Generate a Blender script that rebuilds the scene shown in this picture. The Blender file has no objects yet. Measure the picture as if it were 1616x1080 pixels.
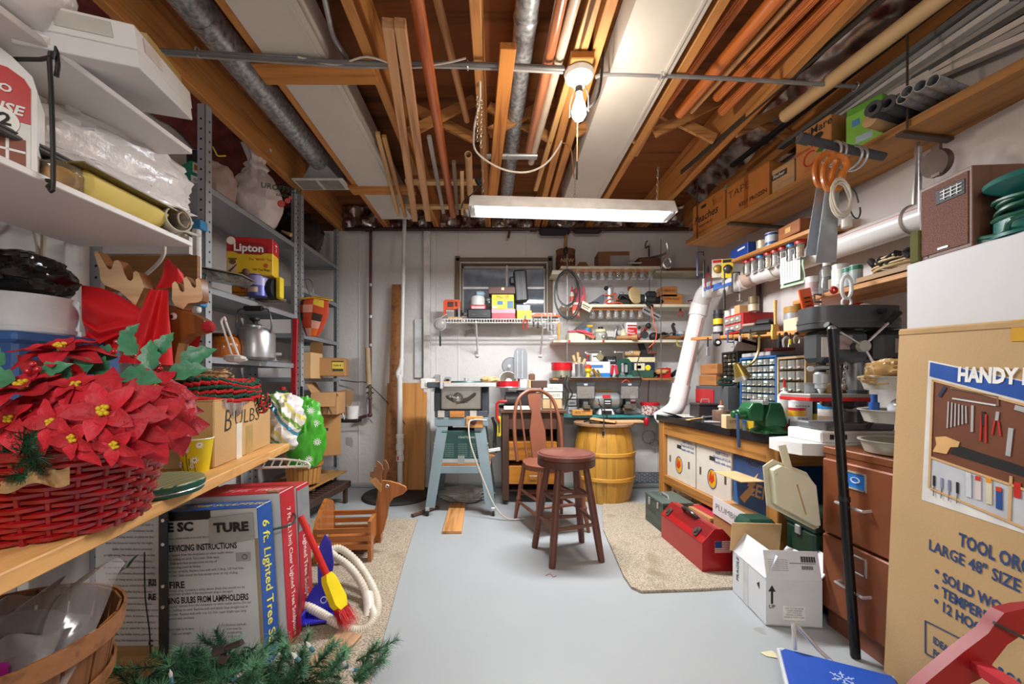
import bpy,math,random
from mathutils import Vector,Matrix,Euler
rnd=random.Random(7)
R=math.radians
SC=bpy.context.scene
COL=SC.collection
 # ---------------------------------------------------------------- camera
F,CX,CY,H=640.0,785.0,600.0,1.0 # focal length and principal point in pixels of the 1616x1080 frame; eye height in m
cam=bpy.data.cameras.new('camera');camo=bpy.data.objects.new('camera',cam);COL.objects.link(camo)
camo.location=(0,0,H);camo.rotation_euler=(R(90),0,0)
cam.sensor_width=36;cam.lens=F/1616*36;cam.shift_x=(808-CX)/1616;cam.shift_y=(CY-540)/1616
cam.clip_start=.02;cam.clip_end=60
SC.camera=camo
 # ---------------------------------------------------------------- world, lamps, exposure
w=bpy.data.worlds.new('world');SC.world=w;w.use_nodes=True
w.node_tree.nodes['Background'].inputs[0].default_value=(1.0,.96,.92,1)
w.node_tree.nodes['Background'].inputs[1].default_value=1.0
def lamp(name,kind,loc,energy,color=(1,1,1),size=.1,size_y=None,rot=(0,0,0)):
    l=bpy.data.lights.new(name,kind);o=bpy.data.objects.new(name,l);COL.objects.link(o)
    o.location=loc;o.rotation_euler=rot;l.energy=energy;l.color=color
    if kind=='AREA':
        l.size=size
        if size_y:l.shape='RECTANGLE';l.size_y=size_y
    else:l.shadow_soft_size=size
    return o
lamp('shop_light_tubes','AREA',(.453,2.50,2.015),52,(.96,.98,1),1.1,.12) # the hanging fluorescent fixture
lamp('bare_bulb','POINT',(.362,1.80,2.165),13,(1,.88,.74),.05) # the bare bulb under the joists
lamp('added_front_fill','AREA',(0,-.9,2.15),36,(1,.96,.91),1.2,.25) # unseen fill light added behind the viewer to brighten the near things
SC.view_settings.view_transform='Standard';SC.view_settings.look='None'
SC.view_settings.exposure=0.6;SC.view_settings.gamma=1;SC.view_settings.use_curve_mapping=False
 # ---------------------------------------------------------------- places
def P(px,py,Y):return Vector(((px-CX)/F*Y,Y,H-(py-CY)/F*Y)) # what is seen at px, py at depth Y
def G(px,py,z=0.0):return P(px,py,F*(H-z)/(py-CY)) # ... lying at height z
def HIT(px,py,p0,n): # ... on a plane
    d=Vector(((px-CX)/F,1,-(py-CY)/F));o=Vector((0,0,H));n=Vector(n)
    return o+d*((Vector(p0)-o).dot(n)/d.dot(n))
 # ---------------------------------------------------------------- materials
def lin(h):
    h=h.lstrip('#');c=[int(h[i:i+2],16)/255 for i in(0,2,4)]
    return tuple((x/12.92 if x<=.04045 else((x+.055)/1.055)**2.4)for x in c)+(1,)
_MC={}
def _new(name):
    m=bpy.data.materials.new(name);m.use_nodes=True
    nt=m.node_tree;return m,nt,nt.nodes['Principled BSDF'],nt.nodes.new,nt.links.new
def _coord(new,link,scale):
    tc=new('ShaderNodeTexCoord');mp=new('ShaderNodeMapping');mp.inputs['Scale'].default_value=scale
    link(tc.outputs['Object'],mp.inputs['Vector']);return mp.outputs['Vector']
def _ramp(new,stops):
    r=new('ShaderNodeValToRGB');e=r.color_ramp.elements
    while len(e)<len(stops):e.new(.5)
    for el,(p,c)in zip(e,stops):el.position=p;el.color=c
    return r
def _mul(c,k):return(min(c[0]*k,1),min(c[1]*k,1),min(c[2]*k,1),1)
def m(h,r=.55,met=0.0,var=.12,sc=14,bump=0.0,bs=60,alpha=1,trans=0,coat=0,dirt=None,dk=.55,emit=0):
    """painted / plastic / metal / cloth: base colour with soft mottling, optional bump and wear colour"""
    key=('m',h,r,met,var,sc,bump,bs,alpha,trans,coat,dirt,dk,emit)
    if key in _MC:return _MC[key]
    mt,nt,b,new,link=_new('mat_'+h);c=lin(h)
    v=_coord(new,link,(sc,)*3)
    n=new('ShaderNodeTexNoise');n.inputs['Detail'].default_value=5;link(v,n.inputs['Vector']);n.inputs['Scale'].default_value=1
    stops=[(.3,_mul(c,1-var)),(.7,_mul(c,1+var))]
    if dirt:stops=[(.28,lin(dirt)),(dk-.12,_mul(c,1-var)),(.75,_mul(c,1+var))]
    rp=_ramp(new,stops);link(n.outputs['Fac'],rp.inputs[0]);link(rp.outputs[0],b.inputs['Base Color'])
    b.inputs['Roughness'].default_value=r;b.inputs['Metallic'].default_value=met
    if bump:
        v2=_coord(new,link,(bs,)*3);n2=new('ShaderNodeTexNoise');n2.inputs['Detail'].default_value=3;n2.inputs['Scale'].default_value=1;link(v2,n2.inputs['Vector'])
        bp=new('ShaderNodeBump');bp.inputs['Strength'].default_value=bump;bp.inputs['Distance'].default_value=.01
        link(n2.outputs['Fac'],bp.inputs['Height']);link(bp.outputs[0],b.inputs['Normal'])
    if alpha<1:b.inputs['Alpha'].default_value=alpha
    if trans:b.inputs['Transmission Weight'].default_value=trans;b.inputs['IOR'].default_value=1.3
    if coat:b.inputs['Coat Weight'].default_value=coat;b.inputs['Coat Roughness'].default_value=.1
    if emit:b.inputs['Emission Color'].default_value=c;b.inputs['Emission Strength'].default_value=emit
    _MC[key]=mt;return mt
def wood(h,h2=None,ax='y',sc=1.0,r=.5,knots=.0,coat=0):
    """wood with grain running along the object's axis ax"""
    key=('w',h,h2,ax,sc,r,knots,coat)
    if key in _MC:return _MC[key]
    mt,nt,b,new,link=_new('wood_'+h);c=lin(h);d=lin(h2)if h2 else _mul(c,.62)
    s=[38*sc]*3;s['xyz'.index(ax)]=2.2*sc
    v=_coord(new,link,tuple(s))
    n=new('ShaderNodeTexNoise');n.inputs['Scale'].default_value=1;n.inputs['Detail'].default_value=6;n.inputs['Distortion'].default_value=.5;link(v,n.inputs['Vector'])
    rp=_ramp(new,[(.3,d),(.48,c),(.72,_mul(c,1.18))]);link(n.outputs['Fac'],rp.inputs[0]);out=rp.outputs[0]
    if knots:
        s2=[7*sc]*3;s2['xyz'.index(ax)]=2.6*sc
        vo=new('ShaderNodeTexVoronoi');vo.inputs['Scale'].default_value=1;link(_coord(new,link,tuple(s2)),vo.inputs['Vector'])
        kr=_ramp(new,[(.03,(1,1,1,1)),(.13,(0,0,0,1))]);link(vo.outputs['Distance'],kr.inputs[0])
        mx=new('ShaderNodeMix');mx.data_type='RGBA';mu=new('ShaderNodeMath');mu.operation='MULTIPLY';mu.inputs[1].default_value=knots
        link(kr.outputs[0],mu.inputs[0]);link(mu.outputs[0],mx.inputs[0]);link(out,mx.inputs[6]);mx.inputs[7].default_value=_mul(d,.4);out=mx.outputs[2]
    link(out,b.inputs['Base Color']);b.inputs['Roughness'].default_value=r
    if coat:b.inputs['Coat Weight'].default_value=coat;b.inputs['Coat Roughness'].default_value=.12
    bp=new('ShaderNodeBump');bp.inputs['Strength'].default_value=.12;bp.inputs['Distance'].default_value=.004
    link(n.outputs['Fac'],bp.inputs['Height']);link(bp.outputs[0],b.inputs['Normal'])
    _MC[key]=mt;return mt
def speck(h,h2,sc=300,r=.9,bump=.5,pos=.5,k=.08,met=0,var=None):
    """fine speckle of two colours: carpet pile, wicker dust, spangled zinc"""
    key=('s',h,h2,sc,r,bump,pos,k,met,var)
    if key in _MC:return _MC[key]
    mt,nt,b,new,link=_new('speck_'+h)
    v=_coord(new,link,(sc,)*3);n=new('ShaderNodeTexNoise');n.inputs['Scale'].default_value=1;n.inputs['Detail'].default_value=2;link(v,n.inputs['Vector'])
    rp=_ramp(new,[(pos-k,lin(h2)),(pos+k,lin(h))]);link(n.outputs['Fac'],rp.inputs[0]);out=rp.outputs[0]
    if var:
        n3=new('ShaderNodeTexNoise');n3.inputs['Scale'].default_value=1;n3.inputs['Detail'].default_value=6;link(_coord(new,link,(5,)*3),n3.inputs['Vector'])
        r3=_ramp(new,[(.3,(0,0,0,1)),(.44,(1,1,1,1))]);link(n3.outputs['Fac'],r3.inputs[0])
        mx=new('ShaderNodeMix');mx.data_type='RGBA';link(r3.outputs[0],mx.inputs[0]);mx.inputs[6].default_value=lin(var);link(out,mx.inputs[7]);out=mx.outputs[2]
    link(out,b.inputs['Base Color']);b.inputs['Roughness'].default_value=r;b.inputs['Metallic'].default_value=met
    bp=new('ShaderNodeBump');bp.inputs['Strength'].default_value=bump;bp.inputs['Distance'].default_value=.005
    link(n.outputs['Fac'],bp.inputs['Height']);link(bp.outputs[0],b.inputs['Normal'])
    _MC[key]=mt;return mt
def glass(h='ffffff',r=.03,alpha=.28):
    """thin clear sheet: mostly see-through with a glossy surface"""
    key=('g',h,r,alpha)
    if key in _MC:return _MC[key]
    mt,nt,b,new,link=_new('glass_'+h)
    t=new('ShaderNodeBsdfTransparent');g=new('ShaderNodeBsdfGlossy');g.inputs['Roughness'].default_value=r
    dd=new('ShaderNodeBsdfDiffuse');dd.inputs[0].default_value=lin(h);t.inputs[0].default_value=(.97,.98,.98,1)
    fr=new('ShaderNodeFresnel');fr.inputs[0].default_value=1.45
    m1=new('ShaderNodeMixShader');m1.inputs[0].default_value=alpha;link(t.outputs[0],m1.inputs[1]);link(dd.outputs[0],m1.inputs[2])
    m2=new('ShaderNodeMixShader');link(fr.outputs[0],m2.inputs[0]);link(m1.outputs[0],m2.inputs[1]);link(g.outputs[0],m2.inputs[2])
    link(m2.outputs[0],nt.nodes['Material Output'].inputs[0]);nt.nodes.remove(b)
    _MC[key]=mt;return mt
def stripes(cols,ax='x',per=.05,r=.5,rough_noise=.0,rot=0):
    """repeating bands of given colours across axis ax; [(width share, hex)]"""
    key=('st',tuple(cols),ax,per,r,rot)
    if key in _MC:return _MC[key]
    mt,nt,b,new,link=_new('stripes')
    tc=new('ShaderNodeTexCoord');mp=new('ShaderNodeMapping');mp.inputs['Rotation'].default_value=(0,rot if ax != 'y' else 0,rot if ax=='y' else 0);link(tc.outputs['Object'],mp.inputs[0])
    sx=new('ShaderNodeSeparateXYZ');link(mp.outputs[0],sx.inputs[0])
    mu=new('ShaderNodeMath');mu.operation='MULTIPLY';mu.inputs[1].default_value=1/per;link(sx.outputs['XYZ'.index(ax.upper())],mu.inputs[0])
    fr=new('ShaderNodeMath');fr.operation='FRACT';link(mu.outputs[0],fr.inputs[0])
    st=[];p=0
    for wd,h in cols:st.append((p,lin(h)));p+=wd
    rp=_ramp(new,st);rp.color_ramp.interpolation='CONSTANT';link(fr.outputs[0],rp.inputs[0]);link(rp.outputs[0],b.inputs['Base Color']);b.inputs['Roughness'].default_value=r
    _MC[key]=mt;return mt
 # ---------------------------------------------------------------- mesh builder
class B:
    def __init__(s):s.v=[];s.f=[];s.mi=[];s.cm=None;s.k=0
    def at(s,x=0,y=0,z=0,rx=0,ry=0,rz=0,sc=None):
        s.cm=Matrix.Translation((x,y,z))@ Euler((R(rx),R(ry),R(rz))).to_matrix().to_4x4()
        if sc:s.cm=s.cm @ Matrix.Diagonal(Vector(sc).to_4d())
        return s
    def mx(s,M):s.cm=M;return s
    def mat(s,k):s.k=k;return s
    def add(s,vs,fs):
        n=len(s.v);M=s.cm
        s.v+=[tuple(M @ Vector(p))for p in vs]if M else[tuple(p)for p in vs]
        s.f+=[tuple(n+i for i in f)for f in fs];s.mi+=[s.k]*len(fs);return s
    def box(s,w,d,h,x=0,y=0,z=0,b=0.0,tx=1,ty=1):
        """w x d x h, standing centred on x, y, z; b chamfer; tx, ty taper of the top"""
        X,Y=w/2,d/2
        if b<=0:
            vs=[(x+i*X*(tx if k else 1),y+j*Y*(ty if k else 1),z+k*h)for k in(0,1)for i,j in((-1,-1),(1,-1),(1,1),(-1,1))]
            return s.add(vs,[(3,2,1,0),(4,5,6,7),(0,1,5,4),(1,2,6,5),(2,3,7,6),(3,0,4,7)])
        b=min(b,X*.9,Y*.9,h*.45);vs=[]
        idx={}
        for i in(-1,1):
            for j in(-1,1):
                for k in(-1,1):
                    sx,sy=(tx,ty)if k==1 else(1,1)
                    for a in range(3):
                        q=[i*(X-(b if a != 0 else 0)),j*(Y-(b if a != 1 else 0)),k*(h/2-(b if a != 2 else 0))]
                        idx[i,j,k,a]=len(vs);vs.append((x+q[0]*sx,y+q[1]*sy,z+h/2+q[2]))
        fs=[]
        def quad(a,b_,c,d_,n):
            p=[Vector(vs[q])for q in(a,b_,c,d_)]
            nn=(p[1]-p[0]).cross(p[2]-p[0]);fs.append((a,b_,c,d_)if nn.dot(Vector(n))>0 else(d_,c,b_,a))
        for a in range(3):
            o1,o2=[q for q in range(3)if q != a]
            for sg in(-1,1):
                cs=[]
                for p1,p2 in((-1,-1),(1,-1),(1,1),(-1,1)):
                    t=[0,0,0];t[a]=sg;t[o1]=p1;t[o2]=p2;cs.append(idx[tuple(t)+(a,)])
                n=[0,0,0];n[a]=sg;quad(*cs,n)
            for s1 in(-1,1):
                for s2 in(-1,1):
                    q=[]
                    for e,al in((-1,o1),(1,o1),(1,o2),(-1,o2)):
                        t=[0,0,0];t[a]=e;t[o1]=s1;t[o2]=s2;q.append(idx[tuple(t)+(al,)])
                    n=[0,0,0];n[o1]=s1;n[o2]=s2;quad(*q,n)
        for i in(-1,1):
            for j in(-1,1):
                for k in(-1,1):
                    q=[idx[i,j,k,a]for a in range(3)];p=[Vector(vs[t])for t in q]
                    if(p[1]-p[0]).cross(p[2]-p[0]).dot(Vector((i,j,k)))<0:q.reverse()
                    fs.append(tuple(q))
        return s.add(vs,fs)
    def lathe(s,prof,n=20,x=0,y=0,z=0,a0=0,a1=360):
        """prof [(radius, height)] turned about the z axis at x, y"""
        full=a1-a0>=360;k=n if full else n+1;vs=[];fs=[];ring=[]
        for r,h in prof:
            if r<1e-6:ring.append([len(vs)]*k);vs.append((x,y,z+h));continue
            ring.append(list(range(len(vs),len(vs)+k)))
            vs+=[(x+r*math.cos(R(a0)+R(a1-a0)*i/n),y+r*math.sin(R(a0)+R(a1-a0)*i/n),z+h)for i in range(k)]
        for p,q in zip(ring,ring[1:]):
            for i in range(n):
                j=(i+1)%k;f=[]
                for t in(p[i],p[j],q[j],q[i]):
                    if t not in f:f.append(t)
                if len(f)>2:fs.append(tuple(f))
        return s.add(vs,fs)
    def cyl(s,r,h,x=0,y=0,z=0,n=16,r2=None,b=0):
        r2=r if r2 is None else r2
        pr=[(0,0),(r,0),(r2,h),(0,h)]if not b else[(0,0),(r-b,0),(r,b),(r2,h-b),(r2-b,h),(0,h)]
        return s.lathe(pr,n,x,y,z)
    def rod(s,p0,p1,r,r1=None,n=10):
        p0,p1=Vector(p0),Vector(p1);d=p1-p0;L=d.length
        if L<1e-6:return s
        M=Matrix.Translation(p0)@ d.to_track_quat('Z','Y').to_matrix().to_4x4();o=s.cm;s.cm=(o @ M)if o else M
        s.cyl(r,L,n=n,r2=r1);s.cm=o;return s
    def rodprof(s,p0,p1,prof,n=12):
        """turned spindle between two points; prof [(share of length, radius)]"""
        p0,p1=Vector(p0),Vector(p1);d=p1-p0;L=d.length
        M=Matrix.Translation(p0)@ d.to_track_quat('Z','Y').to_matrix().to_4x4();o=s.cm;s.cm=(o @ M)if o else M
        s.lathe([(0,prof[0][0]*L)]+[(r,t*L)for t,r in prof]+[(0,prof[-1][0]*L)],n);s.cm=o;return s
    def bar(s,p0,p1,w,t,up=(0,0,1)):
        """rectangular bar w wide (sideways), t thick (along up)"""
        p0,p1=Vector(p0),Vector(p1);d=(p1-p0);L=d.length;d.normalize();u=Vector(up);x=d.cross(u)
        if x.length<1e-4:x=d.cross(Vector((1,0,0)))
        x.normalize();u=x.cross(d)
        M=Matrix(((x.x,d.x,u.x,p0.x),(x.y,d.y,u.y,p0.y),(x.z,d.z,u.z,p0.z),(0,0,0,1)));o=s.cm;s.cm=(o @ M)if o else M
        s.box(w,L,t,0,L/2,-t/2);s.cm=o;return s
    def tube(s,pts,r,n=8,closed=False,sub=0):
        """round tube through points; r number or list; sub: Catmull-Rom points between"""
        pts=[Vector(p)for p in pts]
        if sub:
            q=[];N=len(pts);rng=range(N if closed else N-1)
            for i in rng:
                g=lambda j:pts[j%N]if closed else pts[max(0,min(N-1,j))]
                a,b,c,d=g(i-1),g(i),g(i+1),g(i+2)
                for k in range(sub):
                    t=k/sub;q.append(.5*((2*b)+(c-a)*t+(2*a-5*b+4*c-d)*t*t+(3*b-a-3*c+d)*t**3))
            if not closed:q.append(pts[-1])
            pts=q
        N=len(pts);vs=[];fs=[]
        tan=[(pts[(i+1)%N]-pts[i-1])if closed else(pts[min(i+1,N-1)]-pts[max(i-1,0)])for i in range(N)]
        t0=tan[0].normalized();u=t0.orthogonal().normalized()
        for i in range(N):
            t=tan[i].normalized()if tan[i].length>1e-9 else t0
            u=(u-t*u.dot(t));u=u.normalized()if u.length>1e-6 else t.orthogonal().normalized();wv=t.cross(u)
            ri=r[min(i*len(r)//N,len(r)-1)]if isinstance(r,(list,tuple))else r
            vs+=[pts[i]+(u*math.cos(2*math.pi*k/n)+wv*math.sin(2*math.pi*k/n))*ri for k in range(n)]
        for i in range(N if closed else N-1):
            a,b=i*n,((i+1)%N)*n
            fs+=[(a+k,a+(k+1)%n,b+(k+1)%n,b+k)for k in range(n)]
        if not closed:fs+=[tuple(range(n-1,-1,-1)),tuple(range((N-1)*n,N*n))]
        return s.add(vs,fs)
    def prism(s,poly,t,M=None,z=0):
        """flat outline [(x, y)] with thickness t along z"""
        n=len(poly);A=sum(poly[i][0]*poly[(i+1)%n][1]-poly[(i+1)%n][0]*poly[i][1]for i in range(n))
        if A<0:poly=poly[::-1]
        vs=[(x,y,z)for x,y in poly]+[(x,y,z+t)for x,y in poly]
        fs=[tuple(range(n-1,-1,-1)),tuple(range(n,2*n))]+[(i,(i+1)%n,n+(i+1)%n,n+i)for i in range(n)]
        o=s.cm
        if M:s.cm=(o @ M)if o else M
        s.add(vs,fs);s.cm=o;return s
    def xz(s,poly,t,y=0):
        """outline drawn in x, z; thickness t along +y from y"""
        return s.prism(poly,t,Matrix.Translation((0,y+t,0))@ Matrix.Rotation(R(90),4,'X'))
    def yz(s,poly,t,x=0):
        """outline drawn in y, z; thickness t along +x from x"""
        return s.prism(poly,t,Matrix(((0,0,1,x),(1,0,0,0),(0,1,0,0),(0,0,0,1))))
    def ball(s,r,x=0,y=0,z=0,n=12,k=8,sc=(1,1,1)):
        vs=[(x,y,z-r*sc[2])];fs=[]
        for j in range(1,k):
            t=math.pi*j/k-math.pi/2
            vs+=[(x+r*sc[0]*math.cos(t)*math.cos(2*math.pi*i/n),y+r*sc[1]*math.cos(t)*math.sin(2*math.pi*i/n),z+r*sc[2]*math.sin(t))for i in range(n)]
        vs.append((x,y,z+r*sc[2]));L=len(vs)-1
        fs+=[(0,1+(i+1)%n,1+i)for i in range(n)]
        for j in range(k-2):
            a=1+j*n;fs+=[(a+i,a+(i+1)%n,a+n+(i+1)%n,a+n+i)for i in range(n)]
        a=1+(k-2)*n;fs+=[(a+i,a+(i+1)%n,L)for i in range(n)]
        return s.add(vs,fs)
    def grid(s,fn,nu,nv,cu=False,thick=0):
        """surface fn(u, v) -> point, u, v in 0..1"""
        ku=nu if cu else nu+1
        vs=[fn(i/nu,j/nv)for j in range(nv+1)for i in range(ku)]
        fs=[(j*ku+i,j*ku+(i+1)%ku,(j+1)*ku+(i+1)%ku,(j+1)*ku+i)for j in range(nv)for i in range(nu)]
        return s.add(vs,fs)
    def tor(s,r,rr,x=0,y=0,z=0,n=16,k=6,ax='z'):
        f={'z':lambda a:(x+r*math.cos(a),y+r*math.sin(a),z),'x':lambda a:(x,y+r*math.cos(a),z+r*math.sin(a)),'y':lambda a:(x+r*math.cos(a),y,z+r*math.sin(a))}[ax]
        return s.tube([f(2*math.pi*i/n)for i in range(n)],rr,k,True)
    def mesh(s,name,mats,sharp=35):
        me=bpy.data.meshes.new(name);me.from_pydata(s.v,[],s.f)
        if not isinstance(mats,(list,tuple)):mats=[mats]
        for q in mats:me.materials.append(q)
        me.polygons.foreach_set('use_smooth',[True]*len(s.f));me.polygons.foreach_set('material_index',s.mi)
        me.set_sharp_from_angle(angle=R(sharp));me.update();return me
 # ---------------------------------------------------------------- things and parts
def _put(o,loc,rz=0,rot=None,M=None):
    if M is not None:o.matrix_local=M
    else:
        o.location=loc;o.rotation_euler=tuple(R(a)for a in rot)if rot else(0,0,R(rz))
def tag(o,label,cat,group=None):
    o['label']=label;o['category']=cat
    if group:o['group']=group
    return o
def thing(name,label,cat,loc=(0,0,0),rz=0,group=None,rot=None,M=None):
    o=bpy.data.objects.new(name,None);COL.objects.link(o);o.empty_display_size=.05;_put(o,loc,rz,rot,M);return tag(o,label,cat,group)
def part(par,name,b,mats,loc=(0,0,0),rz=0,label=None,rot=None,M=None,kind=None):
    me=b.mesh(name,mats)if isinstance(b,B)else b
    o=bpy.data.objects.new(name,me);COL.objects.link(o);o.parent=par;_put(o,loc,rz,rot,M)
    if label:o['label']=label
    if kind:o['kind']=kind
    return o
def solo(name,label,cat,b,mats,loc=(0,0,0),rz=0,group=None,rot=None,M=None):
    return tag(part(None,name,b,mats,loc,rz,None,rot,M),label,cat,group)
def struct(name,b,mats,par=None,**k):
    o=part(par,name,b,mats,**k)
    if par is None:o['kind']='structure'
    return o
def clone(o,loc,rz=0,label=None,group=None,par=None,rot=None,keep=False):
    c=o.copy();COL.objects.link(c);c.parent=par
    if par is None:_put(c,loc,rz,rot)
    if label:c['label']=label
    if group:c['group']=group
    for ch in list(o.children):clone(ch,None,par=c)
    return c
_FACE={'front':(90,0,0),'right':(90,0,90),'left':(90,0,-90),'back':(90,0,180),'top':(0,0,0)}
def fmat(face,x,y,z,rot=0):
    return Matrix.Translation((x,y,z))@ Euler(tuple(R(a)for a in _FACE[face])).to_matrix().to_4x4()@ Matrix.Rotation(R(rot),4,'Z')
_TX={}
def text_mesh(s,size,align='CENTER',bold=0,width=1.0,shear=0):
    key=(s,size,align,bold,width,shear)
    if key in _TX:return _TX[key]
    cu=bpy.data.curves.new('lettering','FONT');cu.body=s;cu.size=size;cu.align_x=align;cu.align_y='CENTER';cu.resolution_u=2;cu.offset=bold*size;cu.shear=shear
    ob=bpy.data.objects.new('tmp',cu);me=bpy.data.meshes.new_from_object(ob);bpy.data.objects.remove(ob);bpy.data.curves.remove(cu)
    if width != 1:me.transform(Matrix.Diagonal((width,1,1,1)))
    me.materials.clear();_TX[key]=me;return me
def lett(par,s,size,mt,face,x,y,z,rot=0,align='CENTER',bold=0.012,width=1.0,shear=0,name='lettering',M=None):
    me=text_mesh(s,size,align,bold,width,shear).copy();me.materials.append(mt)
    o=bpy.data.objects.new(name,me);COL.objects.link(o);o.parent=par
    o.matrix_local=M if M is not None else fmat(face,x,y,z,rot);return o
def plate(par,name,wd,ht,mt,face,x,y,z,rot=0,t=.0012,label=None,M=None):
    return part(par,name,B().box(wd,ht,t,z=-t*.2),mt,M=M if M is not None else fmat(face,x,y,z,rot),label=label)
BLK=m('161616',.6);INK=m('262422',.7);WHT=m('e8e8e4',.5)
STEEL=m('bcbec0',.35,.6);CHROME=m('dcdee0',.18,.7);DARKSTEEL=m('4a4b4d',.4,.7);ZINC=speck('c2c6ca','9a9fa4',70,.38,.06,.5,.2,.5)
def bev(o,w,n=2):
    q=o.modifiers.new('bevel','BEVEL');q.width=w;q.segments=n;q.limit_method='ANGLE';return o
 # ================================================================ the room
YW,XL,XR,ZJ=3.81,-1.86,1.88,2.40 # back wall, side walls, underside of the joists
YB=-4.0
CONC=m('cfccc9',.8,var=.05,sc=3,bump=.35,bs=26,dirt='a9a19a',dk=.34)
CONC2=m('c9c2be',.8,var=.05,sc=3,bump=.35,bs=26)
FLOORM=m('9b9fa1',.42,var=.035,sc=2.2,bump=.05,bs=60,dirt='8b8c8a',dk=.3)
PINE=wood('c98b4c','9a5f2c','y',.7,.6,.55)
PINE_L=wood('d9a86a','b5783c','y',.8,.55,.5)
PLY=wood('8c5529','5e3517','x',.35,.75,.6)
struct('floor',B().box(XR-XL+.5,YW-YB+.4,.1,(XL+XR)/2,(YW+YB)/2,-.1),FLOORM)
wx0,wx1,wz0,wz1=-.345,.465,1.60,2.10 # window opening in the back wall
wb=B()
for x0,x1,z0,z1 in((XL-.2,wx0,0,ZJ),(wx1,XR+.2,0,ZJ),(wx0,wx1,0,wz0),(wx0,wx1,wz1,ZJ)):
    wb.box(x1-x0,.2,z1-z0,(x0+x1)/2,YW+.1,z0)
wback=struct('wall_back',wb,CONC)
for i,x in enumerate((-1.3,-.57,-.365,.27,.62,1.03,1.5)):
    z0,z1=(wz1+.06,ZJ)if wx0<x<wx1 else(.02,ZJ)
    struct('form_seam',B().box(.014,.006,z1-z0,b=.002),CONC,wback,loc=(x,YW-.002,z0))
struct('wall_left',B().box(.2,YW-YB,ZJ+.24,XL-.1,(YW+YB)/2,0),CONC2)
wr=struct('wall_right',B().box(.2,YW-YB,ZJ+.24,XR+.1,(YW+YB)/2,0),CONC2)
for y in(3.1,2.4,1.75,1.0):struct('form_seam',B().box(.006,.014,ZJ-.04,b=.002),CONC2,wr,loc=(XR+.002,y,.02))
 # footing ledge and checkered foil strip at the foot of the back wall
struct('trim_1',B().box(XR-XL,.05,.035,0,YW-.025,0,.006),FLOORM)
fo=B()
for i in range(36):
    for j in range(3):fo.at(.98+i*.025,YW-.012,.05+j*.028+(i%2)*.012,ry=45).box(.015,.006,.015,z=-.007)
struct('trim_2',B().box(.9,.008,.1,1.42,YW-.006,.036),m('9aa0a8',.35,.7))
struct('trim_2_dimples',fo,m('c9ced6',.3,.8),bpy.data.objects['trim_2'],kind='stuff')
 # window
win=struct('window_1',B().box(.9,.02,.035,(wx0+wx1)/2,YW-.012,wz1+.01,.004).box(.045,.02,.62,wx0-.03,YW-.012,wz0-.06,.004).box(.045,.02,.62,wx1+.03,YW-.012,wz0-.06,.004),m('6b5c49',.7,dirt='4a3e30',dk=.4))
fr=B();xm=(wx0+wx1)/2
for z in(wz0+.03,wz1-.025):fr.box(wx1-wx0,.03,.022,xm,YW+.07,z-.011)
for x in(wx0+.012,wx1-.012):fr.box(.022,.03,wz1-wz0,x,YW+.07,wz0)
part(win,'sash',fr,m('a9a39a',.4,.3))
part(win,'muntin',B().box(wx1-wx0-.03,.02,.02,xm,YW+.052,wz0+.265).box(.018,.02,.22,xm+.03,YW+.052,wz0+.27),m('e4e4e4',.4))
part(win,'reveal',B().box(.012,.19,.5,wx0+.004,YW+.1,wz0).box(.012,.19,.5,wx1-.004,YW+.1,wz0).box(.81,.19,.012,xm,YW+.1,wz1-.01).box(.81,.19,.012,xm,YW+.1,wz0),m('77695a',.8))
part(win,'pane',B().box(wx1-wx0-.03,.004,wz1-wz0-.03,xm,YW+.07,wz0+.015),glass('8f98a8',.05,.22))
ww=B().grid(lambda u,v:(xm-.62+1.24*u,YW+.2+.55*math.sin(math.pi*u)+.012*math.sin(v*38),1.35+v*1.25),24,40)
struct('window_2',ww,m('8d949c',.5,.5,dirt='5a5f66')) # corrugated window well outside
bpy.data.objects['window_2'].name='trim_3'
 # ceiling: subfloor, joists, bridging, rim boards, foil-faced insulation
ceil=struct('ceiling',B().box(XR-XL+.5,YW-YB+.5,.03,(XL+XR)/2,(YW+YB)/2,ZJ+.24),PLY)
JX=(-1.475,-1.022,-.558,-.084,.362,.425,.838,1.345,1.765)
jm=B().box(.044,YW-YB+.1,.238,0,(YW+YB)/2,0,.003).mesh('joist',PINE)
for x in JX:struct('joist',jm,None,ceil,loc=(x,0,ZJ))
brm=B().bar((-.19,0,.02),(.19,0,.21),.055,.02,(0,1,0)).mesh('bridging',wood('c08a52','8a5a2c','x'))
for x0,x1 in((-.558,-.084),(-.084,.362),(.425,.838),(.838,1.345),(1.345,1.765)):
    for k,sg in((0,1),(1,-1)):
        struct('bridging',brm,None,ceil,loc=((x0+x1)/2,2.33+.06*k,ZJ),rot=(0,0,0 if sg>0 else 180))
def rim(x0,x1):return B().box(x1-x0,.04,.238,(x0+x1)/2,YW+.12,ZJ)
struct('rim_board',rim(XL-.2,XR+.2),wood('7a4a26','54301a','x'),ceil)
FOIL=speck('cfc9c4','6a4038',9,.22,.9,.5,.09,.75)
for i in range(len(JX)-1):
    x0,x1=JX[i]+.03,JX[i+1]-.03
    if x1-x0<.2:continue
    rr=random.Random(i)
    struct('foil_insulation',B().grid(lambda u,v:(x0+(x1-x0)*u,YW-.02+.05*math.sin(u*9+i)*math.sin(v*6+i*2)+rr.uniform(-.02,.02),ZJ+.005+.22*v),14,8),FOIL,ceil)
struct('foil_insulation',B().grid(lambda u,v:(XR-.02-.24*v+.0*u,.2+u*3.3,ZJ+.03+.2*v+rnd.uniform(-.02,.02)),40,6),FOIL,ceil)
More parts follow.
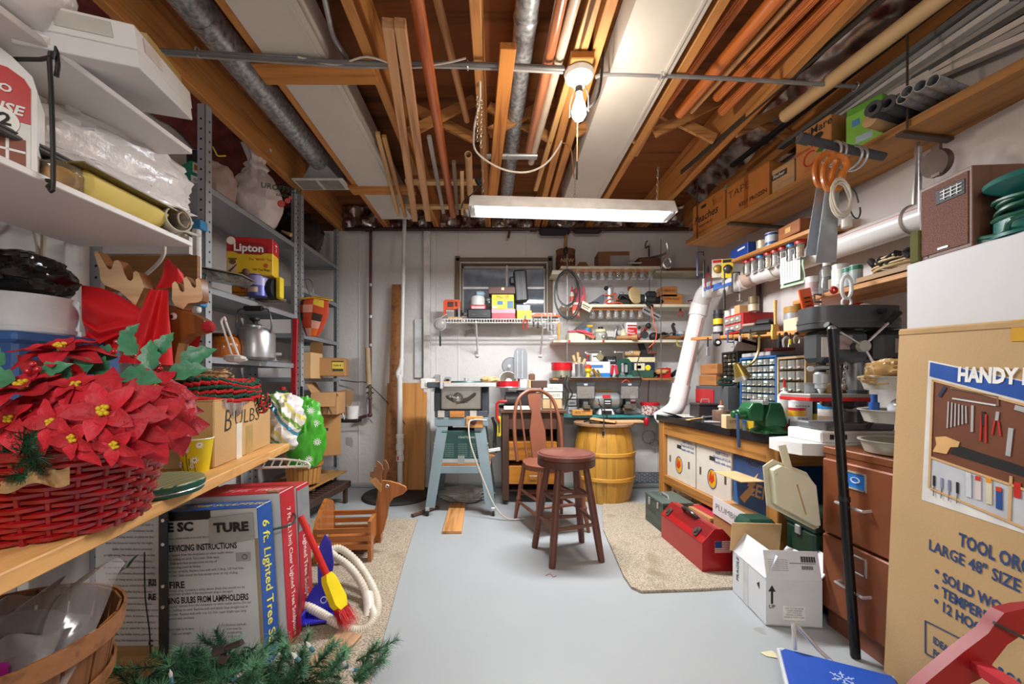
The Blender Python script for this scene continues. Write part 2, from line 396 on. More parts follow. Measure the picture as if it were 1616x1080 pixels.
struct('insulation',B().grid(lambda u,v:(XL+.02+.3*v,.4+u*3.3,ZJ+.02+.2*v+rnd.uniform(-.02,.02)),40,6),m('7b3b35',.9,var=.3,bump=.6),ceil)
def nailer(px0,px1,py0,py1,z,mt,t=.02):
    a,b_=G(px0,(py0+py1)/2,z),G(px1,(py0+py1)/2,z);d=abs(G(px0,py0,z).y-G(px0,py1,z).y)
    struct('brace_board',B().box(b_.x-a.x,d,t,b=.002),mt,ceil,loc=((a.x+b_.x)/2,(a.y+b_.y)/2,z))
WX=wood('c8843f','9c5f28','x',.8,.55,.5)
nailer(408,592,101,135,ZJ-.021,WX);nailer(553,655,296,308,ZJ-.021,WX);nailer(640,756,287,293,ZJ-.045,wood('d8b078','b98a50','x'));nailer(632,750,326,331,ZJ-.045,wood('d8b078','b98a50','x'))
 # ================================================================ ducts and pipes under the ceiling
WPAN=m('d5cec4',.55,var=.06,sc=3,bump=.12,bs=8)
def duct_panel(name,label,x0,x1,y1):
    t=thing(name,label,'duct',((x0+x1)/2,y1,ZJ-.012));L=y1+1.2
    part(t,'panel',B().box(x1-x0,L,.012,0,-L/2,0,.002),WPAN)
    part(t,'side_flange',B().box(.006,L,.14,(x1-x0)/2-.004,-L/2,.012).box(.006,L,.14,-(x1-x0)/2+.004,-L/2,.012),WPAN)
    part(t,'seam',B().box(.012,L,.006,(x1-x0)/2-.03,-L/2,-.005),WPAN)
duct_panel('return_duct','long white sheeted return duct above the crossing wooden brace',-.998,-.735,3.50)
duct_panel('return_duct','long white sheeted return duct beside the bare bulb',.508,.786,3.22)
dz=1.546+H
t=thing('heating_duct','galvanized round duct running down to a white ceiling register','duct',(-1.25,2.86,dz))
DUCT=speck('cfd3d6','8f969b',48,.36,.06,.5,.16,.55)
part(t,'pipe',B().rod((0,0,0),(0,-4.2,0),.074,n=24),DUCT)
part(t,'crimped_joint',B().at(rx=90).lathe([(.078,-.01),(.080,0),(.076,.012)],24),DUCT);part(t,'crimped_joint',B().at(0,-1.15,0,rx=90).lathe([(.076,-.01),(.078,0),(.076,.01)],24),DUCT)
part(t,'boot',B().at(0,0,0).add([(-.06,-.03,.06),(.06,-.03,.06),(.06,-.03,-.05),(-.06,-.03,-.05),(-.15,.1,.02),(.15,.1,.02),(.15,.02,-.14),(-.15,.02,-.14),(.15,.1,-.14),(-.15,.1,-.14)],[(0,1,2,3),(0,4,5,1),(3,2,6,7),(1,5,8,6,2),(0,3,7,9,4),(4,9,8,5)]),m('a9adb0',.38,.6))
gr=part(t,'register',B().box(.36,.16,.012,0,.03,-.155,.003),m('d9d4cd',.5))
sl=B()
for i in range(2):
    for j in range(9):sl.at(-.165+i*.165,-.03+j*.015,-.158).box(.14,.006,.003,.075,0,-.0)
part(gr,'louvre',sl,m('8d867e',.7),kind='stuff')
t=thing('vent_duct','thin galvanized round duct beside the wooden pole pair above the shop light','duct',(.066,3.6,H+1.52))
part(t,'pipe',B().rod((0,0,0),(.12,-4.2,0),.05,n=20),DUCT)
for y in(-1.9,-.95):part(t,'crimped_joint',B().at(-y*.0286,y,0,rx=90).lathe([(.051,-.015),(.0545,-.004),(.0545,.008),(.051,.018)],20),DUCT)
a,b_=P(768,245,2.52),P(848,246,2.52)
solo('pipe_strap','short double metal strap holding up the poles beside the thin duct','bracket',B().rod((0,0,0),(b_-a),.012).rod((0,.03,.005),b_-a+Vector((0,.03,.005)),.012).tor(.02,.003,.13,.01,-.012,ax='x'),STEEL,a)
 # ================================================================ long stock laid up in the joists
def along(p0,p1):
    d=(p1-p0).normalized();x=d.cross(Vector((0,0,1))).normalized();u=x.cross(d)
    return Matrix(((x.x,d.x,u.x,p0.x),(x.y,d.y,u.y,p0.y),(x.z,d.z,u.z,p0.z),(0,0,0,1)))
def stock(name,label,cat,far,near,h,sh,s1,s2,mt,ext=.5,group=None):
    """one long piece: far end pixel, near end pixel, height above the eye, section"""
    h0,h1=h if isinstance(h,tuple)else(h,h);p0,p1=G(*far,H+h0),G(*near,H+h1);d=(p0-p1).normalized()
    if near[1]<=0:p1=p1-d*ext
    L=(p0-p1).length;M=along(p1,p0);b=B()
    if sh=='round':b.rod((0,0,0),(0,L,0),s1,n=14)
    elif sh=='flute':
        n=28;pr=[((s1 if i%2 else s1*.86)*math.cos(2*math.pi*i/n),(s1 if i%2 else s1*.86)*math.sin(2*math.pi*i/n))for i in range(n)]
        b.prism(pr,L,Matrix.Translation((0,L,0))@ Matrix.Rotation(R(90),4,'X'))
    elif sh=='hollow':
        b.at(rx=-90).lathe([(s1*.82,0),(s1,0),(s1,L),(s1*.82,L),(s1*.82,L*.0)],18)
    elif sh=='chan':
        b.box(s1,L,.002,0,L/2,0).box(.002,L,s2,-s1/2,L/2,0).box(.002,L,s2,s1/2,L/2,0)
    else:b.box(s1,L,s2,0,L/2,-s2/2,.002)
    return solo(name,label,cat,b,mt,M=M,group=group)
OR=wood('cf7433','a04c1a','y',1.2,.35,0,.5);OR2=wood('b9602a','8a3f18','y',1.2,.35,0,.5);PALE=wood('d2a06c','b07c48','y',1,.55);CREAM=m('d9b482',.5,var=.04)
GF='fluted orange curtain poles in the joists beside the white duct'
LF='fluted orange wooden curtain pole laid up in the joist bay past the white duct'
for i,(fa,ne,s)in enumerate((((1041,178),(1171,-2),.023),((1131,154),(1282,-2),.024),((1139,176),(1316,-2),.025))):
    stock('curtain_pole',['fluted orange curtain pole lying right beside the white duct','fluted orange curtain pole between the pale dowel and another fluted pole','fluted orange curtain pole farthest from the white duct'][i],'pole',fa,ne,1.47,'flute',s,0,OR,group=GF)
stock('curtain_pole','thickest smooth orange pole among the fluted curtain poles','pole',(1073,178),(1225,-2),1.47,'round',.033,0,OR)
stock('dowel','thin pale dowel between two thick orange curtain poles','pole',(1091,176),(1253,-2),1.47,'round',.014,0,PALE)
stock('dowel','pale dowel lying alone beside the wide joist before the cream tube','pole',(1200,166),(1375,-2),1.48,'round',.014,0,PALE)
stock('cardboard_tube','thick cream tube lying alone along the wide joist','tube',(1238,184),(1482,-2),1.40,'round',.033,0,CREAM)
stock('trim_strip','black metal rail lying beside the thick cream tube','rail',(1155,262),(1496,-2),1.42,'sq',.035,.02,BLK)
stock('cloth_strip','dark canvas strip hanging along the wide joist edge','strip',(1075,272),(1392,-2),1.41,'sq',.012,.03,m('3c352c',.8))
ORD=('first','second','third','fourth','fifth','sixth','seventh','eighth','ninth','tenth')
gs=['6e6d6c','9a9998','d8d4d0','a5a19e','5a5958','dcd6d1','b5b0ad','e0dad5']
for i,(fa,ne)in enumerate((((1232,236),(1560,0)),((1262,226),(1580,2)),((1285,214),(1600,4)),((1313,206),(1630,8)),((1335,195),(1636,14)),((1350,186),(1640,26)),((1380,172),(1640,40)),((1390,163),(1636,56)))):
    stock('ceiling_grid_rail',ORD[i]+' metal ceiling rail from the cream tube, laid up above the plank shelf','rail',fa,ne,(1.36-.008*i,1.36-.03*i),'chan',.036,.022,m(gs[i],.4,.1),group='metal rails stacked under the joists')
 # left of the bulb
for i,(fa,ne)in enumerate((((655,346),(612,36)),((676,346),(631,36)))):
    stock('square_stick',['square pine stick of the sawn pair, nearer the white duct','square pine stick of the sawn pair, nearer the dark round pole'][i],'stick',fa,ne,1.30,'sq',.042,.042,wood('c9976a','9d6a3e','y',.9),group='pair of square pine sticks under the joists')
stock('round_pole','long dark orange round pole with a dark end cap under the joists','pole',(715,340),(658,0),1.36,'round',.026,0,OR2)
stock('dowel','tapering pale wooden pole above the white cord','pole',(737,190),(690,-2),1.5,'round',.018,0,PALE)
stock('cardboard_tube','short hollow cardboard tube beside the lamp chain','tube',(742,306),(739,244),1.36,'hollow',.022,0,m('c9a074',.7))
for i,(fa,ne,c)in enumerate((((629,340),(596,210),'d2a670'),((640,342),(606,215),'c69258'),((700,336),(677,215),'9a938c'),((722,338),(716,255),'7d6a58'),((730,338),(729,272),'d8b078'))):
    stock('batten',['thin pale batten beside the white duct, nearest the duct','thin pale batten one in from the white duct','weathered grey batten between the square sticks and the dark pole','dark slim batten next to the cardboard tube','short pale batten under the cardboard tube'][i],'stick',fa,ne,1.34,'sq',.024,.02,wood(c,None,'y',1))
stock('board','orange board on edge with a sawn end beside the thin duct','board',(777,312),(802,72),1.37,'sq',.066,.03,wood('cf8640','9c5a22','y',.8,.5,.4))
stock('round_pole','copper brown round pole hung beside the thin duct','pole',(834,240),(886,-2),1.42,'round',.024,0,wood('b3714a','8e5230','y',1,.3,0,.5))
stock('round_pole','glossy cream round pole paired with the copper brown pole','pole',(838,256),(908,-2),1.42,'round',.022,0,m('cdbba6',.25,coat=.5))
stock('board','pale board fixed against the doubled joist above the bulb','board',(845,300),(935,-2),1.41,'sq',.03,.02,PINE_L)
stock('board','wide pale pine board lying beside the fluted poles','board',(1000,245),(1137,-2),1.5,'sq',.05,.02,PINE_L)
 # ================================================================ wiring, bulb, shop light
CAB=m('8f8d8c',.5);CORDW=m('d5cdc0',.5)
pts=[(255,80),(440,91),(565,98),(720,101),(890,107)]
t=thing('wiring_bundle','bundle of grey cables stapled across the undersides of the joists','cable',(0,0,0))
for k,(dy,dz2,r)in enumerate(((0,0,.0085),(.022,.006,.008),(-.018,-.004,.007))):
    part(t,'cable',B().tube([G(x,y+k*2,ZJ-.026)+Vector((0,dy,dz2+.004*math.sin(i*2.3+k)))for i,(x,y)in enumerate(pts)],r,8,sub=4),m(['7d7c7b','a19f9c','6c6b6b'][k],.45))
part(t,'cable',B().tube([G(x,y,ZJ-.012)for x,y in((940,122),(962,117),(1060,120),(1200,127),(1340,136),(1425,141))],.009,8,sub=4),CAB,label='single grey cable running on past the bulb')
for x,y in((313,83),(738,103),(1042,119),(1350,137)):part(t,'staple',B().tor(.018,.003,ax='x',n=12),STEEL,G(x,y,ZJ-.016))
t=thing('bulb_fixture','bare light bulb in a white porcelain holder with a pull cord','lamp',(.362,1.80,ZJ))
part(t,'junction_box',B().box(.1,.1,.035,0,-.03,-.035,.004),m('a8702f',.6))
part(t,'holder',B().lathe([(0,-.03),(.062,-.03),(.066,-.042),(.06,-.06),(.035,-.072),(.024,-.1),(0,-.1)],28),m('e3e0da',.25))
part(t,'socket',B().lathe([(0,-.1),(.016,-.1),(.017,-.125),(0,-.125)],16),m('3a3430',.5))
part(t,'bulb',B().lathe([(0,-.12),(.013,-.12),(.015,-.145),(.027,-.18),(.033,-.205),(.031,-.225),(.02,-.243),(0,-.249)],24),m('fff4e4',.3,emit=9))
part(t,'guard_wire',B().tube([(-.02,.02,-.1),(-.036,.03,-.16),(-.038,.02,-.22)],.0025,6).tube([(.02,-.02,-.1),(.036,-.03,-.16),(.038,-.02,-.22)],.0025,6),STEEL)
part(t,'pull_cord',B().rod((0,.03,-.07),(-.005,.02,-.42),.0022),m('c98a4a',.8))
part(t,'cord_end',B().rod((-.005,.02,-.42),(-.006,.02,-.5),.004),BLK)
def cord(name,label,pts,r,mt,cat='cord',sub=5):return solo(name,label,cat,B().tube(pts,r,8,sub=sub),mt)
cord('black_cable','black cable dropping from the joists and curling beside the bulb',[P(956,-4,1.7),P(953,60,1.75),P(948,130,1.78),P(940,158,1.8),P(926,172,1.83),P(908,182,1.86)],.006,BLK)
cord('white_cable','long white cord looping from the cables to above the shop light',[P(757,110,1.86),P(757,160,1.98),P(748,205,2.1),P(752,240,2.3),P(790,266,2.36),P(830,272,2.38),P(862,258,2.38),P(884,228,2.38),P(886,216,2.36)],.0055,CORDW)
cord('thin_white_wire','thin white wire lying along the grey cables near the wooden brace',[G(470,90,ZJ-.03),G(530,102,ZJ-.03),G(580,90,ZJ-.03),G(640,107,ZJ-.035),G(700,100,ZJ-.035),G(735,92,ZJ-.03)],.004,CORDW)
cord('brown_wire','thin brown and red wires hanging beside the middle lamp chain',[P(886,225,2.38),P(900,232,2.4),P(904,262,2.45),P(906,280,2.5)],.003,m('a0683c',.6))
cord('flex_conduit','curving silver flexible conduit dropping between the joists',[P(512,-4,1.55),P(518,24,1.6),P(526,56,1.7),P(538,78,1.76),P(548,92,1.8)],.011,STEEL)
def chain(b,p0,p1,n):
    p0,p1=Vector(p0),Vector(p1)
    for i in range(n):
        c=p0.lerp(p1,(i+.5)/n);L=(p1-p0).length/n*.68
        b.tube([(c.x+(.0055*math.cos(a)if i%2 else 0),c.y+(0 if i%2 else .0055*math.cos(a)),c.z+L*math.sin(a))for a in(0,.8,1.57,2.3,3.14,3.94,4.71,5.5)],.0018,4,True)
    return b
fx=thing('shop_light','hanging white fluorescent shop light with two lit tubes','lamp',(.453,2.50,2.025),rot=(0,1.6,0))
part(fx,'reflector',B().add([(-.62,-.03,.085),(.62,-.03,.085),(.62,.03,.085),(-.62,.03,.085),(-.62,-.085,.0),(.62,-.085,0),(.62,.085,0),(-.62,.085,0),(-.62,-.06,.03),(.62,-.06,.03),(.62,.06,.03),(-.62,.06,.03),(-.62,-.085,-.004),(.62,-.085,-.004),(.62,.085,-.004),(-.62,.085,-.004)],
[(0,3,2,1),(0,1,5,4),(2,3,7,6),(4,5,13,12),(6,7,15,14),(12,13,9,8),(14,15,11,10),(8,9,10,11)]),m('d9d8d6',.35))
part(fx,'end_plate',B().yz([(-.085,-.004),(.085,-.004),(.03,.085),(-.03,.085)],.004,-.624),m('cfcecb',.4));part(fx,'end_plate',B().yz([(-.085,-.004),(.085,-.004),(.03,.085),(-.03,.085)],.004,.62),m('cfcecb',.4))
for y in(-.035,.035):part(fx,'tube',B().rod((-.59,y,.012),(.59,y,.012),.013,n=12),m('f4f8ff',.3,emit=6))
for x in(-.6,.6):part(fx,'tube_holder',B().box(.02,.11,.03,x,0,-.004),m('e6e6e4',.4))
CH=m('b0a89a',.4,.7)
part(fx,'chain',chain(B(),(-.55,0,.085),(-.545,-.2,.36),12),CH);part(fx,'chain',chain(B(),(.53,0,.085),(.53,0,.30),10),CH);part(fx,'chain',chain(B(),(.02,0,.085),(.02,0,.24),8),CH)
solo('spare_chain','doubled thin chain hanging from a joist hook above the lamp cord','chain',chain(chain(B(),(-.096,1.93,2.36),(-.098,1.97,2.16),14),(-.076,1.95,2.36),(-.082,1.99,2.14),14),CH)
t=thing('lamp_plug','black plug and cord end hanging at the shop light, beside its chain','plug',(-.10,2.42,2.16))
part(t,'plug_body',B().at(ry=-30).box(.03,.03,.05,b=.006),BLK);part(t,'cord',B().tube([(-.012,0,.0),(-.05,0,-.05),(-.1,.02,-.08),(-.12,.04,-.12)],.004,8,sub=4),BLK)
p=P(1120,360,3.7)
 # ================================================================ shared builders for boxes, bags, tins
from mathutils import noise as NZ
CARD=m('b98e5e',.8,var=.06,sc=6,bump=.1,bs=90);CARD2=m('a87c4c',.8,var=.07,sc=6,bump=.1,bs=90);CARD3=m('c6a273',.8,var=.05,sc=6);CARDIN=m('8d6740',.85);TAPE=m('c8a76c',.3,var=.04);WCARD=m('d6d5d3',.6,var=.03,sc=5);TAPEC=m('d8cfc0',.2,var=.03)
def carton(name,label,loc,rz,w,d,h,mt=None,open_=False,flaps=(),tape=None,cat='box',group=None,seam=True,inner=None,rot=None,M=None):
    """box standing on loc; front is -y. flaps: (side, degrees from upright, outward)"""
    mt=mt or CARD;t=thing(name,label,cat,loc,rz,group,rot,M)
    if open_:
        e=.005
        part(t,'body',B().box(w,d,e).box(w,e,h,0,-d/2+e/2).box(w,e,h,0,d/2-e/2).box(e,d-2*e,h,-w/2+e/2).box(e,d-2*e,h,w/2-e/2),mt)
        for sd,a in flaps:
            L=(d if sd in('front','back')else w)*.48;ww=w if sd in('front','back')else d
            Mf={'front':Matrix.Translation((0,-d/2,h)),'back':Matrix.Translation((0,d/2,h))@ Matrix.Rotation(R(180),4,'Z'),'left':Matrix.Translation((-w/2,0,h))@ Matrix.Rotation(R(-90),4,'Z'),'right':Matrix.Translation((w/2,0,h))@ Matrix.Rotation(R(90),4,'Z')}[sd]
            part(t,'flap',B().box(ww-.004,.004,L,0,0,0),inner or mt,M=Mf @ Matrix.Rotation(R(a),4,'X'))
    else:
        part(t,'body',B().box(w,d,h-.004,b=.004),mt)
        if seam:
            for sg in(-1,1):part(t,'flap',B().box(w-.004,d/2-.002,.005,0,sg*d/4,h-.005,.001),mt)
        if tape:part(t,'tape',B().box(tape,d+.002,.0015,0,0,h).box(tape,.0015,h*.3,0,-d/2-.0005,h*.7),TAPE)
    return t
def bagb(sx,sy,sz,seed,amp=.16,n=40,k=26,neck=0,fr=3.0,flat=.35):
    """soft crumpled bag, standing on z = 0; neck > 0 gathers its top"""
    def fn(u,v):
        a=2*math.pi*u
        if neck:
            if v<.7:q=v/.7;r=math.sin(math.pi*(.12+.83*q))**.6*(1-.25*q);z=q*.74
            elif v<.8:r=.42-1.4*(v-.7);z=.74+(v-.7)*.8
            else:r=.28+(v-.8)*.9*neck;z=.82+(v-.8)*.9
        else:
            t=math.pi*(v-.5);r=max(math.cos(t),0)**.6;z=.5+.5*math.sin(t)
            if z<flat*.5:z=flat*.25+z*.5
            z=(z-flat*.25)/(1-flat*.25)
        c,s=math.cos(a),math.sin(a);p=Vector((c*r*fr/2+seed*3.1,s*r*fr/2-seed,z*fr*.7))
        q=NZ.noise(p)*.6+abs(NZ.noise(p*2.3))*.7-.25+(NZ.noise(p*5.1))*.22
        r2=r*(1+amp*q*1.6)
        if neck and v>.6:r2*=1+.12*math.sin(a*7+seed)
        return(sx*r2*c,sy*r2*s,max(0,sz*(z+amp*.35*q*(1 if 0.02<v<.98 else 0))))
    b=B().grid(fn,n,k,cu=True)
    return b
PBAG=m('d9d4d2',.28,var=.05,sc=8,bump=.35,bs=35,trans=.0);PBAG_C=glass('d6d2d0',.12,.5)
def tinb(r,h,n=24,lip=.003):return B().lathe([(0,0),(r-.003,0),(r,.003),(r,h-.004),(r+lip,h-.004),(r+lip,h),(r-.002,h),(r-.004,h-.003),(0,h-.003)],n)
def band(t,r,z0,z1,mt,name='label',n=24):return part(t,name,B().lathe([(r+.0008,z0),(r+.0008,z1)],n),mt)
 # ================================================================ perforated grey steel shelving
GST=m('a6aaae',.45,.25,var=.08,sc=5,dirt='7d756c',dk=.3);GST2=m('5d6064',.5,.3);DECK=m('999da2',.4,.35,var=.06,sc=4,dirt='8b7a66',dk=.28)
def postb(h):
    b=B().box(.045,.003,h,.0225,.0015).box(.003,.04,h,.0015,.02)
    return b
def post_holes(h,st=.05):
    b=B()
    for i in range(int(h/st)-1):
        z=.04+i*st
        b.at(.028,-.0006,z,rx=90).lathe([(0,0),(.006,0)],8);b.at(-.0006,.022,z,ry=-90).lathe([(0,0),(.006,0)],8);b.at(.0036,.022,z,ry=90).lathe([(0,0),(.006,0)],8)
    return b
PH=2.365
pm,phm=postb(PH).mesh('post',GST),post_holes(PH).mesh('hole',BLK)
def shelving(label,y0,y1,zs,depth,x1=-1.44,mats=None):
    t=thing('shelving_unit',label,'shelves',(x1,y0,0));L=y1-y0
    for x,y,a in((0,0,90),(0,L,180),(-depth,0,0),(-depth,L,-90)):
        p=part(t,'post',pm,None,(x,y,0),a);part(p,'hole',phm,None,kind='stuff')
    for z in zs:
        part(t,'deck',B().box(depth-.006,L-.008,.003,-depth/2,L/2,z-.004).box(.002,L-.006,.032,-.004,L/2,z-.034).box(.002,L-.006,.032,-depth+.004,L/2,z-.034).box(depth-.01,.002,.032,-depth/2,.004,z-.034).box(depth-.01,.002,.032,-depth/2,L-.004,z-.034),DECK)
    return t
shelving('grey perforated steel shelving unit holding the kettle and tea box',2.0,2.92,(.15,.75,1.12,1.47,1.975),.36)
shelving('grey perforated steel shelving unit nearest the back wall',2.97,3.68,(.22,.655,1.02,1.345,1.69,2.03),.36)
 # ================================================================ white hanging shelves over the bench
ws=thing('white_shelf_unit','white two-tier board shelf with black wire hanger above the poinsettias','shelves',(0,0,0))
WSH=m('d3cecb',.5,var=.04,sc=4,dirt='a79f98',dk=.28)
for z in(1.437,1.74):part(ws,'deck',B().box(.37,1.2,.016,-1.185,.73,z,.002),WSH)
part(ws,'back_panel',B().box(.02,1.4,.62,-1.72,.9,1.12),m('a5a19d',.6));part(ws,'cleat',B().box(.38,.02,.075,-1.52,1.76,1.545),WSH)
part(ws,'crosspiece',B().box(.40,.018,.155,-1.50,1.765,1.385),wood('8a5c2c','6a431c','x'))
p=part(ws,'post',pm,None,(-1.75,1.74,0),0);part(p,'hole',phm,None,kind='stuff');part(ws,'post',postb(1.74),m('c9c8c6',.5),(-1.78,1.5,0),0)
a,b_=P(78,96,.90),P(84,292,.90)
part(ws,'wire_hanger',B().tube([a+Vector((-.35,0,.005)),a+Vector((-.02,0,.003)),a,b_+Vector((0,0,.01)),b_+Vector((-.012,0,-.004)),b_+Vector((-.03,0,.012)),b_+Vector((-.36,0,.012))],.0045,8,sub=4).tube([a+Vector((.004,.01,.04)),a+Vector((.006,.012,0)),a+Vector((.0,.014,-.025))],.0045,8),m('33312f',.4,.6))
 # long white carton bridging up to the steel unit
N0,F0=P(221,108,.97),P(304,190,1.42)
e1=(F0-N0);LB=e1.length;e1.normalize();e2=Vector((1,-.12,-.12));e2=(e2-e1*e2.dot(e1)).normalized();e3=e2.cross(e1).normalized()
MB=Matrix(((e2.x,e1.x,e3.x,N0.x),(e2.y,e1.y,e3.y,N0.y),(e2.z,e1.z,e3.z,N0.z),(0,0,0,1)))
t=thing('gift_box','long white lidded carton lying across the top of the white shelf','box',M=MB)
part(t,'base',B().box(.22,LB,.05,-.11,LB/2,0,.002),WCARD);part(t,'lid',B().box(.226,LB+.006,.05,-.11,LB/2,.036,.002),m('dcd9d6',.55,var=.03))
plate(t,'tape',.10,.03,m('b5ada4',.3),'front',-.09,-.004,.065)
plate(t,'tape',.14,.03,m('d9cdc6',.3),'right',.004,.12,.063)
solo('plastic_bag','puffy white plastic bag lying on the top white shelf','bag',bagb(.17,.16,.20,3,.12),PBAG,(-1.12,.86,1.757))
solo('bag_knot','knotted tail of a white plastic bag hanging over the shelf lip','bag',bagb(.045,.05,.06,5,.3,20,14),PBAG,P(75,92,.93)+Vector((0,0,.0)))
solo('pale_board','pale board edge lying on the long white carton','board',B().box(.05,.34,.04,-.04,LB*.66,.087),wood('b59a5c'),M=MB)
 # spray jug
jl=P(-6,262,.86);t=thing('pest_spray_jug','white jug with a red printed label cut by the shelf hanger','jug',(-1.13,.90,1.453),42);t.scale=(1.19,)*3
part(t,'body',B().xz([(-.062,0),(.062,0),(.066,.01),(.066,.165),(.06,.19),(.035,.215),(.02,.225),(-.02,.225),(-.035,.215),(-.06,.19),(-.066,.165),(-.066,.01)],.09,-.045),m('e2dfdc',.4,var=.03))
RED=m('b81f1b',.4,var=.04)
part(t,'label',B().xz([(-.058,.098),(.058,.098),(.058,.165),(.05,.18),(.03,.192),(-.03,.192),(-.05,.18),(-.058,.165)],.001,-.0465),RED)
part(t,'label',B().box(.116,.001,.088,0,-.046,.008),m('dfe0da',.5))
lett(t,'ORTHO',.02,WHT,'front',.0,-.048,.152,bold=.03);lett(t,'DEFENSE',.0245,WHT,'front',-.0,-.048,.117,bold=.03,shear=.2)
part(t,'badge',B().at(.02,-.0475,.092,rx=90).lathe([(0,.001),(.025,.001),(.025,0)],24),m('efeee8',.5));lett(t,'12',.03,INK,'front',.02,-.0495,.094,bold=.03)
part(t,'picture',B().box(.08,.001,.05,.012,-.0472,.016),m('8a4f3c',.6));part(t,'picture_frame',B().box(.004,.001,.05,0,-.048,.016).box(.004,.001,.05,.03,-.048,.016).box(.08,.001,.004,.012,-.048,.04),WHT)
part(t,'cap',B().cyl(.018,.03,0,0,.225),RED)
solo('wrapped_bedding','long bundle wrapped in clear white plastic bulging off the shelf','bag',bagb(.13,.34,.26,11,.17,56,36,fr=5),PBAG,(-1.235,1.26,1.545),rot=(4,0,-4))
solo('plastic_bag','loose crumpled plastic tail in front of the wrapped bundle','bag',bagb(.055,.26,.10,17,.3,40,24,fr=6),PBAG,(-1.13,1.2,1.515),rot=(4,0,-3))
solo('folded_tarp','dark folded tarp edge under the plastic wrapped bundle','tarp',B().box(.16,.5,.012,0,0,0,.004).box(.15,.48,.01,0,.01,.012,.004),m('3d3c3c',.6),(-1.13,1.08,1.526))
t=thing('baking_pan','yellow roasting pan with a dark rim on the lower white shelf','pan',(-1.065,1.115,1.454))
part(t,'body',B().box(.125,.25,.066,b=.02,tx=1.12,ty=1.08),m('d6c068',.35,dirt='b09a4c',dk=.3));part(t,'rim',B().box(.158,.292,.006,0,0,.065,.002),m('6b5c34',.4))
solo('gourd','orange gourd wrapped in clear film beside the yellow pan','gourd',B().ball(.034,0,0,.030,20,14,(1,1.1,.86)),m('c08a2e',.4,var=.25),(-1.05,.975,1.453))
solo('film_wrap','crinkled clear film wrapped loosely about the orange gourd','wrap',bagb(.042,.046,.070,21,.18,24,16),glass('d9c8a8',.08,.18),(-1.05,.978,1.4525))
t=thing('vinyl_roll','open-ended clear vinyl roll lying at the end of the white shelf','roll',tuple(P(283,346,1.25)))
part(t,'sheet',B().at(rx=-90).lathe([(.034,0),(.038,0),(.038,.22),(.034,.22),(.034,0)],24),m('b8aea0',.25,var=.1),rz=68)
part(t,'curled_edge',B().tube([(.026,-.001,.01),(.01,-.001,.024),(-.004,-.001,.012),(.0,-.001,-.012),(.018,-.001,-.02),(.026,-.001,-.004)],.003,6,sub=4),m('8a7a62',.4),rz=68)
 # kettle-side power strip taped on the post
t=thing('power_strip','white power strip strapped to the grey post with blue tape','power strip',(-1.437,1.975,1.325),0)
part(t,'body',B().box(.034,.03,.42,-.014,-.018,0,.006),m('d8d6d2',.4));part(t,'face',B().box(.05,.022,.30,-.052,-.014,.09,.004),m('9c9a97',.4))
so=B()
for i in range(5):so.box(.006,.002,.014,-.062,-.026,.13+i*.045).box(.006,.002,.014,-.046,-.026,.13+i*.045).box(.007,.002,.006,-.054,-.026,.12+i*.045)
part(t,'socket',so,BLK,kind='stuff')
part(t,'plug',B().box(.03,.03,.03,-.055,-.04,.34,.004).box(.03,.035,.028,-.05,-.04,.375,.004),m('cbbfa8',.5))
BLUE=m('2f7fb0',.5)
for z in(.03,.40):part(t,'tape',B().box(.075,.05,.045,-.02,-.012,z,.003),BLUE)
cord('white_cable','white cord curling from the power strip behind the antlers',[P(316,372,1.94),P(300,368,1.8),P(240,345,1.5),P(255,372,1.5),P(257,405,1.5),P(225,438,1.6),P(180,470,1.65),P(120,488,1.6)],.0065,m('cdc6ba',.5))
 # ================================================================ contents of the steel shelving
t=thing('detergent_jug','green and white jug with a black cap on the topmost grey deck','jug',(-1.56,2.10,1.976),60)
part(t,'body',B().box(.10,.10,.135,b=.012),m('1f8a6c',.4));plate(t,'label',.075,.05,m('e3d9c4',.5),'front',0,-.051,.098);plate(t,'picture',.055,.028,m('9a6a22',.5),'front',-.004,-.052,.10);plate(t,'lower_label',.09,.04,WHT,'front',0,-.0512,.035);lett(t,'GUARD',.02,m('1b6b56',.5),'front',0,-.053,.036)
part(t,'cap',B().cyl(.04,.06,0,0,.135,20),BLK);part(t,'handle',B().tube([(.03,-.054,.14),(.032,-.058,.08),(.03,-.054,.01)],.004,8,sub=3),BLK)
cord('yellow_twine','short yellow twine tied through the rusty post top',[P(336,232,2.02),P(340,240,2.02),P(344,246,2.03),P(356,246,2.1)],.003,m('d8c33a',.7))
t=thing('shopping_bag','knotted white shopping bag with green print on the top deck','bag',(-1.53,2.58,1.977))
part(t,'bag',bagb(.165,.17,.50,31,.13,44,34,neck=1.1),m('cfc4c2',.35,var=.05,bump=.35,bs=30))
GRN=m('1f4a34',.6)
a=P(443,297,2.41)
for s,px,py,sz,rr,mt in(('UROFFSCH',444,298,.045,-6,GRN),('BAKERY',447,309,.022,-4,GRN)):
    q=P(px,py,2.405);lett(t,s,sz,mt,'front',0,0,0,M=Matrix.Translation(q-Vector((-1.53,2.58,1.977)))@ Euler((R(90),0,R(12))).to_matrix().to_4x4()@ Matrix.Rotation(R(rr),4,'Z'),bold=.015)
q=P(448,322,2.405)-Vector((-1.53,2.58,1.977))
part(t,'printed_figure',B().at(rx=90,rz=12).lathe([(0,0),(.022,0)],12,-.015).lathe([(0,0),(.016,0)],12,.02,.02).lathe([(0,0),(.01,0)],12,.035,.04),m('c0504c',.6),tuple(q))
solo('shopping_bag','small pinkish bag slumped behind the knotted white shopping bag','bag',bagb(.12,.12,.27,37,.15),m('b9a29c',.4,bump=.3),(-1.64,2.33,1.977))
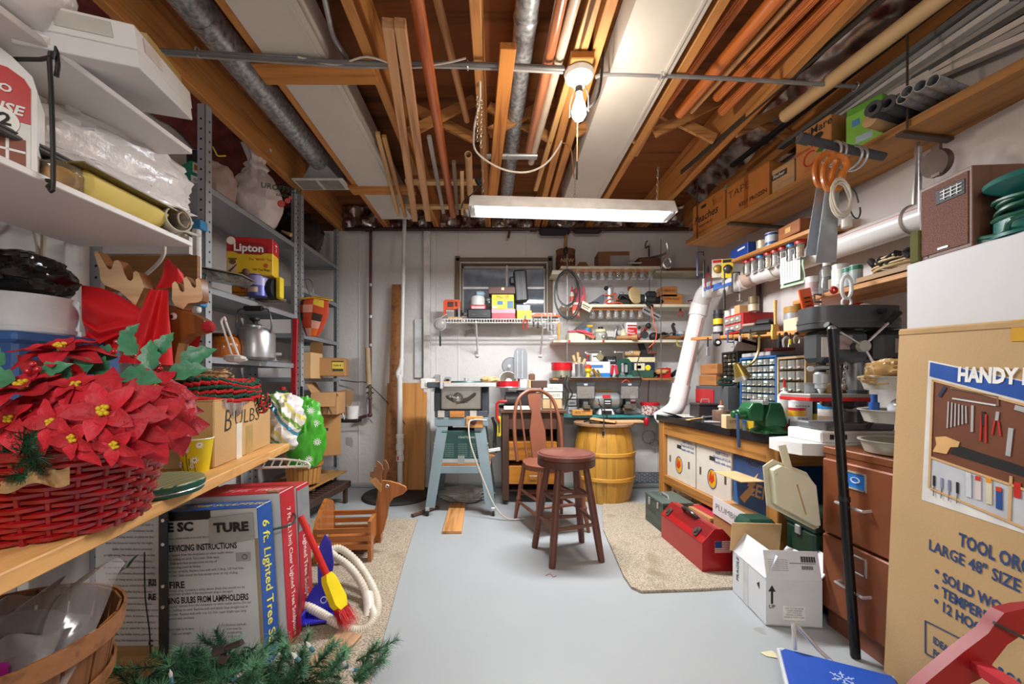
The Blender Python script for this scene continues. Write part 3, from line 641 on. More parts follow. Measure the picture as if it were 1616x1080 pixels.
solo('trash_bag','black rubbish bag on the top deck nearest the back wall','bag',bagb(.15,.24,.31,41,.16),m('1d1b1b',.3,bump=.3),(-1.58,3.26,2.032))
t=thing('tassel','small brown tassel hanging off the top deck edge','tassel',P(456,372,2.78));part(t,'tuft',B().rod((-.05,0,.03),(.02,-.01,0),.008,.014),m('a88a5c',.8))
YEL=m('d9b21e',.45,var=.04)
t=thing('tea_box','red and yellow tea bag box resting on cans','box',P(400,437,2.42),12)
part(t,'body',B().box(.245,.11,.215,b=.003),YEL)
TR=m('b3141a',.45,var=.03)
part(t,'upper_panel',B().box(.2465,.1115,.09,0,0,.126,.003),TR)
part(t,'banner',B().xz([(-.10,.135),(-.1,.165),(-.085,.172),(-.05,.188),(.05,.188),(.085,.172),(.1,.165),(.1,.135),(.085,.13),(.06,.118),(-.06,.118),(-.085,.13)],.001,-.0575),m('8f1016',.45))
lett(t,'Lipton',.062,WHT,'front',-.005,-.0595,.152,bold=.03);lett(t,'The "BRISK" Tea',.018,m('a63a10',.6),'front',.055,-.0565,.09);lett(t,'100 Tea Bags',.018,INK,'front',.06,-.0565,.03)
part(t,'seal',B().at(-.098,-.057,.19,rx=90).lathe([(0,.001),(.023,.001),(.023,0)],20),m('e8e2cf',.5))
part(t,'portrait',B().box(.05,.001,.05,-.092,-.0558,.012),m('c9b38a',.6));part(t,'portrait',B().at(-.09,-.0565,.07,rx=90).lathe([(0,0.001),(.017,0.001),(.017,0)],12,0,0).box(.044,.008,.002,0,.016,0),m('6b5236',.6));part(t,'portrait',B().at(.085,-.0562,.055,rx=90).lathe([(0,.001),(.013,.001),(.013,0)],16),m('b8581c',.5))
lett(t,'T',.06,WHT,'right',.1245,0,.17)
t=thing('baking_soda_box','orange baking soda box under the tea box','box',P(381,467,2.42),10);part(t,'body',B().box(.085,.05,.115,b=.002),m('d98a1e',.5));part(t,'emblem',B().at(.018,-.0262,.055,rx=90).lathe([(0,.001),(.02,.001),(.02,0)],16),RED);part(t,'starburst',B().at(.02,-.0265,.085,rx=90).prism([((.02 if i%2 else .015)*math.cos(i*.393),(.02 if i%2 else .015)*math.sin(i*.393))for i in range(16)],.001),m('2f8a3c',.5));lett(t,'Baking Soda',.014,INK,'front',.0,-.027,.015)
t=thing('snack_can','lavender and blue printed can under the tea box','can',P(407,469,2.42));part(t,'body',tinb(.055,.125),m('55589c',.35,.3));band(t,.055,.062,.118,m('9c96c8',.35));part(t,'picture',B().lathe([(.0563,.02),(.0563,.05)],12,a0=230,a1=300),m('d8c4b0',.5));part(t,'lid',B().cyl(.055,.004,0,0,.125,24),STEEL)
t=thing('tape_spool','black and yellow reel standing beside the printed can','spool',P(430,472,2.46));part(t,'reel',B().at(0,0,.06,ry=90).lathe([(0,-.02),(.058,-.02),(.06,-.012),(.06,.012),(.058,.02),(0,.02)],28),BLK);part(t,'side',B().box(.035,.04,.13,.045,.0,0,.008),m('d8c21c',.45));part(t,'ring',B().tor(.042,.003,-.021,0,.06,24,ax='x'),RED)
t=thing('foil_pan','shiny foil roasting pan hanging over the steel deck edge','pan',P(352,446,2.14),0,rot=(6,8,20));part(t,'pan',B().box(.18,.26,.045,0,0,.0,.01,tx=1.25,ty=1.15),speck('b9b4ac','7d776e',40,.3,.5,.5,.15,.8));part(t,'rim',B().box(.24,.315,.004,0,0,.045,.001),m('c8c2b8',.3,.8))
t=thing('tray_stack','small stack of brown plastic trays at the deck edge','tray',P(428,476,2.52));[part(t,'tray',B().box(.15,.08,.006,0,0,i*.007,.002),m(c,.4))for i,c in enumerate(('6a5844','7d6a55','8d7a66'))]
solo('dried_flowers','dry bundle of brown pods lying behind the foil pan','plant',B().rod((0,0,0),(.12,.05,.05),.012,.004).rod((0,.02,0),(.1,0,.08),.01,.003).ball(.02,.12,.05,.05),m('5a3c30',.8),P(345,440,2.25))
ALU=m('b4b6b8',.3,.85,var=.08,sc=6,bump=.1,bs=20)
t=thing('kettle','large dented aluminium kettle on the steel shelf','kettle',P(402,568,2.36))
part(t,'body',B().lathe([(0,0),(.098,0),(.108,.012),(.108,.145),(.095,.17),(.05,.19),(0,.192)],32),ALU);part(t,'lid',B().lathe([(.06,.186),(.06,.195),(.03,.207),(0,.209)],24),ALU)
part(t,'knob',B().lathe([(0,.2),(.01,.205),(.012,.22),(.028,.232),(.026,.243),(0,.246)],16),BLK)
part(t,'bail',B().tube([(.1,-.02,.15),(.11,-.02,.2),(.095,-.02,.275),(.06,-.01,.295),(-.06,-.01,.295),(-.1,0,.275),(-.108,0,.2),(-.1,0,.15)],.0045,8,sub=3),m('55514d',.4,.6));part(t,'grip',B().rod((-.05,-.01,.297),(.05,-.01,.297),.016,n=12),BLK)
part(t,'spout',B().tube([(-.09,0,.07),(-.14,.0,.11),(-.17,0,.16)],[.03,.022,.016],12,sub=3),ALU)
t=thing('glazed_jar','brown orange glazed ceramic jar beside the aluminium kettle','jar',P(354,572,2.24));part(t,'body',B().lathe([(0,0),(.07,0),(.084,.03),(.086,.09),(.072,.13),(.06,.14),(.062,.152),(.055,.152),(0,.14)],28),m('9a5216',.18,var=.5,sc=9,coat=.6));part(t,'mouth',B().lathe([(.06,.14),(.068,.146),(.062,.156),(.052,.15)],24),m('4a2a18',.3))
t=thing('glass_dish','small footed glass dish beside the aluminium kettle','dish',P(433,570,2.5));part(t,'bowl',B().lathe([(0,0),(.025,0),(.01,.01),(.012,.02),(.04,.035),(.042,.05),(.038,.05),(.01,.028)],20),glass('cfd2d2',.03,.4))
t=thing('tea_tin','dark green tin with a red cap behind the striped bag','tin',(-1.42,2.66,.79),20);part(t,'body',B().box(.07,.05,.145,b=.004),m('1f4a38',.4));part(t,'label',B().box(.04,.001,.07,.005,-.026,.03),m('cfd2cc',.5));part(t,'cap',B().cyl(.018,.02,.01,0,.145),RED)
 # nearer the back wall
t=thing('oven_mitt','patchwork cloth pouch in orange and red hanging from a wire','pouch',P(493,531,2.96))
def pou(u,v):
    a=2*math.pi*u;ww=(.30+.70*math.sin(math.pi*min(v*.56+.06,.5)))if v<.8 else 1-(v-.8)*.3
    return(.105*ww*math.cos(a)+.02*v,.05*ww*math.sin(a)*(1-.6*v),.285*v+.018*math.cos(a-.5)*(v>.9)-.04*max(0,math.cos(a))*v)
pb=B().grid(pou,32,20,cu=True);pb.mi=[((i%32)//4*7+(i//32)//4*5+((i%32)//4)*((i//32)//4))%6 for i in range(len(pb.f))]
part(t,'patchwork',pb,[m('d8641c',.8),m('b03a1c',.8),m('d9b43a',.8),m('b8421e',.8),m('3a2420',.8),m('d99a8a',.8)]);part(t,'trim',B().tube([(.125*math.cos(a)+.02,.022*math.sin(a),.288+.018*math.cos(a-.5)-.04*max(0,math.cos(a)))for a in[i*.4 for i in range(16)]],.004,6,True),m('d9a62e',.8))
part(t,'wire',B().tube([(0,0,.27),(-.03,0,.33),(-.06,.02,.40),(-.075,.03,.42)],.0025,6,sub=3).tube([(0,0,.27),(.006,0,.36),(-.03,.02,.42),(-.075,.03,.42)],.0025,6,sub=3),m('5a5856',.4,.6))
solo('spirit_level','long red level standing on end against the grey post','level',B().box(.036,.02,.60,b=.003),m('a81c24',.4),P(463,636,2.88),rot=(0,1.5,0))
def shelf_box(name,label,px0,px1,yb,yt,Y,d,rz,mt,**k):
    w=(px1-px0)/F*Y;return carton(name,label,P((px0+px1)/2,yb,Y)+Vector((0,d/2,0)),rz,w,d,(yb-yt)/F*Y,mt,**k)
t=shelf_box('cardboard_box','tall tan box with strapping behind the red level',470,491,598,556,3.02,.2,0,CARD3);part(t,'flap',B().box(.1,.004,.1,0,.1,.19),CARDIN)
t=shelf_box('cardboard_box','brown box with a yellow printed label under the steel deck',497,537,594,565,3.18,.26,14,CARD2)
plate(t,'label',.085,.085,m('cdb53c',.6),'front',.045,-.132,.075);plate(t,'label_print',.08,.022,m('3a352c',.6),'front',.045,-.133,.048);lett(t,'Nails 8',.02,INK,'front',.04,-.1335,.085);plate(t,'label_band',.085,.008,INK,'front',.045,-.1335,.116)
t=shelf_box('cardboard_box','crushed open carton with dark printed lines on the steel shelf',489,528,655,620,3.1,.24,6,CARD,open_=True,flaps=(('front',155),('left',30)))
lett(t,'ELECTRIC DR',.03,INK,'front',.02,-.123,.15)
for i in range(5):part(t,'printed_line',B().rod((-.08+i*.035,-.122,.01),(-.05+i*.03*(1 if i%2 else .4),-.122,.13),.002,n=4),INK)
t=thing('torn_carton','torn flap of cardboard leaning over the shelf end','cardboard',P(541,655,3.45),25);part(t,'flap',B().xz([(-.09,0),(.06,0),(.07,.03),(.055,.06),(.075,.1),(.09,.15),(.08,.2),(.02,.215),(-.05,.2)],.005),m('8a6a48',.85));part(t,'fold',B().box(.005,.1,.19,-.09,.05,0),CARD2)
t=thing('plastic_tub','white plastic tub with a black tray at the shelf end','tub',P(552,661,3.5));part(t,'tray',B().box(.17,.12,.03,0,0,-.03,.006),BLK);part(t,'tub',B().cyl(.05,.11,.02,0,0,20,.058),m('d9d8d6',.4));part(t,'bracket',B().rod((-.06,-.06,.13),(-.02,-.07,.0),.004),STEEL)
t=thing('table_tennis_bat','red paddle with a black handle tucked beside the red level','bat',P(476,640,2.86),0);part(t,'blade',B().at(rx=90).lathe([(0,.004),(.038,.004),(.038,-.004),(0,-.004)],20,.0,.0),m('a8202a',.5));part(t,'handle',B().box(.02,.014,.10,0,0,.035,.005),BLK)
t=carton('cardboard_box','big open brown carton with a hand hole near the back wall',(-1.47,3.33,.40),29,.30,.36,.335,m('b0824c',.8,var=.05,sc=5),open_=True)
part(t,'hand_hole',B().box(.07,.002,.022,.02,-.181,.2,.001),INK)
def bushel(name,label,loc,r,h,mt,dk,n=22,grp=None,rot=None,tilt=None):
    t=thing(name,label,'basket',loc,0,grp,rot)
    for i in range(n):
        a=2*math.pi*i/n;w=2*math.pi*r*.78/n*.92
        part(t,'slat',B().add([(-w*.5,0,.0),(w*.5,0,.0),(w*.62,.0,h*.98),(-w*.62,.0,h*.98),(-w*.5,.004,.0),(w*.5,.004,.0),(w*.62,.004,h*.98),(-w*.62,.004,h*.98)],[(0,1,2,3),(7,6,5,4),(0,4,5,1),(1,5,6,2),(2,6,7,3),(3,7,4,0)]),mt,
             M=Matrix.Rotation(a,4,'Z')@ Matrix.Translation((0,-r*.8,0))@ Matrix.Rotation(-math.atan2(-r*.2,h),4,'X'))
    for z,k in((.5,.012),(.9,.02)):
        rr=r*(.8+.2*z)+.006;part(t,'hoop',B().lathe([(rr,h*z-k),(rr+.005,h*z-k),(rr+.007,h*z+k),(rr+.002,h*z+k),(rr,h*z-k)],40),dk)
    part(t,'bottom',B().cyl(r*.78,.008,n=24),dk)
    return t
bushel('bushel_basket','small wooden bushel basket beside the big open carton',(-1.40,2.93,.262),.135,.27,wood('c08a48','9a6a30','z'),wood('a87434','8a5a24','x'))
solo('plywood_shelf','thin plywood board laid under the small bushel basket','board',B().box(.40,.84,.012,0,0,0,.001),wood('b98a50','9a6c38'),(-1.50,3.02,.225),rz=-4)
t=carton('oil_box','small white and red carton on the dark slatted step',(-1.47,3.08,.176),25,.15,.24,.085,m('d5d0ca',.55),seam=False);part(t,'end_panel',B().box(.04,.242,.086,-.06,0,0),RED);part(t,'upper_face',B().box(.152,.242,.002,0,0,.0855),m('9c1f22',.5));lett(t,'FORREST',.022,RED,'front',.02,-.1215,.055);part(t,'emblem',B().at(.02,-.1212,.026,rx=90,sc=(1.8,1,1)).lathe([(0,.001),(.016,.001),(.016,0)],20),INK)
t=thing('slatted_step','low dark brown slatted step with a basketweave plastic top','step',(-1.40,2.98,0),-6)
DB=m('43322a',.5)
for x,y in((-.13,-.33),(.13,-.33),(-.13,.33),(.13,.33)):part(t,'leg',B().box(.03,.03,.14,x,y,0,.003),DB)
part(t,'frame',B().box(.02,.74,.05,-.15,0,.125,.003).box(.02,.74,.05,.15,0,.125,.003).box(.32,.02,.05,0,-.36,.125,.003).box(.32,.02,.05,0,.36,.125,.003),DB)
for i in range(9):part(t,'slat',B().box(.022,.70,.01,-.125+i*.031,0,.158,.002),DB)
for i in range(13):part(t,'cross_slat',B().box(.28,.02,.008,0,-.33+i*.055,.166,.002),m('4d3a30',.5))
 # ================================================================ pine bench board and what stands on it
ZB=.688
bt=thing('pine_bench','long pine plank bench carrying the red basket and the bulbs box','bench',(0,0,0))
part(bt,'plank',B().mx(along(Vector((-.905,.30,ZB)),Vector((-1.19,1.98,ZB)))).box(.34,1.70,.036,-.006,.85,-.036,.003),wood('d3a061','b07c40','y',.6,.5,.3))
AL=m('3f4043',.45,.6)
part(bt,'post',B().box(.03,.003,.66).box(.003,.03,.66,-.014,.014),AL,(-1.12,1.36,0));part(bt,'post',B().box(.04,.04,.65),AL,(-1.34,1.9,0));part(bt,'post',B().box(.04,.04,.65),AL,(-1.27,.5,0))
for z in(.24,.31,.45,.53):part(bt,'bolt',B().at(rx=90).cyl(.006,.004,n=8),CHROME,(-1.118,1.358,z))
part(bt,'lower_shelf',B().box(.42,1.1,.03,0,0,0),wood('c79b5e','a87c44','x'),(-1.33,.9,.05))
 # ---- red wicker basket of silk poinsettias
WICK=m('860a10',.25,var=.3,sc=16,coat=.35,bump=.15,bs=40,dirt='5e080c',dk=.3)
bk=thing('poinsettia_basket','red wicker basket overflowing with silk poinsettias and holly','basket',(-.955,.885,ZB))
def br(z):return .140+.040*(z/.165)
for i in range(13):
    z=.008+i*.0128;ph=math.pi*(i%2)
    part(bk,'strand',B().tube([((br(z)+.0055*math.sin(13*a+ph))*math.cos(a),(br(z)+.0055*math.sin(13*a+ph))*math.sin(a),z+.0015*math.sin(5*a+i))for a in[2*math.pi*k/130 for k in range(130)]],.0068,6,True),WICK)
for k in range(26):
    a=2*math.pi*(k+.5)/26;part(bk,'rib',B().rod((br(0)*math.cos(a),br(0)*math.sin(a),0),(br(.17)*math.cos(a),br(.17)*math.sin(a),.172),.0055,n=6),WICK)
part(bk,'base',B().cyl(.138,.01,n=28),WICK);part(bk,'rim',B().tor(.182,.011,0,0,.172,40,8),WICK)
part(bk,'handle',B().tube([(-.18*math.cos(a)*.98,.10*math.cos(a),.17+.19*math.sin(a))for a in[math.pi*i/20 for i in range(21)]],.010,8),m('a3161a',.25,coat=.5))
part(bk,'handle_ribbon',B().grid(lambda u,v:(-.02+.10*u+.05*(v-.5),-.03-.02*math.sin(v*7),.365-.20*abs(v-.2)-.03*u),6,10),m('c01018',.6))
part(bk,'filler',B().lathe([(0,.15),(.17,.15),(.12,.2),(0,.24)],24),m('27301e',.9,var=.4))
def leafm(L,W,mt,name,fold=.25,curl=.3,holly=0,nu=4,nv=7):
    def fn(u,v):
        s=u*2-1;w=math.sin(math.pi*min(1,v*1.02)**.75)**.85*W*.5
        if holly:w*=1+.42*abs(math.sin(v*math.pi*3.5))-.2
        if v>.97:w=0
        return(s*w,v*L,-fold*abs(s)*w*-1+curl*L*(-(v-.25)**2+.06)+.0025*math.sin(v*34)*abs(s)*(1 if not holly else 0))
    return B().grid(fn,nu,nv).mesh(name,mt,60)
PET=m('a60c1e',.62,var=.3,sc=30,bump=.3,bs=80);PET2=m('ba1226',.6,var=.25,sc=30,bump=.3,bs=80);HOL=m('3c7a58',.4,var=.4,sc=24,bump=.2,bs=60);BER=m('b0101c',.15,coat=.7);YC=m('cfae1c',.5,var=.2)
petals=[leafm(.088,.05,q,'petal',.22,cu)for q,cu in((PET,.35),(PET2,.2),(PET,.05))];small=[leafm(.056,.034,q,'petal',.25,.25)for q in(PET2,PET)]
holly=[leafm(.085,.045,HOL,'holly_leaf',.3,c,1,4,22)for c in(.3,.1)]
bead=B()
for i in range(7):a=i*.9;bead.ball(.0048,.007*math.cos(a)*(i>0),.007*math.sin(a)*(i>0),.009+.003*(i%2),8,6).rod((.005*math.cos(a)*(i>0),.005*math.sin(a)*(i>0),0),(.007*math.cos(a)*(i>0),.007*math.sin(a)*(i>0),.009),.002,n=5)
bead=bead.mesh('stamen',YC)
def flower(c,nrm,sc,seed):
    rr=random.Random(seed);n=Vector(nrm).normalized();q=n.to_track_quat('Z','Y').to_matrix().to_4x4()
    f=part(bk,'flower',bead,None,M=Matrix.Translation(Vector(c)-bk.location)@ q @ Matrix.Diagonal((sc,sc,sc,1)))
    for k in range(7):
        part(f,'petal',petals[k%3],None,M=Matrix.Rotation(k*.898+rr.uniform(-.15,.15),4,'Z')@ Matrix.Rotation(rr.uniform(-.35,.1),4,'X')@ Matrix.Translation((0,.006,0)))
    for k in range(5):
        part(f,'petal',small[k%2],None,M=Matrix.Translation((0,0,.004))@ Matrix.Rotation(k*1.257+.4+rr.uniform(-.1,.1),4,'Z')@ Matrix.Rotation(rr.uniform(.1,.35),4,'X')@ Matrix.Translation((0,.005,0)))
for i,(px,py,Y,n,sc)in enumerate(((168,650,.74,(.35,-1,.35),1.0),(88,668,.735,(0,-1,.2),.8),(220,672,.77,(.6,-1,.1),.95),(274,672,.86,(1,-.5,.1),.85),(243,612,.86,(.5,-.5,.8),.9),(97,552,.84,(0,-.4,1),.95),(38,612,.76,(-.1,-.5,1),.95),(122,612,.77,(.1,-.6,.9),.75),(20,664,.74,(0,-.8,.5),.75),(185,700,.735,(.2,-1,-.3),.7),(262,640,.9,(.9,-.4,.4),.8),(120,690,.725,(0,-1,-.2),.7),(60,650,.76,(0,-.7,.6),.7))):
    flower(P(px,py,Y),n,sc,i)
def sprig(px,py,Y,nrm,rot,sc,k):
    n=Vector(nrm).normalized().to_track_quat('Z','Y').to_matrix().to_4x4()
    part(bk,'holly_leaf',holly[k%2],None,M=Matrix.Translation(P(px,py,Y)-bk.location)@ n @ Matrix.Rotation(R(rot),4,'Z')@ Matrix.Diagonal((sc,sc,sc,1)))
for i,(px,py,Y,n,rot,sc)in enumerate(((185,565,.90,(.1,-1,.4),70,.8),(190,592,.84,(.1,-1,.5),-100,1),(172,590,.86,(-.1,-1,.4),60,.9),(240,585,.88,(.2,-1,.2),10,.85),(238,590,.88,(.2,-1,.2),170,.8),(265,590,.9,(.2,-1,.5),-80,.95),(195,545,.93,(0,-1,.1),-25,.7),(25,600,.75,(0,-1,.4),90,.9),(60,595,.78,(0,-1,.3),-60,.7),(110,600,.80,(0,-1,.2),30,.5),(150,572,.84,(0,-1,.3),120,.8),(216,560,.88,(.1,-1,.2),40,.8),(285,572,.93,(.3,-1,.3),-60,.9),(8,575,.78,(0,-1,.3),60,.8),(250,560,.9,(.2,-1,.2),-20,.7),(140,605,.8,(.1,-1,.6),-120,.6))):sprig(px,py,Y,n,rot,sc,i)
for px,py,Y in((52,575,.77),(60,583,.77),(44,586,.77),(184,540,.93),(196,550,.92),(180,555,.9),(249,575,.9),(252,582,.89),(243,584,.89),(262,590,.9),(268,594,.9),(29,685,.73),(2,737,.73),(210,562,.9)):part(bk,'berry',B().ball(.006,n=10,k=7),BER,P(px,py,Y)-bk.location)
def needles(b,p0,p1,n,L,seed,spread=.9,r=.0011):
    rr=random.Random(seed);p0,p1=Vector(p0),Vector(p1);d=(p1-p0).normalized()
    for i in range(n):
        c=p0.lerp(p1,rr.random());o=Vector((rr.gauss(0,1),rr.gauss(0,1),rr.gauss(0,1)));o=(o-d*o.dot(d)).normalized()
        e=c+(d*rr.uniform(.3,.9)+o*spread).normalized()*L*rr.uniform(.6,1.1);s=d.cross(o).normalized()*r
        b.add([c-s,c+s,e+s*.3,e-s*.3],[(0,1,2,3)])
    return b
FIR=m('1f4a30',.6,var=.5,sc=20);nb=B()
for i,(a,c)in enumerate((((10,735),(62,720)),((0,705),(55,690)),((5,745),(40,752)),((20,690),(66,742)),((0,725),(50,705)))):needles(nb,P(*a,.745),P(*c,.72),170,.026,i)
part(bk,'fir_sprig',nb,FIR,-bk.location,kind='stuff')
part(bk,'wrapping_paper',B().grid(lambda u,v:P(-10+120*u,776-28*v-14*u+6*math.sin(u*9),.70+.05*v+.012*math.sin(u*17+v*4)),26,5),m('a8875c',.6,var=.2,bump=.4,bs=30),-bk.location)
 # ---- bucket under a black bag, blue crate
t=thing('storage_crate','blue plastic crate behind the poinsettias','crate',(-1.42,1.20,ZB));part(t,'body',B().box(.34,.3,.42,b=.01),m('2a4f86',.5));part(t,'rim',B().box(.36,.32,.03,0,0,.41,.008),m('2f5b98',.5))
t=thing('white_bucket','round white plastic container half covered by a black bag','bucket',(-1.40,1.20,ZB+.441));part(t,'body',B().lathe([(0,0),(.112,0),(.118,.008),(.118,.02),(.114,.024),(.114,.115),(0,.115)],36),m('cdd0d4',.35))
solo('black_bag','crumpled black plastic bag lying on the round white container','bag',bagb(.115,.115,.135,61,.22,44,28,fr=4,flat=.5),m('101012',.22,bump=.5,bs=25),(-1.41,1.2,ZB+.553))
cord('white_rope','white cord dangling beside the black bag on the bucket',[P(52,355,1.45),P(60,395,1.4),P(52,415,1.38)],.006,m('b8ada0',.7));cord('tan_rope','tan cord knotted and hanging under the white shelf',[P(70,356,1.42),P(68,400,1.4),P(72,412,1.4),P(88,432,1.38),P(105,465,1.34),P(112,480,1.33)],.007,m('9c8f80',.7))
 # ---- reindeer head with a big red bow
RY=1.30
def PX(l,s,ox,oy,Y):return[((lambda p:(p.x,p.z))(P(x/s+ox,y/s+oy,Y)))for x,y in l]
WD=wood('7a4c1c','4f2d0e','z',.8,.4,0,.3);WE=wood('dab68c','c49866','x',.8)
rh=thing('wooden_reindeer','flat wooden reindeer head with pale antlers and red pompom nose','ornament',(-1.03,RY,ZB))
def edged(b):b.mi=[0,0]+[1]*(len(b.mi)-2);return b
def rp(name,l,mt,t,dy=0):return part(rh,name,edged(B().xz(PX(l,5.143,120,390,RY),t,RY+dy)),[mt,WD],(1.03,-RY,-ZB))
rp('antler',[(195,60),(215,48),(240,75),(300,180),(320,196),(338,190),(355,130),(385,120),(415,150),(440,230),(465,278),(490,288),(508,270),(510,220),(530,208),(555,225),(575,270),(595,340),(560,420),(525,490),(490,450),(400,370),(280,320),(245,270),(240,200)],WE,.035,-.02)
rp('antler',[(750,290),(770,268),(795,290),(815,345),(838,360),(852,345),(840,250),(865,228),(895,270),(915,312),(935,325),(948,310),(942,255),(965,238),(985,265),(1000,400),(990,430),(960,442),(880,450),(840,500),(770,470),(748,420)],WE,.03,.015)
rp('head',[(640,440),(770,480),(830,505),(960,550),(1035,595),(1055,640),(1000,690),(900,715),(830,780),(805,900),(800,1080),(480,1080),(560,900),(640,700)],WD,.045,0)
e=P(120+790/5.143,390+562/5.143,RY-.002)-rh.location;part(rh,'eye',B().ball(.0115,n=16,k=10,sc=(1,.5,1)),m('e4e2e0',.1),e);part(rh,'pupil',B().ball(.007,n=12,k=8,sc=(1,.5,1)),m('3a0d12',.08),e+Vector((-.003,-.005,-.002)))
part(rh,'pompom',B().ball(.02,n=18,k=12),speck('c2202a','8a1018',400,.9,.9),P(120+1075/5.143,390+650/5.143,RY+.015)-rh.location)
RIB=m('cf1019',.6,var=.05,sc=4)
bw=thing('ribbon_bow','huge red ribbon bow tied about the wooden reindeer neck','bow',(-1.05,RY-.06,ZB+.1))
def cloth(la,lb,Y,wav,nw,ph=0,dY=0,n=22):
    la,lb=[[P(120+x/5.143,390+y/5.143,1)for x,y in l]for l in(la,lb)]
    def at(l,t):i=min(int(t*(len(l)-1)),len(l)-2);q=t*(len(l)-1)-i;return l[i].lerp(l[i+1],q)
    def fn(u,v):
        p=at(la,v).lerp(at(lb,v),u);Z=Y+dY*v+wav*math.sin(u*nw+ph+v*2)*(.35+v)
        return(p.x*Z-bw.location.x,Z-bw.location.y,H+(p.z-H)*Z-bw.location.z)
    return B().grid(fn,n,14)
part(bw,'loop',cloth([(525,500),(330,380),(200,330),(45,310)],[(500,610),(330,620),(180,650),(45,580)],RY-.04,.012,6),RIB)
part(bw,'loop',cloth([(500,570),(330,600),(180,640),(48,580)],[(450,680),(330,720),(180,790),(85,730)],RY-.055,.012,7,1),RIB)
part(bw,'tail',cloth([(480,600),(300,650),(150,690),(35,735)],[(460,720),(380,800),(300,900),(180,930)],RY-.03,.012,9,2),RIB)
part(bw,'loop',cloth([(640,345),(700,230),(720,130),(745,90)],[(760,330),(850,300),(880,260),(870,220)],RY+.06,.014,5),RIB)
part(bw,'fold',cloth([(600,345),(560,430),(450,700),(340,940)],[(750,350),(752,520),(775,760),(790,960)],RY-.065,.013,11,0),RIB)
part(bw,'loop',cloth([(820,505),(850,480),(900,465),(955,440)],[(850,540),(880,540),(910,540),(935,535)],RY+.08,.005,5),RIB)
part(bw,'tail',cloth([(830,790),(900,730),(960,700),(1020,690)],[(835,815),(900,840),(950,860),(985,875)],RY+.08,.006,5),RIB)
 # ---- bulbs box, doilies, wreath, cup, tin lid
C0,C1=Vector((-.998,1.428,ZB)),Vector((-1.10,1.965,ZB));L=(C1-C0).length;MBX=along(C0,C1)
t=thing('bulbs_box','brown cardboard box with handwritten lettering on the pine bench','box',M=MBX)
part(t,'body',B().box(.28,L,.236,-.14,L/2,0,.004),m('b8925f',.8,var=.05,sc=5,bump=.12,bs=120))
part(t,'flap',B().box(.138,L,.005,-.07,L/2,.236,.001),CARD);part(t,'flap',B().box(.138,L,.005,-.21,L/2,.236,.001),CARD)
lett(t,'B',.12,INK,'right',.0012,.10,.155,bold=-.01,shear=.15);lett(t,'ULBS',.085,INK,'right',.0012,.28,.16,bold=-.012,width=1.35,shear=.1)
plate(t,'tape',.07,.12,m('a98a52',.35),'right',.0,.30,.06,0);plate(t,'tape',.05,.14,TAPEC,'right',.0005,.2,.07,0)
t=thing('crochet_doilies','pile of red and green crocheted mats drooping over the bulbs box','cloth',M=MBX)
CR,CG=m('c0181c',.9,bump=.6,bs=200),m('0f4a35',.9,bump=.6,bs=200)
for k in range(6):
    for q in range(3):
        rr=random.Random(k*3+q);ax,ay=.095+.012*q,.235+.018*q-.006*k
        pts=[]
        for i in range(72):
            a=2*math.pi*i/72;x,y=-.10+ax*math.cos(a)+.004*math.sin(18*a+q),.25+ay*math.sin(a);z=.246+k*.013+.004*math.sin(36*a+k)+.006*math.sin(3*a+k)-max(0,(y-.40))*.35*(1.2-k*.12)-max(0,x+.015)*.35
            if y>L*.93:z-=.02
            pts.append((x+.007*math.cos(36*a),y,z))
        part(t,'crochet_row',B().tube(pts,.0075,5,True),(CR,CG)[(k+q)%2])
    part(t,'mat',B().at(-.10,.25,.243+k*.013,sc=(.42,1,1)).lathe([(0,0),(.22,0),(.22,.01),(0,.012)],36),(CG,CR)[k%2])
for i in range(14):
    a=i*.45;y=.36+.012*i;part(t,'tassel',B().tor(.015,.0045,n=10,k=5,ax='x'),(CR,CG)[i%2],(.006+.003*(i%3),y,.235-.014*(i%5)),rot=(a*40,0,i*20))
t=thing('bubble_wrap','scrap of clear bubble wrap hanging between doilies and box','wrap',M=MBX);part(t,'sheet',B().grid(lambda u,v:(.004+.004*math.sin(u*20),.06+.2*u,.243-(.03+.05*math.sin(u*3.1)**2)*v),20,6),glass('d8d4d0',.15,.45))
t=thing('straw_wreath','straw wreath lying on the crocheted mats','wreath',M=MBX @ Matrix.Translation((-.13,.20,.335)))
ST=wood('b59a6a','8a6d40','x',2)
wr_=B();rr=random.Random(4)
for i in range(150):
    a=rr.uniform(0,6.28);r0=.085+rr.gauss(0,.011);z=rr.gauss(0,.009);da=rr.uniform(.35,.6)
    wr_.tube([(r0*math.cos(a+da*k/2),r0*math.sin(a+da*k/2),z+rr.gauss(0,.002))for k in range(3)],.0022,4)
part(t,'straw',wr_,ST,kind='stuff')
solo('wire_hook','pair of thin white wire sticks leaning on the wreath','hook',B().tube([(0,0,0),(-.04,0,.12),(-.047,0,.15),(-.035,0,.165),(-.03,.0,.15)],.004,6,sub=3).tube([(.02,.01,0),(-.03,.01,.13),(-.035,.01,.15)],.004,6,sub=3),m('dcd8d2',.5),P(368,566,1.62))
solo('cloth_scrap','white crumpled cloth scrap lying on the doilies','cloth',bagb(.04,.03,.03,77,.3,20,12),m('c4c0bb',.8),P(372,572,1.6))
cp=G(309,744,ZB);t=thing('paper_cup','yellow paper cup printed with white daisies beside the bulbs box','cup',cp)
part(t,'body',B().lathe([(0,.004),(.036,.004),(.0375,0),(.0505,.108),(.0525,.112),(.0505,.115),(.0475,.112),(.0345,.006)],30),m('d9bf10',.45,var=.04));part(t,'rim',B().tor(.0512,.0022,0,0,.113,30,6),m('dfe6d6',.4))
def on_cone(a,z):r=.0375+.13*z*.92+.0012;return(r*math.sin(R(a)),-r*math.cos(R(a)),z)
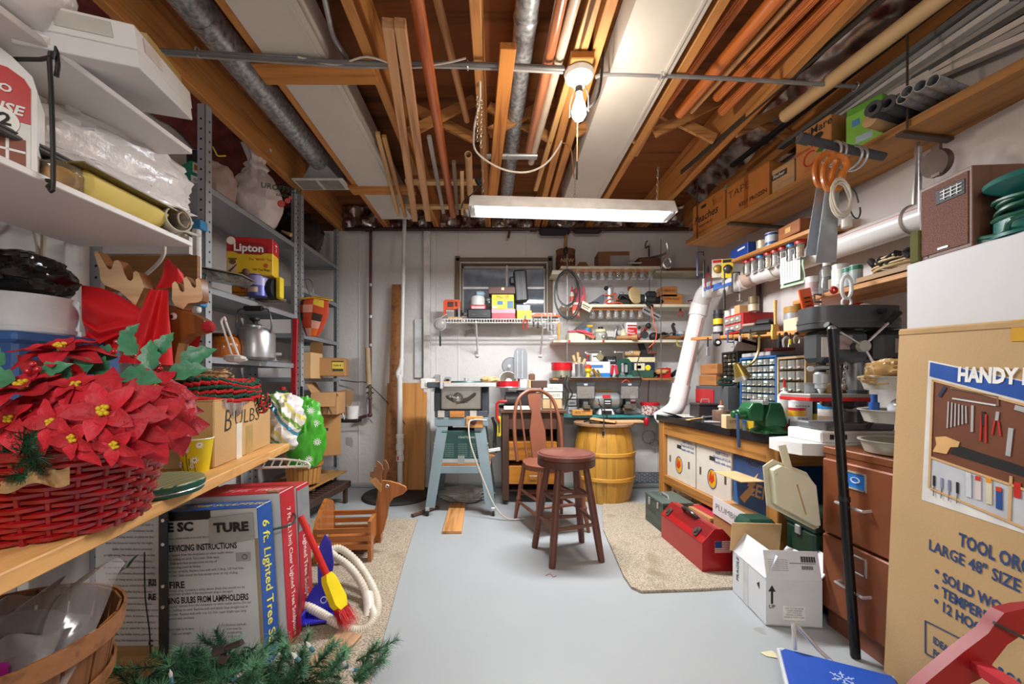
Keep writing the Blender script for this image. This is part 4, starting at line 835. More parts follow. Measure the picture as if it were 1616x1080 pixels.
for a,z,s in((2,.082,1),(32,.045,.9),(-36,.03,.8),(48,.095,.8),(22,.025,.6)):
    fl=B();
    for k in range(12):fl.at(ry=0,rx=0,rz=k*30).box(.003,.011,.0008,0,.008,0)
    d=part(t,'daisy',fl,WHT,M=Matrix.Translation(on_cone(a,z))@ Matrix.Rotation(R(a),4,'Z')@ Matrix.Rotation(R(90-6),4,'X')@ Matrix.Scale(s,4));part(d,'daisy_centre',B().cyl(.004,.0014,n=10),m('a8861a',.6))
for a,z0,z1 in((2,.0,.072),(32,.0,.036),(-20,.0,.04),(12,.01,.05)):part(t,'stem',B().tube([on_cone(a+4,z0+.004),on_cone(a,(z0+z1)/2),on_cone(a,z1)],.0012,5),m('2f5a22',.6))
tc=G(262,778,ZB);t=thing('striped_tin','round green tin with a gold striped lid half behind the basket','tin',(-.955,1.125,ZB))
part(t,'body',B().lathe([(0,0),(.113,0),(.116,.004),(.116,.018),(0,.018)],44),m('0f4a3a',.35));part(t,'silver_band',B().lathe([(.1165,.010),(.118,.012),(.1165,.014)],44),CHROME)
part(t,'lid',B().lathe([(.1175,.016),(.119,.018),(.119,.030),(.116,.033),(0,.034)],44),stripes([(.4,'8f8a62'),(.15,'0f4a3a'),(.3,'a5a07a'),(.15,'1b5a47')],'x',.03,.35))
part(t,'lid_rim',B().lathe([(.1195,.017),(.1195,.029)],44),m('0f4a3a',.35))
 # ---- striped bag slumped at the end of the bench
t=thing('striped_bag','white plastic bag with pastel stripes slumped behind the bulbs box','bag',(-1.14,2.14,ZB-.06));part(t,'bag',bagb(.12,.13,.30,83,.3,48,34),stripes([(.2,'d9d8d2'),(.14,'4f93b4'),(.12,'dcdad4'),(.12,'6f9a3c'),(.16,'d9d6cc'),(.12,'d4cc74'),(.14,'d8d0d4')],'x',.11,.4,rot=R(35)))
t=thing('green_bag','bright green daisy print bag hanging beside the striped bag','bag',(-1.06,2.24,ZB-.17));part(t,'bag',bagb(.10,.11,.39,87,.26,44,34),m('3f9a24',.4,var=.15,bump=.25,bs=25))
for i,(x,z)in enumerate(((.085,.25),(.095,.15),(.07,.32),(.06,.06),(.03,.05))):
    fl=B()
    for k in range(10):fl.at(rz=k*36).box(.004,.016,.001,0,.012)
    part(t,'daisy',fl,WHT,M=Matrix.Translation((x,-.088+.02*(x>.08),z))@ Euler((R(90),0,R(35))).to_matrix().to_4x4())
solo('plank_end','small wooden block lying under the green daisy bag','block',B().box(.1,.18,.03,b=.002),wood('c79b5e',None),(-1.20,2.2,ZB-.202))
bpy.data.objects.remove(bpy.data.objects['plank_end'])
 # ================================================================ tree sculpture cartons leaning under the bench
GREYC=m('cbced0',.6,var=.05,sc=5,dirt='8f8e8b',dk=.3);TXT=m('4a4b4d',.7);BLU=m('1d4f9c',.4,var=.08);REDC=m('b0222c',.42,var=.06);YEL2=m('e0d84a',.6)
def tree_box(label,x1,y,w,d,h,side,top,lean=-3.2,z=.0):
    t=thing('tree_carton',label,'box',(x1,y,z),0,None,(0,lean,0))
    part(t,'body',B().box(w,d,h,-w/2,d/2,0,.003),GREYC);part(t,'side_panel',B().box(.002,d+.001,h-.004,.0005,d/2,.002),side);part(t,'top_panel',B().box(w-.004,d,.002,-w/2,d/2,h),top);return t
ta=tree_box('grey carton with blue edge and a torn top, foremost of the tree cartons',-.790,1.385,.36,.085,.565,BLU,BLU)
lett(ta,'E SC',.042,INK,'front',-.265,-.002,.512,bold=.05,width=1.1)
part(ta,'torn_flap',B().xz([(-.165,.455),(-.14,.45),(-.12,.458),(-.1,.45),(-.012,.462),(-.012,.55),(-.16,.54)],.004,-.008),m('a9aaa6',.7));lett(ta,'TURE',.042,INK,'front',-.085,-.0105,.505,bold=.05,width=1.15,name='lettering')
part(ta,'dark_gap',B().box(.14,.004,.03,-.23,-.0005,.535),BLK)
rows=[(.44,'ERVICING INSTRUCTIONS',.03,.66),(.315,'FF FIRE',.032,.92),(.262,'BING BULBS FROM LAMPHOLDERS',.03,.60),(.06,'ON',.03,.92)]
for z,s,sz,b_ in rows:lett(ta,s,sz,INK,'front',{'ERVICING INSTRUCTIONS':-.075,'ON':-.30,'FF FIRE':-.26}.get(s,-.045),-.001,z,bold=.03,width=b_,align='RIGHT')
small_l=['To remove, store neatly in a cool, dry location protected from sunlight.','Do not remove from the receptacle or other outlet device.','by gently pulling on cord. Turn over. Slide open','cover. Slide open fuse access cover on top of','attachment plug towards blades.','remove fuse carefully. Replace fuse only with 3 Amp, 120 Volt fuse.','Close cover. Slide closed the fuse access cover on top of plug.','Attachment plug. Contains a safety device (fuse) that should not be','removed from product if the attachment plug is damaged.','Unplug and remove from the receptacle or other outlet device. Do not','pull by holding on cord. Remove bulb and plastic base straight out of','lampholder. Replace bulb with only 2.5 Volt, super bright type lamp','(provided with product).']
for z,s in zip((.475,.418,.404,.390,.376,.362,.348,.297,.285,.244,.230,.216,.202),small_l):lett(ta,s,.0122,TXT,'front',-.335,-.001,z,bold=.0,width=.84,align='LEFT')
for x,z,s in((-.28,.165,'Insert bulb by its base.'),(-.28,.15,'then put straight'),(-.10,.17,'(3) Remove old bulb'),(-.1,.157,'from base by'),(-.1,.144,'straightening'),(-.1,.131,'bulb wires.'),(-.24,.115,'(2) Insert wires of new'),(-.24,.102,'bulb into holes'),(-.24,.089,'provided in the base'),(-.1,.105,'(4) Push new bulb'),(-.1,.092,'into socket. Do not'),(-.1,.079,'twist.'),(-.19,.036,'the risk of overheating, replace burned out bulbs'),(-.19,.022,'promptly. To reduce the risk of fire and electric'),(-.19,.008,'shock, leaves, wreaths or needles.')):lett(ta,s,.0115,TXT,'front',x,-.001,z,bold=0,width=.86)
part(ta,'emblem',B().at(-.062,-.001,.07,rx=90).tor(.021,.0022,n=24,k=4),INK);lett(ta,'UL',.026,INK,'front',-.062,-.001,.07,bold=.04);lett(ta,'LISTED',.009,INK,'front',-.062,-.001,.042)
plate(ta,'diagram',.05,.03,m('a2a5a7',.6),'front',-.055,-.0005,.40);part(ta,'diagram_bulb',B().at(-.05,-.002,.4,rx=90).tor(.008,.0012,n=12,k=4),TXT)
lett(ta,'6 ft. Lighted Tree Sc',.058,YEL2,'right',.0022,.042,.30,rot=-90,bold=.012,shear=.25,width=.9)
lett(ta,'6 ft. TREE SCULPTURE',.035,m('cfc85a',.6),'top',-.16,.045,.5675,bold=.01,shear=.2)
part(ta,'worn_corner',B().box(.012,.004,.36,-.006,-.001,.1),m('9a8c74',.8))
tb=tree_box('tall grey carton with red edge, second of the tree cartons',-.768,1.492,.40,.10,.585,REDC,REDC)
lett(tb,'7 Ft. (2.13m) Clear Lighted Tree Sculpture',.036,m('e6d8d4',.5),'right',.0022,.05,.275,rot=-90,bold=.01,width=.78);lett(tb,'7 FT. TREE',.05,m('d9a8a4',.6),'top',-.13,.05,.5875,shear=.3)
part(tb,'worn_corner',B().box(.04,.02,.004,-.03,.012,.5855),m('7a5a3c',.8))
tc_=tree_box('narrow grey taped carton with red edge, third of the tree cartons',-.800,1.66,.36,.10,.56,REDC,REDC,-2.4)
lett(tc_,'7 Ft Clear Lighted Tree Sculpture',.042,m('e6d8d4',.5),'right',.0022,.05,.27,rot=-90,bold=.01,width=.8);plate(tc_,'duct_tape',.102,.17,m('8f9396',.35,.3),'right',.002,.05,.46)
td=tree_box('grey carton of printed warnings behind the black bench post',-1.13,1.40,.26,.09,.60,GREYC,BLU,0)
for z,s,sz in((.54,'RE',.036),(.30,'RIS',.03),(.25,'RE',.03),(.09,'C',.03)):lett(td,s,sz,INK,'front',-.075,-.001,z,bold=.04,align='LEFT',width=.8)
for i in range(22):lett(td,['Do not use in swimming pools or near standing','from electric heaters, fireplaces, candles or','hook or hang wires, or place on sharp','leave the house or retire for the night, or if','bulbs, hot bulbs, burns, personal','or light string. No extension cords as this may','material not part of the product.'][i%7],.011,TXT,'front',-.13,-.001,.50-i*.021,bold=0,width=.95)
cord('light_wire','dark green wire tied around the tree cartons',[P(430,836,1.44),P(447,832,1.46),P(462,826,1.5),P(466,815,1.55),P(460,808,1.6),P(455,805,1.62)],.004,m('123a34',.5))
cord('wire_loop','thin dark green wire hanging down beside the bench post',[P(228,872,1.38),P(229,940,1.37),P(236,1000,1.36),P(238,1060,1.35)],.002,m('123a34',.5))
t=thing('plastic_truss','white plastic lattice arm lying over the tree cartons','frame',(-1.03,1.74,.60))
TP=m('d8d4cc',.5)
part(t,'rail',B().rod((-.06,0,.02),(.22,0,.03),.005).rod((-.06,0,.06),(.12,0,.06),.005).tube([(.12,0,.06),(.2,0,.05),(.225,0,.035),(.22,0,.02)],.005,6,sub=3),TP)
for i in range(7):part(t,'brace',B().rod((-.05+i*.035,0,.022),(-.03+i*.035,0,.06),.003,n=6),TP)
 # ================================================================ rugs
RUG=speck('b5a793','7d715f',150,.95,.9,.47,.10,var='83765e')
def rug(name,label,pts,t=.012):
    q=[G(x,y)for x,y in pts];c=sum(q,Vector())/len(q);b=B().prism([(p.x-c.x,p.y-c.y)for p in q],t)
    return solo(name,label,'rug',b,RUG,(c.x,c.y,.001))
rug('carpet_remnant','beige carpet strip under the wooden reindeer planter',[(440,824),(520,820),(659,822),(640,880),(612,985),(585,1080),(560,1220),(250,1220),(300,1000)])
rug('carpet_remnant','beige carpet remnant with a cut corner under the red toolbox',[(950,800),(958,794),(972,793),(1060,800),(1172,900),(1170,930),(1100,934),(1012,937),(996,930),(984,912),(952,838)])
 # ================================================================ reindeer planter
RW=wood('a8652e','7a4118','x',.9,.4,0,.3);RWZ=wood('a8652e','7a4118','z',.9,.4,0,.3)
rp_=thing('reindeer_planter','slatted wooden reindeer planter standing on the beige carpet strip','planter',(-.99,2.20,.013),5)
for x in(0,.285):
    part(rp_,'end_board',B().yz([(-.03,0),(.03,0),(.03,.1),(.23,.1),(.23,0),(.29,0),(.29,.2),(.25,.26),(.15,.3),(.05,.26),(-.03,.19)]if x==0 else[(-.03,0),(.03,0),(.03,.1),(.23,.1),(.23,0),(.29,0),(.29,.22),(-.03,.22)],.02,x),RWZ)
for y in(-.035,.275):
    for z in(.07,.115,.16):part(rp_,'slat',B().box(.30,.012,.028,.15,y+.006,z,.002),RW)
part(rp_,'bottom_slat',B().box(.27,.25,.012,.15,.13,.06),RW)
part(rp_,'head',B().xz([(.27,.02),(.30,.05),(.345,.12),(.365,.2),(.375,.27),(.40,.305),(.455,.325),(.475,.345),(.47,.365),(.43,.385),(.38,.40),(.335,.405),(.315,.39),(.31,.33),(.30,.26),(.285,.22)],.022,.11),RWZ)
for dy,a in((.095,0),(.145,12)):
    part(rp_,'antler',B().at(ry=a-8).xz([(.0,0),(.025,.02),(.03,.075),(.045,.1),(.04,.13),(.02,.155),(.008,.15),(.012,.12),(-.005,.12),(-.012,.095),(-.03,.10),(-.035,.075),(-.015,.06),(-.02,.03)],.014),m('8a5a38',.6),(.315,dy,.365))
part(rp_,'ear',B().xz([(-.045,.03),(-.01,.045),(.025,.0),(.02,-.04),(.0,-.02)],.014),wood('c08a50',None,'z'),(.312,.09,.385))
part(rp_,'eye',B().ball(.010,sc=(1,.5,1)),WHT,(.365,.108,.375));part(rp_,'pupil',B().ball(.006,sc=(1,.5,1)),BLK,(.367,.103,.375))
 # ================================================================ vacuum hose, broom, dustpan
HC=m('cfc6b6',.45);hp=[P(488,878,1.95),P(500,868,1.97),P(522,876,1.95),P(548,892,1.92),P(570,920,1.85),P(582,950,1.78),P(590,975,1.68),P(577,992,1.62),P(555,995,1.60),P(528,982,1.62),P(505,968,1.66),P(480,955,1.7)]
hp2=[P(515,872,1.98),P(535,866,2.0),P(560,884,1.98),P(580,912,1.9),P(594,942,1.8),P(596,968,1.72),P(586,985,1.66)]
def hose(pts,n):
    b0=B().tube(pts,.019,12,sub=14);N=len(b0.v)//12
    for i in range(N):
        c=sum((Vector(v)for v in b0.v[i*12:i*12+12]),Vector())/12
        if i%2:
            for k in range(12):b0.v[i*12+k]=tuple(c+(Vector(b0.v[i*12+k])-c)*.82)
    return b0
t=thing('vacuum_hose','coiled cream ribbed vacuum hose lying on the carpet strip','hose',(0,0,0));part(t,'hose',hose(hp,10),HC);part(t,'hose',hose(hp2,10),HC);part(t,'cuff',B().tube([P(580,938,1.80),P(583,958,1.75),P(582,978,1.70)],.024,12),m('d6cfc2',.35));part(t,'cuff',B().tube([P(505,868,1.97),P(518,873,1.96),P(528,880,1.95)],.023,12),m('d6cfc2',.35))
bm=thing('toy_broom','small broom with red handle, yellow block and red bristles','broom',P(556,1000,1.60));hd=P(484,838,1.66)-P(556,1000,1.60);hd.normalize();bx=Matrix.Translation((0,0,.004))@ hd.to_track_quat('Z','Y').to_matrix().to_4x4()
part(bm,'handle',B().mx(bx).rod((0,0,.22),(0,0,.50),.013),m('c8201c',.35));part(bm,'block',B().mx(bx).add([(x*sx,y*.014,z)for z,sx in((.10,.6),(.13,1),(.22,.8),(.245,.45))for x,y in((-.035,-1),(.035,-1),(.035,1),(-.035,1))],[(3,2,1,0),(12,13,14,15)]+[(4*k+i,4*k+(i+1)%4,4*k+4+(i+1)%4,4*k+4+i)for k in range(3)for i in range(4)]),m('e0c812',.4))
bb=B().mx(bx);rr=random.Random(3)
for i in range(260):
    x,y=rr.uniform(-.03,.03),rr.uniform(-.012,.012);bb.add([(x-.0012,y,.11),(x+.0012,y,.11),(x*1.5+rr.gauss(0,.006),y*2+rr.gauss(0,.006),rr.uniform(-.0,.03))],[(0,1,2)])
part(bm,'bristles',bb,m('c01820',.6,var=.3),kind='stuff')
t=thing('dustpan','blue plastic dustpan standing behind the small broom','dustpan',(-.73,1.70,.013),20,rot=(-12,0,14));BLP=m('2422a8',.35,var=.06)
part(t,'pan',B().xz([(-.07,0),(.06,0),(.065,.06),(.04,.12),(-.04,.12),(-.075,.06)],.012),BLP);part(t,'handle',B().xz([(-.025,.12),(.025,.12),(.035,.2),(.02,.29),(-.005,.32),(-.025,.28),(-.03,.2)],.014),BLP);part(t,'lip',B().box(.13,.10,.008,0,-.05,0,.003).box(.008,.1,.04,-.066,-.05,0,.003).box(.008,.1,.04,.062,-.05,0,.003),BLP)
part(t,'snowflake',B().at(-.0,-.002,.06,rx=90).tor(.012,.002,n=12,k=4),m('c8ccd8',.5))
solo('floor_plank','small reddish board lying by the dustpan on the carpet','board',B().box(.10,.3,.012,b=.002),wood('b08a68',None),(-.60,1.42,.014),rz=-12)
 # ================================================================ fir garland with clear lights
gl=thing('fir_garland','heap of green artificial fir branches with clear light bulbs','garland',(-.66,1.17,.0))
gb=B();rr=random.Random(12);stems=B();gp=[]
for i in range(70):
    x=rr.uniform(-.30,.26);y=rr.uniform(-.10,.09);z0=rr.uniform(.06,.165);a=rr.uniform(-.5,3.6);L=rr.uniform(.09,.16)
    e=Vector((x+L*math.cos(a),y+rr.uniform(-.05,.05),min(z0+L*abs(math.sin(a))*.75,(.245-.5*abs(x)**1.7))));p0=Vector((x,y,z0));stems.rod(p0,e,.0022,n=5);needles(gb,p0,e+(e-p0)*.12,230,.034,i,1.1,.0014);gp.append(e)
part(gl,'stem',stems,m('3d4a2c',.8),kind='stuff');part(gl,'needles',gb,m('3d6a48',.6,var=.6,sc=24),kind='stuff')
part(gl,'base_branch',B().tube([(-.34,0,.03),(-.1,.02,.05),(.1,-.02,.05),(.33,.02,.03)],.012,8,sub=4),m('2c3a26',.8))
part(gl,'light_wire',B().tube([(-.3,-.06,.1),(-.2,-.08,.16),(-.1,-.07,.13),(0,-.09,.17),(.08,-.08,.15),(.16,-.08,.17),(.25,-.06,.1)],.003,6,sub=6),m('1d4f58',.5))
for i,(px,py)in enumerate(((490,1022),(440,1034),(375,1068),(557,1058),(545,1050),(270,1070),(468,1038))):
    q=P(px,py,1.09)-gl.location;d=part(gl,'bulb',B().lathe([(0,0),(.004,0),(.005,.01),(.0,.022)],8),glass('e8e8e4',.03,.5),q,rot=(rr.uniform(-60,60),rr.uniform(-60,60),0));part(d,'bulb_base',B().cyl(.005,.014,0,0,-.014,8),m('2c5f66',.5))
solo('pipe_fitting','small dark metal hose fitting lying on the fir garland','fitting',B().at(0,0,0,ry=70).cyl(.012,.035,n=6).cyl(.008,.05,0,0,.03,12).at(.03,0,-.012,rx=90).cyl(.013,.012,n=8),m('5a554f',.35,.8),P(338,1030,1.10))
 # ================================================================ lower bushel basket with clear bag
bb_=bushel('bushel_basket','large brown bushel basket holding a clear plastic bag under the bench',(-1.02,.80,.24),.205,.26,wood('7d4f2c','5e3a1e','z',.8),wood('8a5a34','6a4224','x'),20)
solo('basket_riser','pale board block under the large brown bushel basket','board',B().box(.3,.3,.148,b=.003),CARD2,(-1.02,.80,.09))
t=thing('clear_bag','clear plastic bag bulging out of the large bushel basket','bag',(-1.0,.82,.40));part(t,'film',B().grid(lambda u,v:(-.22+.40*u+.04*v,-.06+.14*v+.018*math.sin(u*19+v*5),.01+.20*math.sin(v*1.6)*(.35+.65*u)+.014*math.sin(u*26)*v),40,16),glass('c9c4c4',.1,.24));part(t,'film',B().grid(lambda u,v:(-.20+.36*u,-.14+.1*v+.015*math.sin(u*15),.02+.10*v*(.4+.6*u)+.012*math.sin(u*23+v*9)),36,10),glass('c9c4c4',.1,.24))
t=thing('fabric_bundle','dark folded fabric with a magenta edge inside the clear bag','fabric',(-1.02,.82,.39));part(t,'dark_fold',bagb(.15,.14,.10,91,.15),m('3a3034',.8));part(t,'magenta_fold',B().grid(lambda u,v:(.02+.12*u,-.09-.0*v,.035+.035*u+.03*v+.005*math.sin(u*9)),10,4),m('a01080',.6));part(t,'blue_fold',B().grid(lambda u,v:(-.16+.14*u,-.135,.01+.04*v),6,3),m('3a4a5c',.6))
 # ================================================================ stool, chair, barrel
BRN=m('5d3527',.4,var=.18,sc=9,dirt='8a6a58',dk=.24);SEATM=m('6a3a30',.3,var=.1,sc=10,coat=.25,dirt='8c6e66',dk=.27)
st=thing('round_stool','dark brown wooden stool with a padded round seat and scuffed rungs','stool',(.395,2.335,0))
part(st,'cushion',B().lathe([(0,.548),(.150,.546),(.163,.556),(.163,.574),(.152,.588),(.09,.598),(0,.601)],40),SEATM)
part(st,'seat_rim',B().lathe([(.158,.512),(.164,.516),(.164,.552),(.158,.556)],40),m('4f2b22',.4,var=.1));part(st,'seat_base',B().cyl(.156,.03,0,0,.515,40),BRN)
part(st,'welt',B().tor(.163,.004,0,0,.577,40,6),m('7a4a3c',.4));part(st,'nail',B().cyl(.003,.003,.12,-.04,.593,6),STEEL)
feet=[Vector((-.174,.085,0)),Vector((-.105,-.18,0)),Vector((.178,-.105,0)),Vector((.125,.165,0))];tops=[Vector((f.x*.56,f.y*.56,.52))for f in feet]
for f,tp in zip(feet,tops):part(st,'leg',B().rodprof(f,tp,[(0,.017),(.03,.0185),(.3,.021),(.6,.021),(1,.018)],14),BRN)
def on(i,z):return feet[i].lerp(tops[i],z/.52)
for i,z in((0,.19),(1,.19),(2,.21),(3,.17)):part(st,'rung',B().rodprof(on(i,z),on((i+1)%4,z+.01),[(0,.009),(.5,.012),(1,.009)],10),m('6f4a3a',.5,var=.2,dirt='9a8674',dk=.33))
for i,z in((1,.36),(3,.33),(0,.34),(2,.35)):part(st,'rung',B().rodprof(on(i,z),on((i+1)%4,z),[(0,.009),(.5,.012),(1,.009)],10),m('6f4a3a',.5,var=.2,dirt='9a8674',dk=.33))
CHB=m('75432f',.45,var=.14,sc=8,dirt='a5806e',dk=.2)
ch=thing('windsor_chair','reddish brown bow back chair with a fiddle shaped splat','chair',(.36,2.79,0),18)
part(ch,'seat',B().prism([(.20*math.cos(a)*(1 if math.sin(a)<0 else .92),.205*math.sin(a))for a in[2*math.pi*i/28 for i in range(28)]],.032,z=.405),CHB)
lf=[(-.185,.185,0),(.185,.185,0),(-.185,-.20,0),(.185,-.20,0)];lt=[(-.135,.13,.41),(.135,.13,.41),(-.135,-.14,.41),(.135,-.14,.41)]
for f,tp in zip(lf,lt):part(ch,'leg',B().rodprof(f,tp,[(0,.011),(.18,.014),(.3,.018),(.34,.013),(.38,.02),(.42,.013),(.6,.017),(1,.015)],12),CHB)
mid=lambda a,b_,k:Vector(a).lerp(Vector(b_),k)
for i,j,k in((0,2,.33),(1,3,.33),(0,1,.45),(2,3,.45),(0,2,.55),(1,3,.55)):part(ch,'stretcher',B().rodprof(mid(lf[i],lt[i],k),mid(lf[j],lt[j],k),[(0,.008),(.5,.012),(1,.008)],10),CHB)
part(ch,'back_bow',B().tube([(-.175,.16,.42),(-.185,.19,.58),(-.175,.225,.74),(-.135,.25,.86),(-.06,.265,.915),(0,.268,.922),(.06,.265,.915),(.135,.25,.86),(.175,.225,.74),(.185,.19,.58),(.175,.16,.42)],.0135,10,sub=5),CHB)
part(ch,'splat',B().mx(Matrix.Translation((0,.165,.43))@ Matrix.Rotation(R(-12),4,'X')).xz([(-.055,0),(.055,0),(.06,.10),(.062,.2),(.045,.28),(.034,.34),(.05,.39),(.056,.46),(.052,.485),(-.052,.485),(-.056,.46),(-.05,.39),(-.034,.34),(-.045,.28),(-.062,.2),(-.06,.10)],.011),CHB)
for sx in(-1,1):part(ch,'spindle',B().rod((sx*.10,.165,.43),(sx*.125,.252,.865),.008,.006),CHB)
BARW=wood('b5832f','8f6420','z',.5,.5,0,.15)
ba=thing('wooden_barrel','ochre painted wooden barrel used as a stand under scrap boards','barrel',(.905,3.44,0))
def brad(z):return .205+.045*math.sin(math.pi*min(1,max(0,z/.62)))
n=18
for i in range(n):
    a0,a1=2*math.pi*i/n+.004,2*math.pi*(i+1)/n-.004
    vs=[];fs=[]
    for k in range(9):
        z=.62*k/8;r=brad(z)+(.002 if i%3 else 0)
        vs+=[(r*math.cos(a0),r*math.sin(a0),z),(r*1.004*math.cos((a0+a1)/2),r*1.004*math.sin((a0+a1)/2),z),(r*math.cos(a1),r*math.sin(a1),z),((r-.014)*math.cos(a1),(r-.014)*math.sin(a1),z),((r-.014)*math.cos(a0),(r-.014)*math.sin(a0),z)]
    for k in range(8):
        o=5*k;fs+=[(o+q,o+(q+1)%5,o+5+(q+1)%5,o+5+q)for q in range(5)]
    fs+=[(4,3,2,1,0),(40,41,42,43,44)]
    part(ba,'stave',B().add(vs,fs),BARW)
for z in(.20,.40):part(ba,'hoop',B().lathe([(brad(z)+.002,z-.016),(brad(z)+.009,z-.012),(brad(z)+.009,z+.012),(brad(z)+.002,z+.016)],44),wood('c08a34','9a6a24','x'))
part(ba,'head',B().cyl(.19,.01,0,0,.60,36),BARW)
solo('barrel_lid','round wooden cover lying on top of the ochre barrel','lid',B().lathe([(0,0),(.245,0),(.25,.004),(.25,.02),(.245,.024),(0,.024)],44),m('8c6a4c',.6,var=.3,sc=12),(.90,3.44,.622))
bpy.data.objects['barrel_lid'].name='barrel_cover'
solo('scrap_board','pale scrap board lying across the barrel cover','board',B().box(.40,.085,.018,b=.002),wood('d2a878','b98a58','x'),(1.0,3.36,.6475),rz=3)
solo('scrap_board','short tan offcut lying crooked over the pale scrap board','board',B().box(.20,.10,.012,b=.002),wood('c29463',None,'x'),(.86,3.30,.667),rot=(0,6,-22))
solo('black_clamp','black iron clamp lying on the barrel cover','clamp',B().tube([(-.09,0,.012),(-.03,.03,.02),(.04,.01,.015),(.08,-.03,.012)],.008,8,sub=4).tube([(-.04,.02,.02),(-.05,-.05,.012),(-.01,-.07,.01)],.007,8,sub=4).cyl(.02,.012,.05,.0,.005,10),BLK,(.80,3.32,.648))
cord('grinder_cable','black cord with a plug hanging down the front of the barrel',[P(944,630,3.45),P(950,650,3.3),P(953,664,3.22),P(952,678,3.17)],.004,BLK)
solo('cord_plug','black plug dangling before the ochre barrel','plug',B().box(.018,.018,.04,b=.004).box(.002,.006,.015,-.004,0,-.015).box(.002,.006,.015,.004,0,-.015),BLK,P(952,688,3.17))
 # ================================================================ table saw
GBL=m('7f9197',.42,.15,var=.08,sc=6,dirt='5f6a6c',dk=.3);GDK=m('4a525a',.45,.2);SIL=m('b9b7b0',.35,.5,var=.08)
ts=thing('table_saw','bench saw on a blue grey splayed steel stand with casters','saw',(-.27,3.0,0))
def leg(x0,y0,x1,y1):
    return B().add([(x0,y0,.06),(x0+.07*(1 if x0<0 else-1),y0,.06),(x0,y0+.07*(1 if y0<.2 else-1),.06),(x1,y1,.715),(x1+.085*(1 if x1<0 else-1),y1,.715),(x1,y1+.085*(1 if y1<.2 else-1),.715)],[(0,1,4,3),(0,3,5,2),(1,2,5,4),(0,2,1),(3,4,5)])
for x0,y0,x1,y1 in((-.26,-.02,-.175,.04),(.255,-.02,.17,.04),(-.26,.46,-.175,.40),(.255,.46,.17,.40)):part(ts,'leg',leg(x0,y0,x1,y1),GBL)
for x,y in((-.245,0),(.24,0),(-.245,.44),(.24,.44)):
    c=part(ts,'caster',B().at(0,0,.026,ry=90).cyl(.026,.018,0,0,-.009,16),BLK,(x,y-.01,0));part(c,'caster_fork',B().box(.028,.04,.028,0,0,.036,.003),STEEL)
part(ts,'stand_rail',B().box(.40,.012,.065,0,.036,.655,.002).box(.40,.012,.065,0,.404,.655,.002).box(.012,.36,.065,-.186,.22,.655).box(.012,.36,.065,.186,.22,.655),GBL)
part(ts,'lower_rail',B().box(.42,.012,.055,0,.02,.305,.002).box(.42,.012,.055,0,.42,.305,.002),GBL)
part(ts,'bolt',B().at(.20,.016,.53,rx=90).cyl(.005,.005,n=8).at(.20,.016,.50,rx=90).cyl(.005,.005,n=8).at(-.2,.016,.53,rx=90).cyl(.005,.005,n=8).at(-.2,.016,.50,rx=90).cyl(.005,.005,n=8),STEEL,kind='stuff')
part(ts,'lower_board',B().box(.44,.40,.016,0,.22,.362,.002),wood('a8713c','7a4c24','x'))
part(ts,'base',B().box(.40,.40,.05,0,.23,.72,.006),GDK);part(ts,'base_face',B().box(.05,.004,.05,-.15,.025,.722).box(.05,.004,.05,.09,.025,.722),m('b5aca2',.5));part(ts,'base_patch',B().box(.11,.005,.046,-.03,.024,.724),wood('b9783c',None,'x'))
part(ts,'body',B().box(.31,.34,.185,-.005,.24,.772,.01),SIL)
for sx in(-1,1):part(ts,'side_casting',B().yz([(.04,.765),(.42,.765),(.42,.955),(.10,.955),(.04,.90)],.045,-.205 if sx<0 else .155),GDK)
gl_=B()
for i in range(13):gl_.box(.30,.003,.006,-.005,.0695,.785+i*.012)
part(ts,'front_ribs',gl_,m('c6c2b8',.4,.3),kind='stuff')
part(ts,'tilt_scale',B().mx(Matrix.Translation((-.005,.066,.86))).xz([(-.11,.0),(-.06,-.03),(0,-.035),(.06,-.02),(.11,.02),(.115,.04),(.10,.045),(.05,.01),(0,-.005),(-.05,.0),(-.1,.025),(-.12,.02)],.003),m('5c564e',.4,.5))
part(ts,'hand_wheel',B().at(-.03,.06,.865,rx=90).lathe([(0,-.01),(.036,-.008),(.04,.0),(.036,.01),(.02,.025),(0,.03)],22),CHROME);part(ts,'crank',B().rod((-.03,.03,.865),(-.075,.02,.878),.009).ball(.014,-.08,.015,.88),CHROME)
lett(ts,'CRAFTSMAN',.016,INK,'front',0,.064,.826,bold=.02,rot=8)
part(ts,'table',B().box(.46,.46,.022,0,.2,.955,.004),SIL);part(ts,'front_rail',B().box(.52,.02,.03,0,-.04,.95,.003),m('c9c9c6',.3,.6));part(ts,'fence',B().box(.12,.03,.04,-.18,-.05,.945,.004),GDK);part(ts,'fence_lever',B().box(.024,.026,.10,-.135,-.07,.935,.006),CHROME)
part(ts,'side_extension',B().box(.05,.40,.075,-.275,.2,.935,.004),m('cfccc4',.5))
part(ts,'switch_board',B().box(.125,.012,.085,.10,.02,.645,.002),wood('c58a4a','9a6630','x'));part(ts,'switch',B().at(.09,.015,.69,rx=90).lathe([(.024,0),(.024,.006),(.014,.008),(0,.01)],18).box(.03,.006,.01,0,0,.01),m('4a1c24',.3));part(ts,'screw',B().at(.06,.012,.715,rx=90).cyl(.003,.003,n=6).at(.135,.012,.715,rx=90).cyl(.003,.003,n=6),STEEL)
part(ts,'power_cord',B().tube([(.19,.01,.70),(.10,.005,.705),(.06,-.01,.68),(.07,-.04,.55),(.12,-.06,.40),(.18,-.08,.25),(.25,-.10,.10),(.34,-.12,.015),(.46,-.11,.012)],.006,8,sub=5),m('b9b2a6',.5))
t=carton('tool_carton','dark green printed carton stored under the bench saw',(-.27,3.14,.381),0,.30,.22,.24,m('1d4440',.55));lett(t,'CRAFTSMAN',.022,m('a9b5ae',.6),'front',.04,-.111,.19)
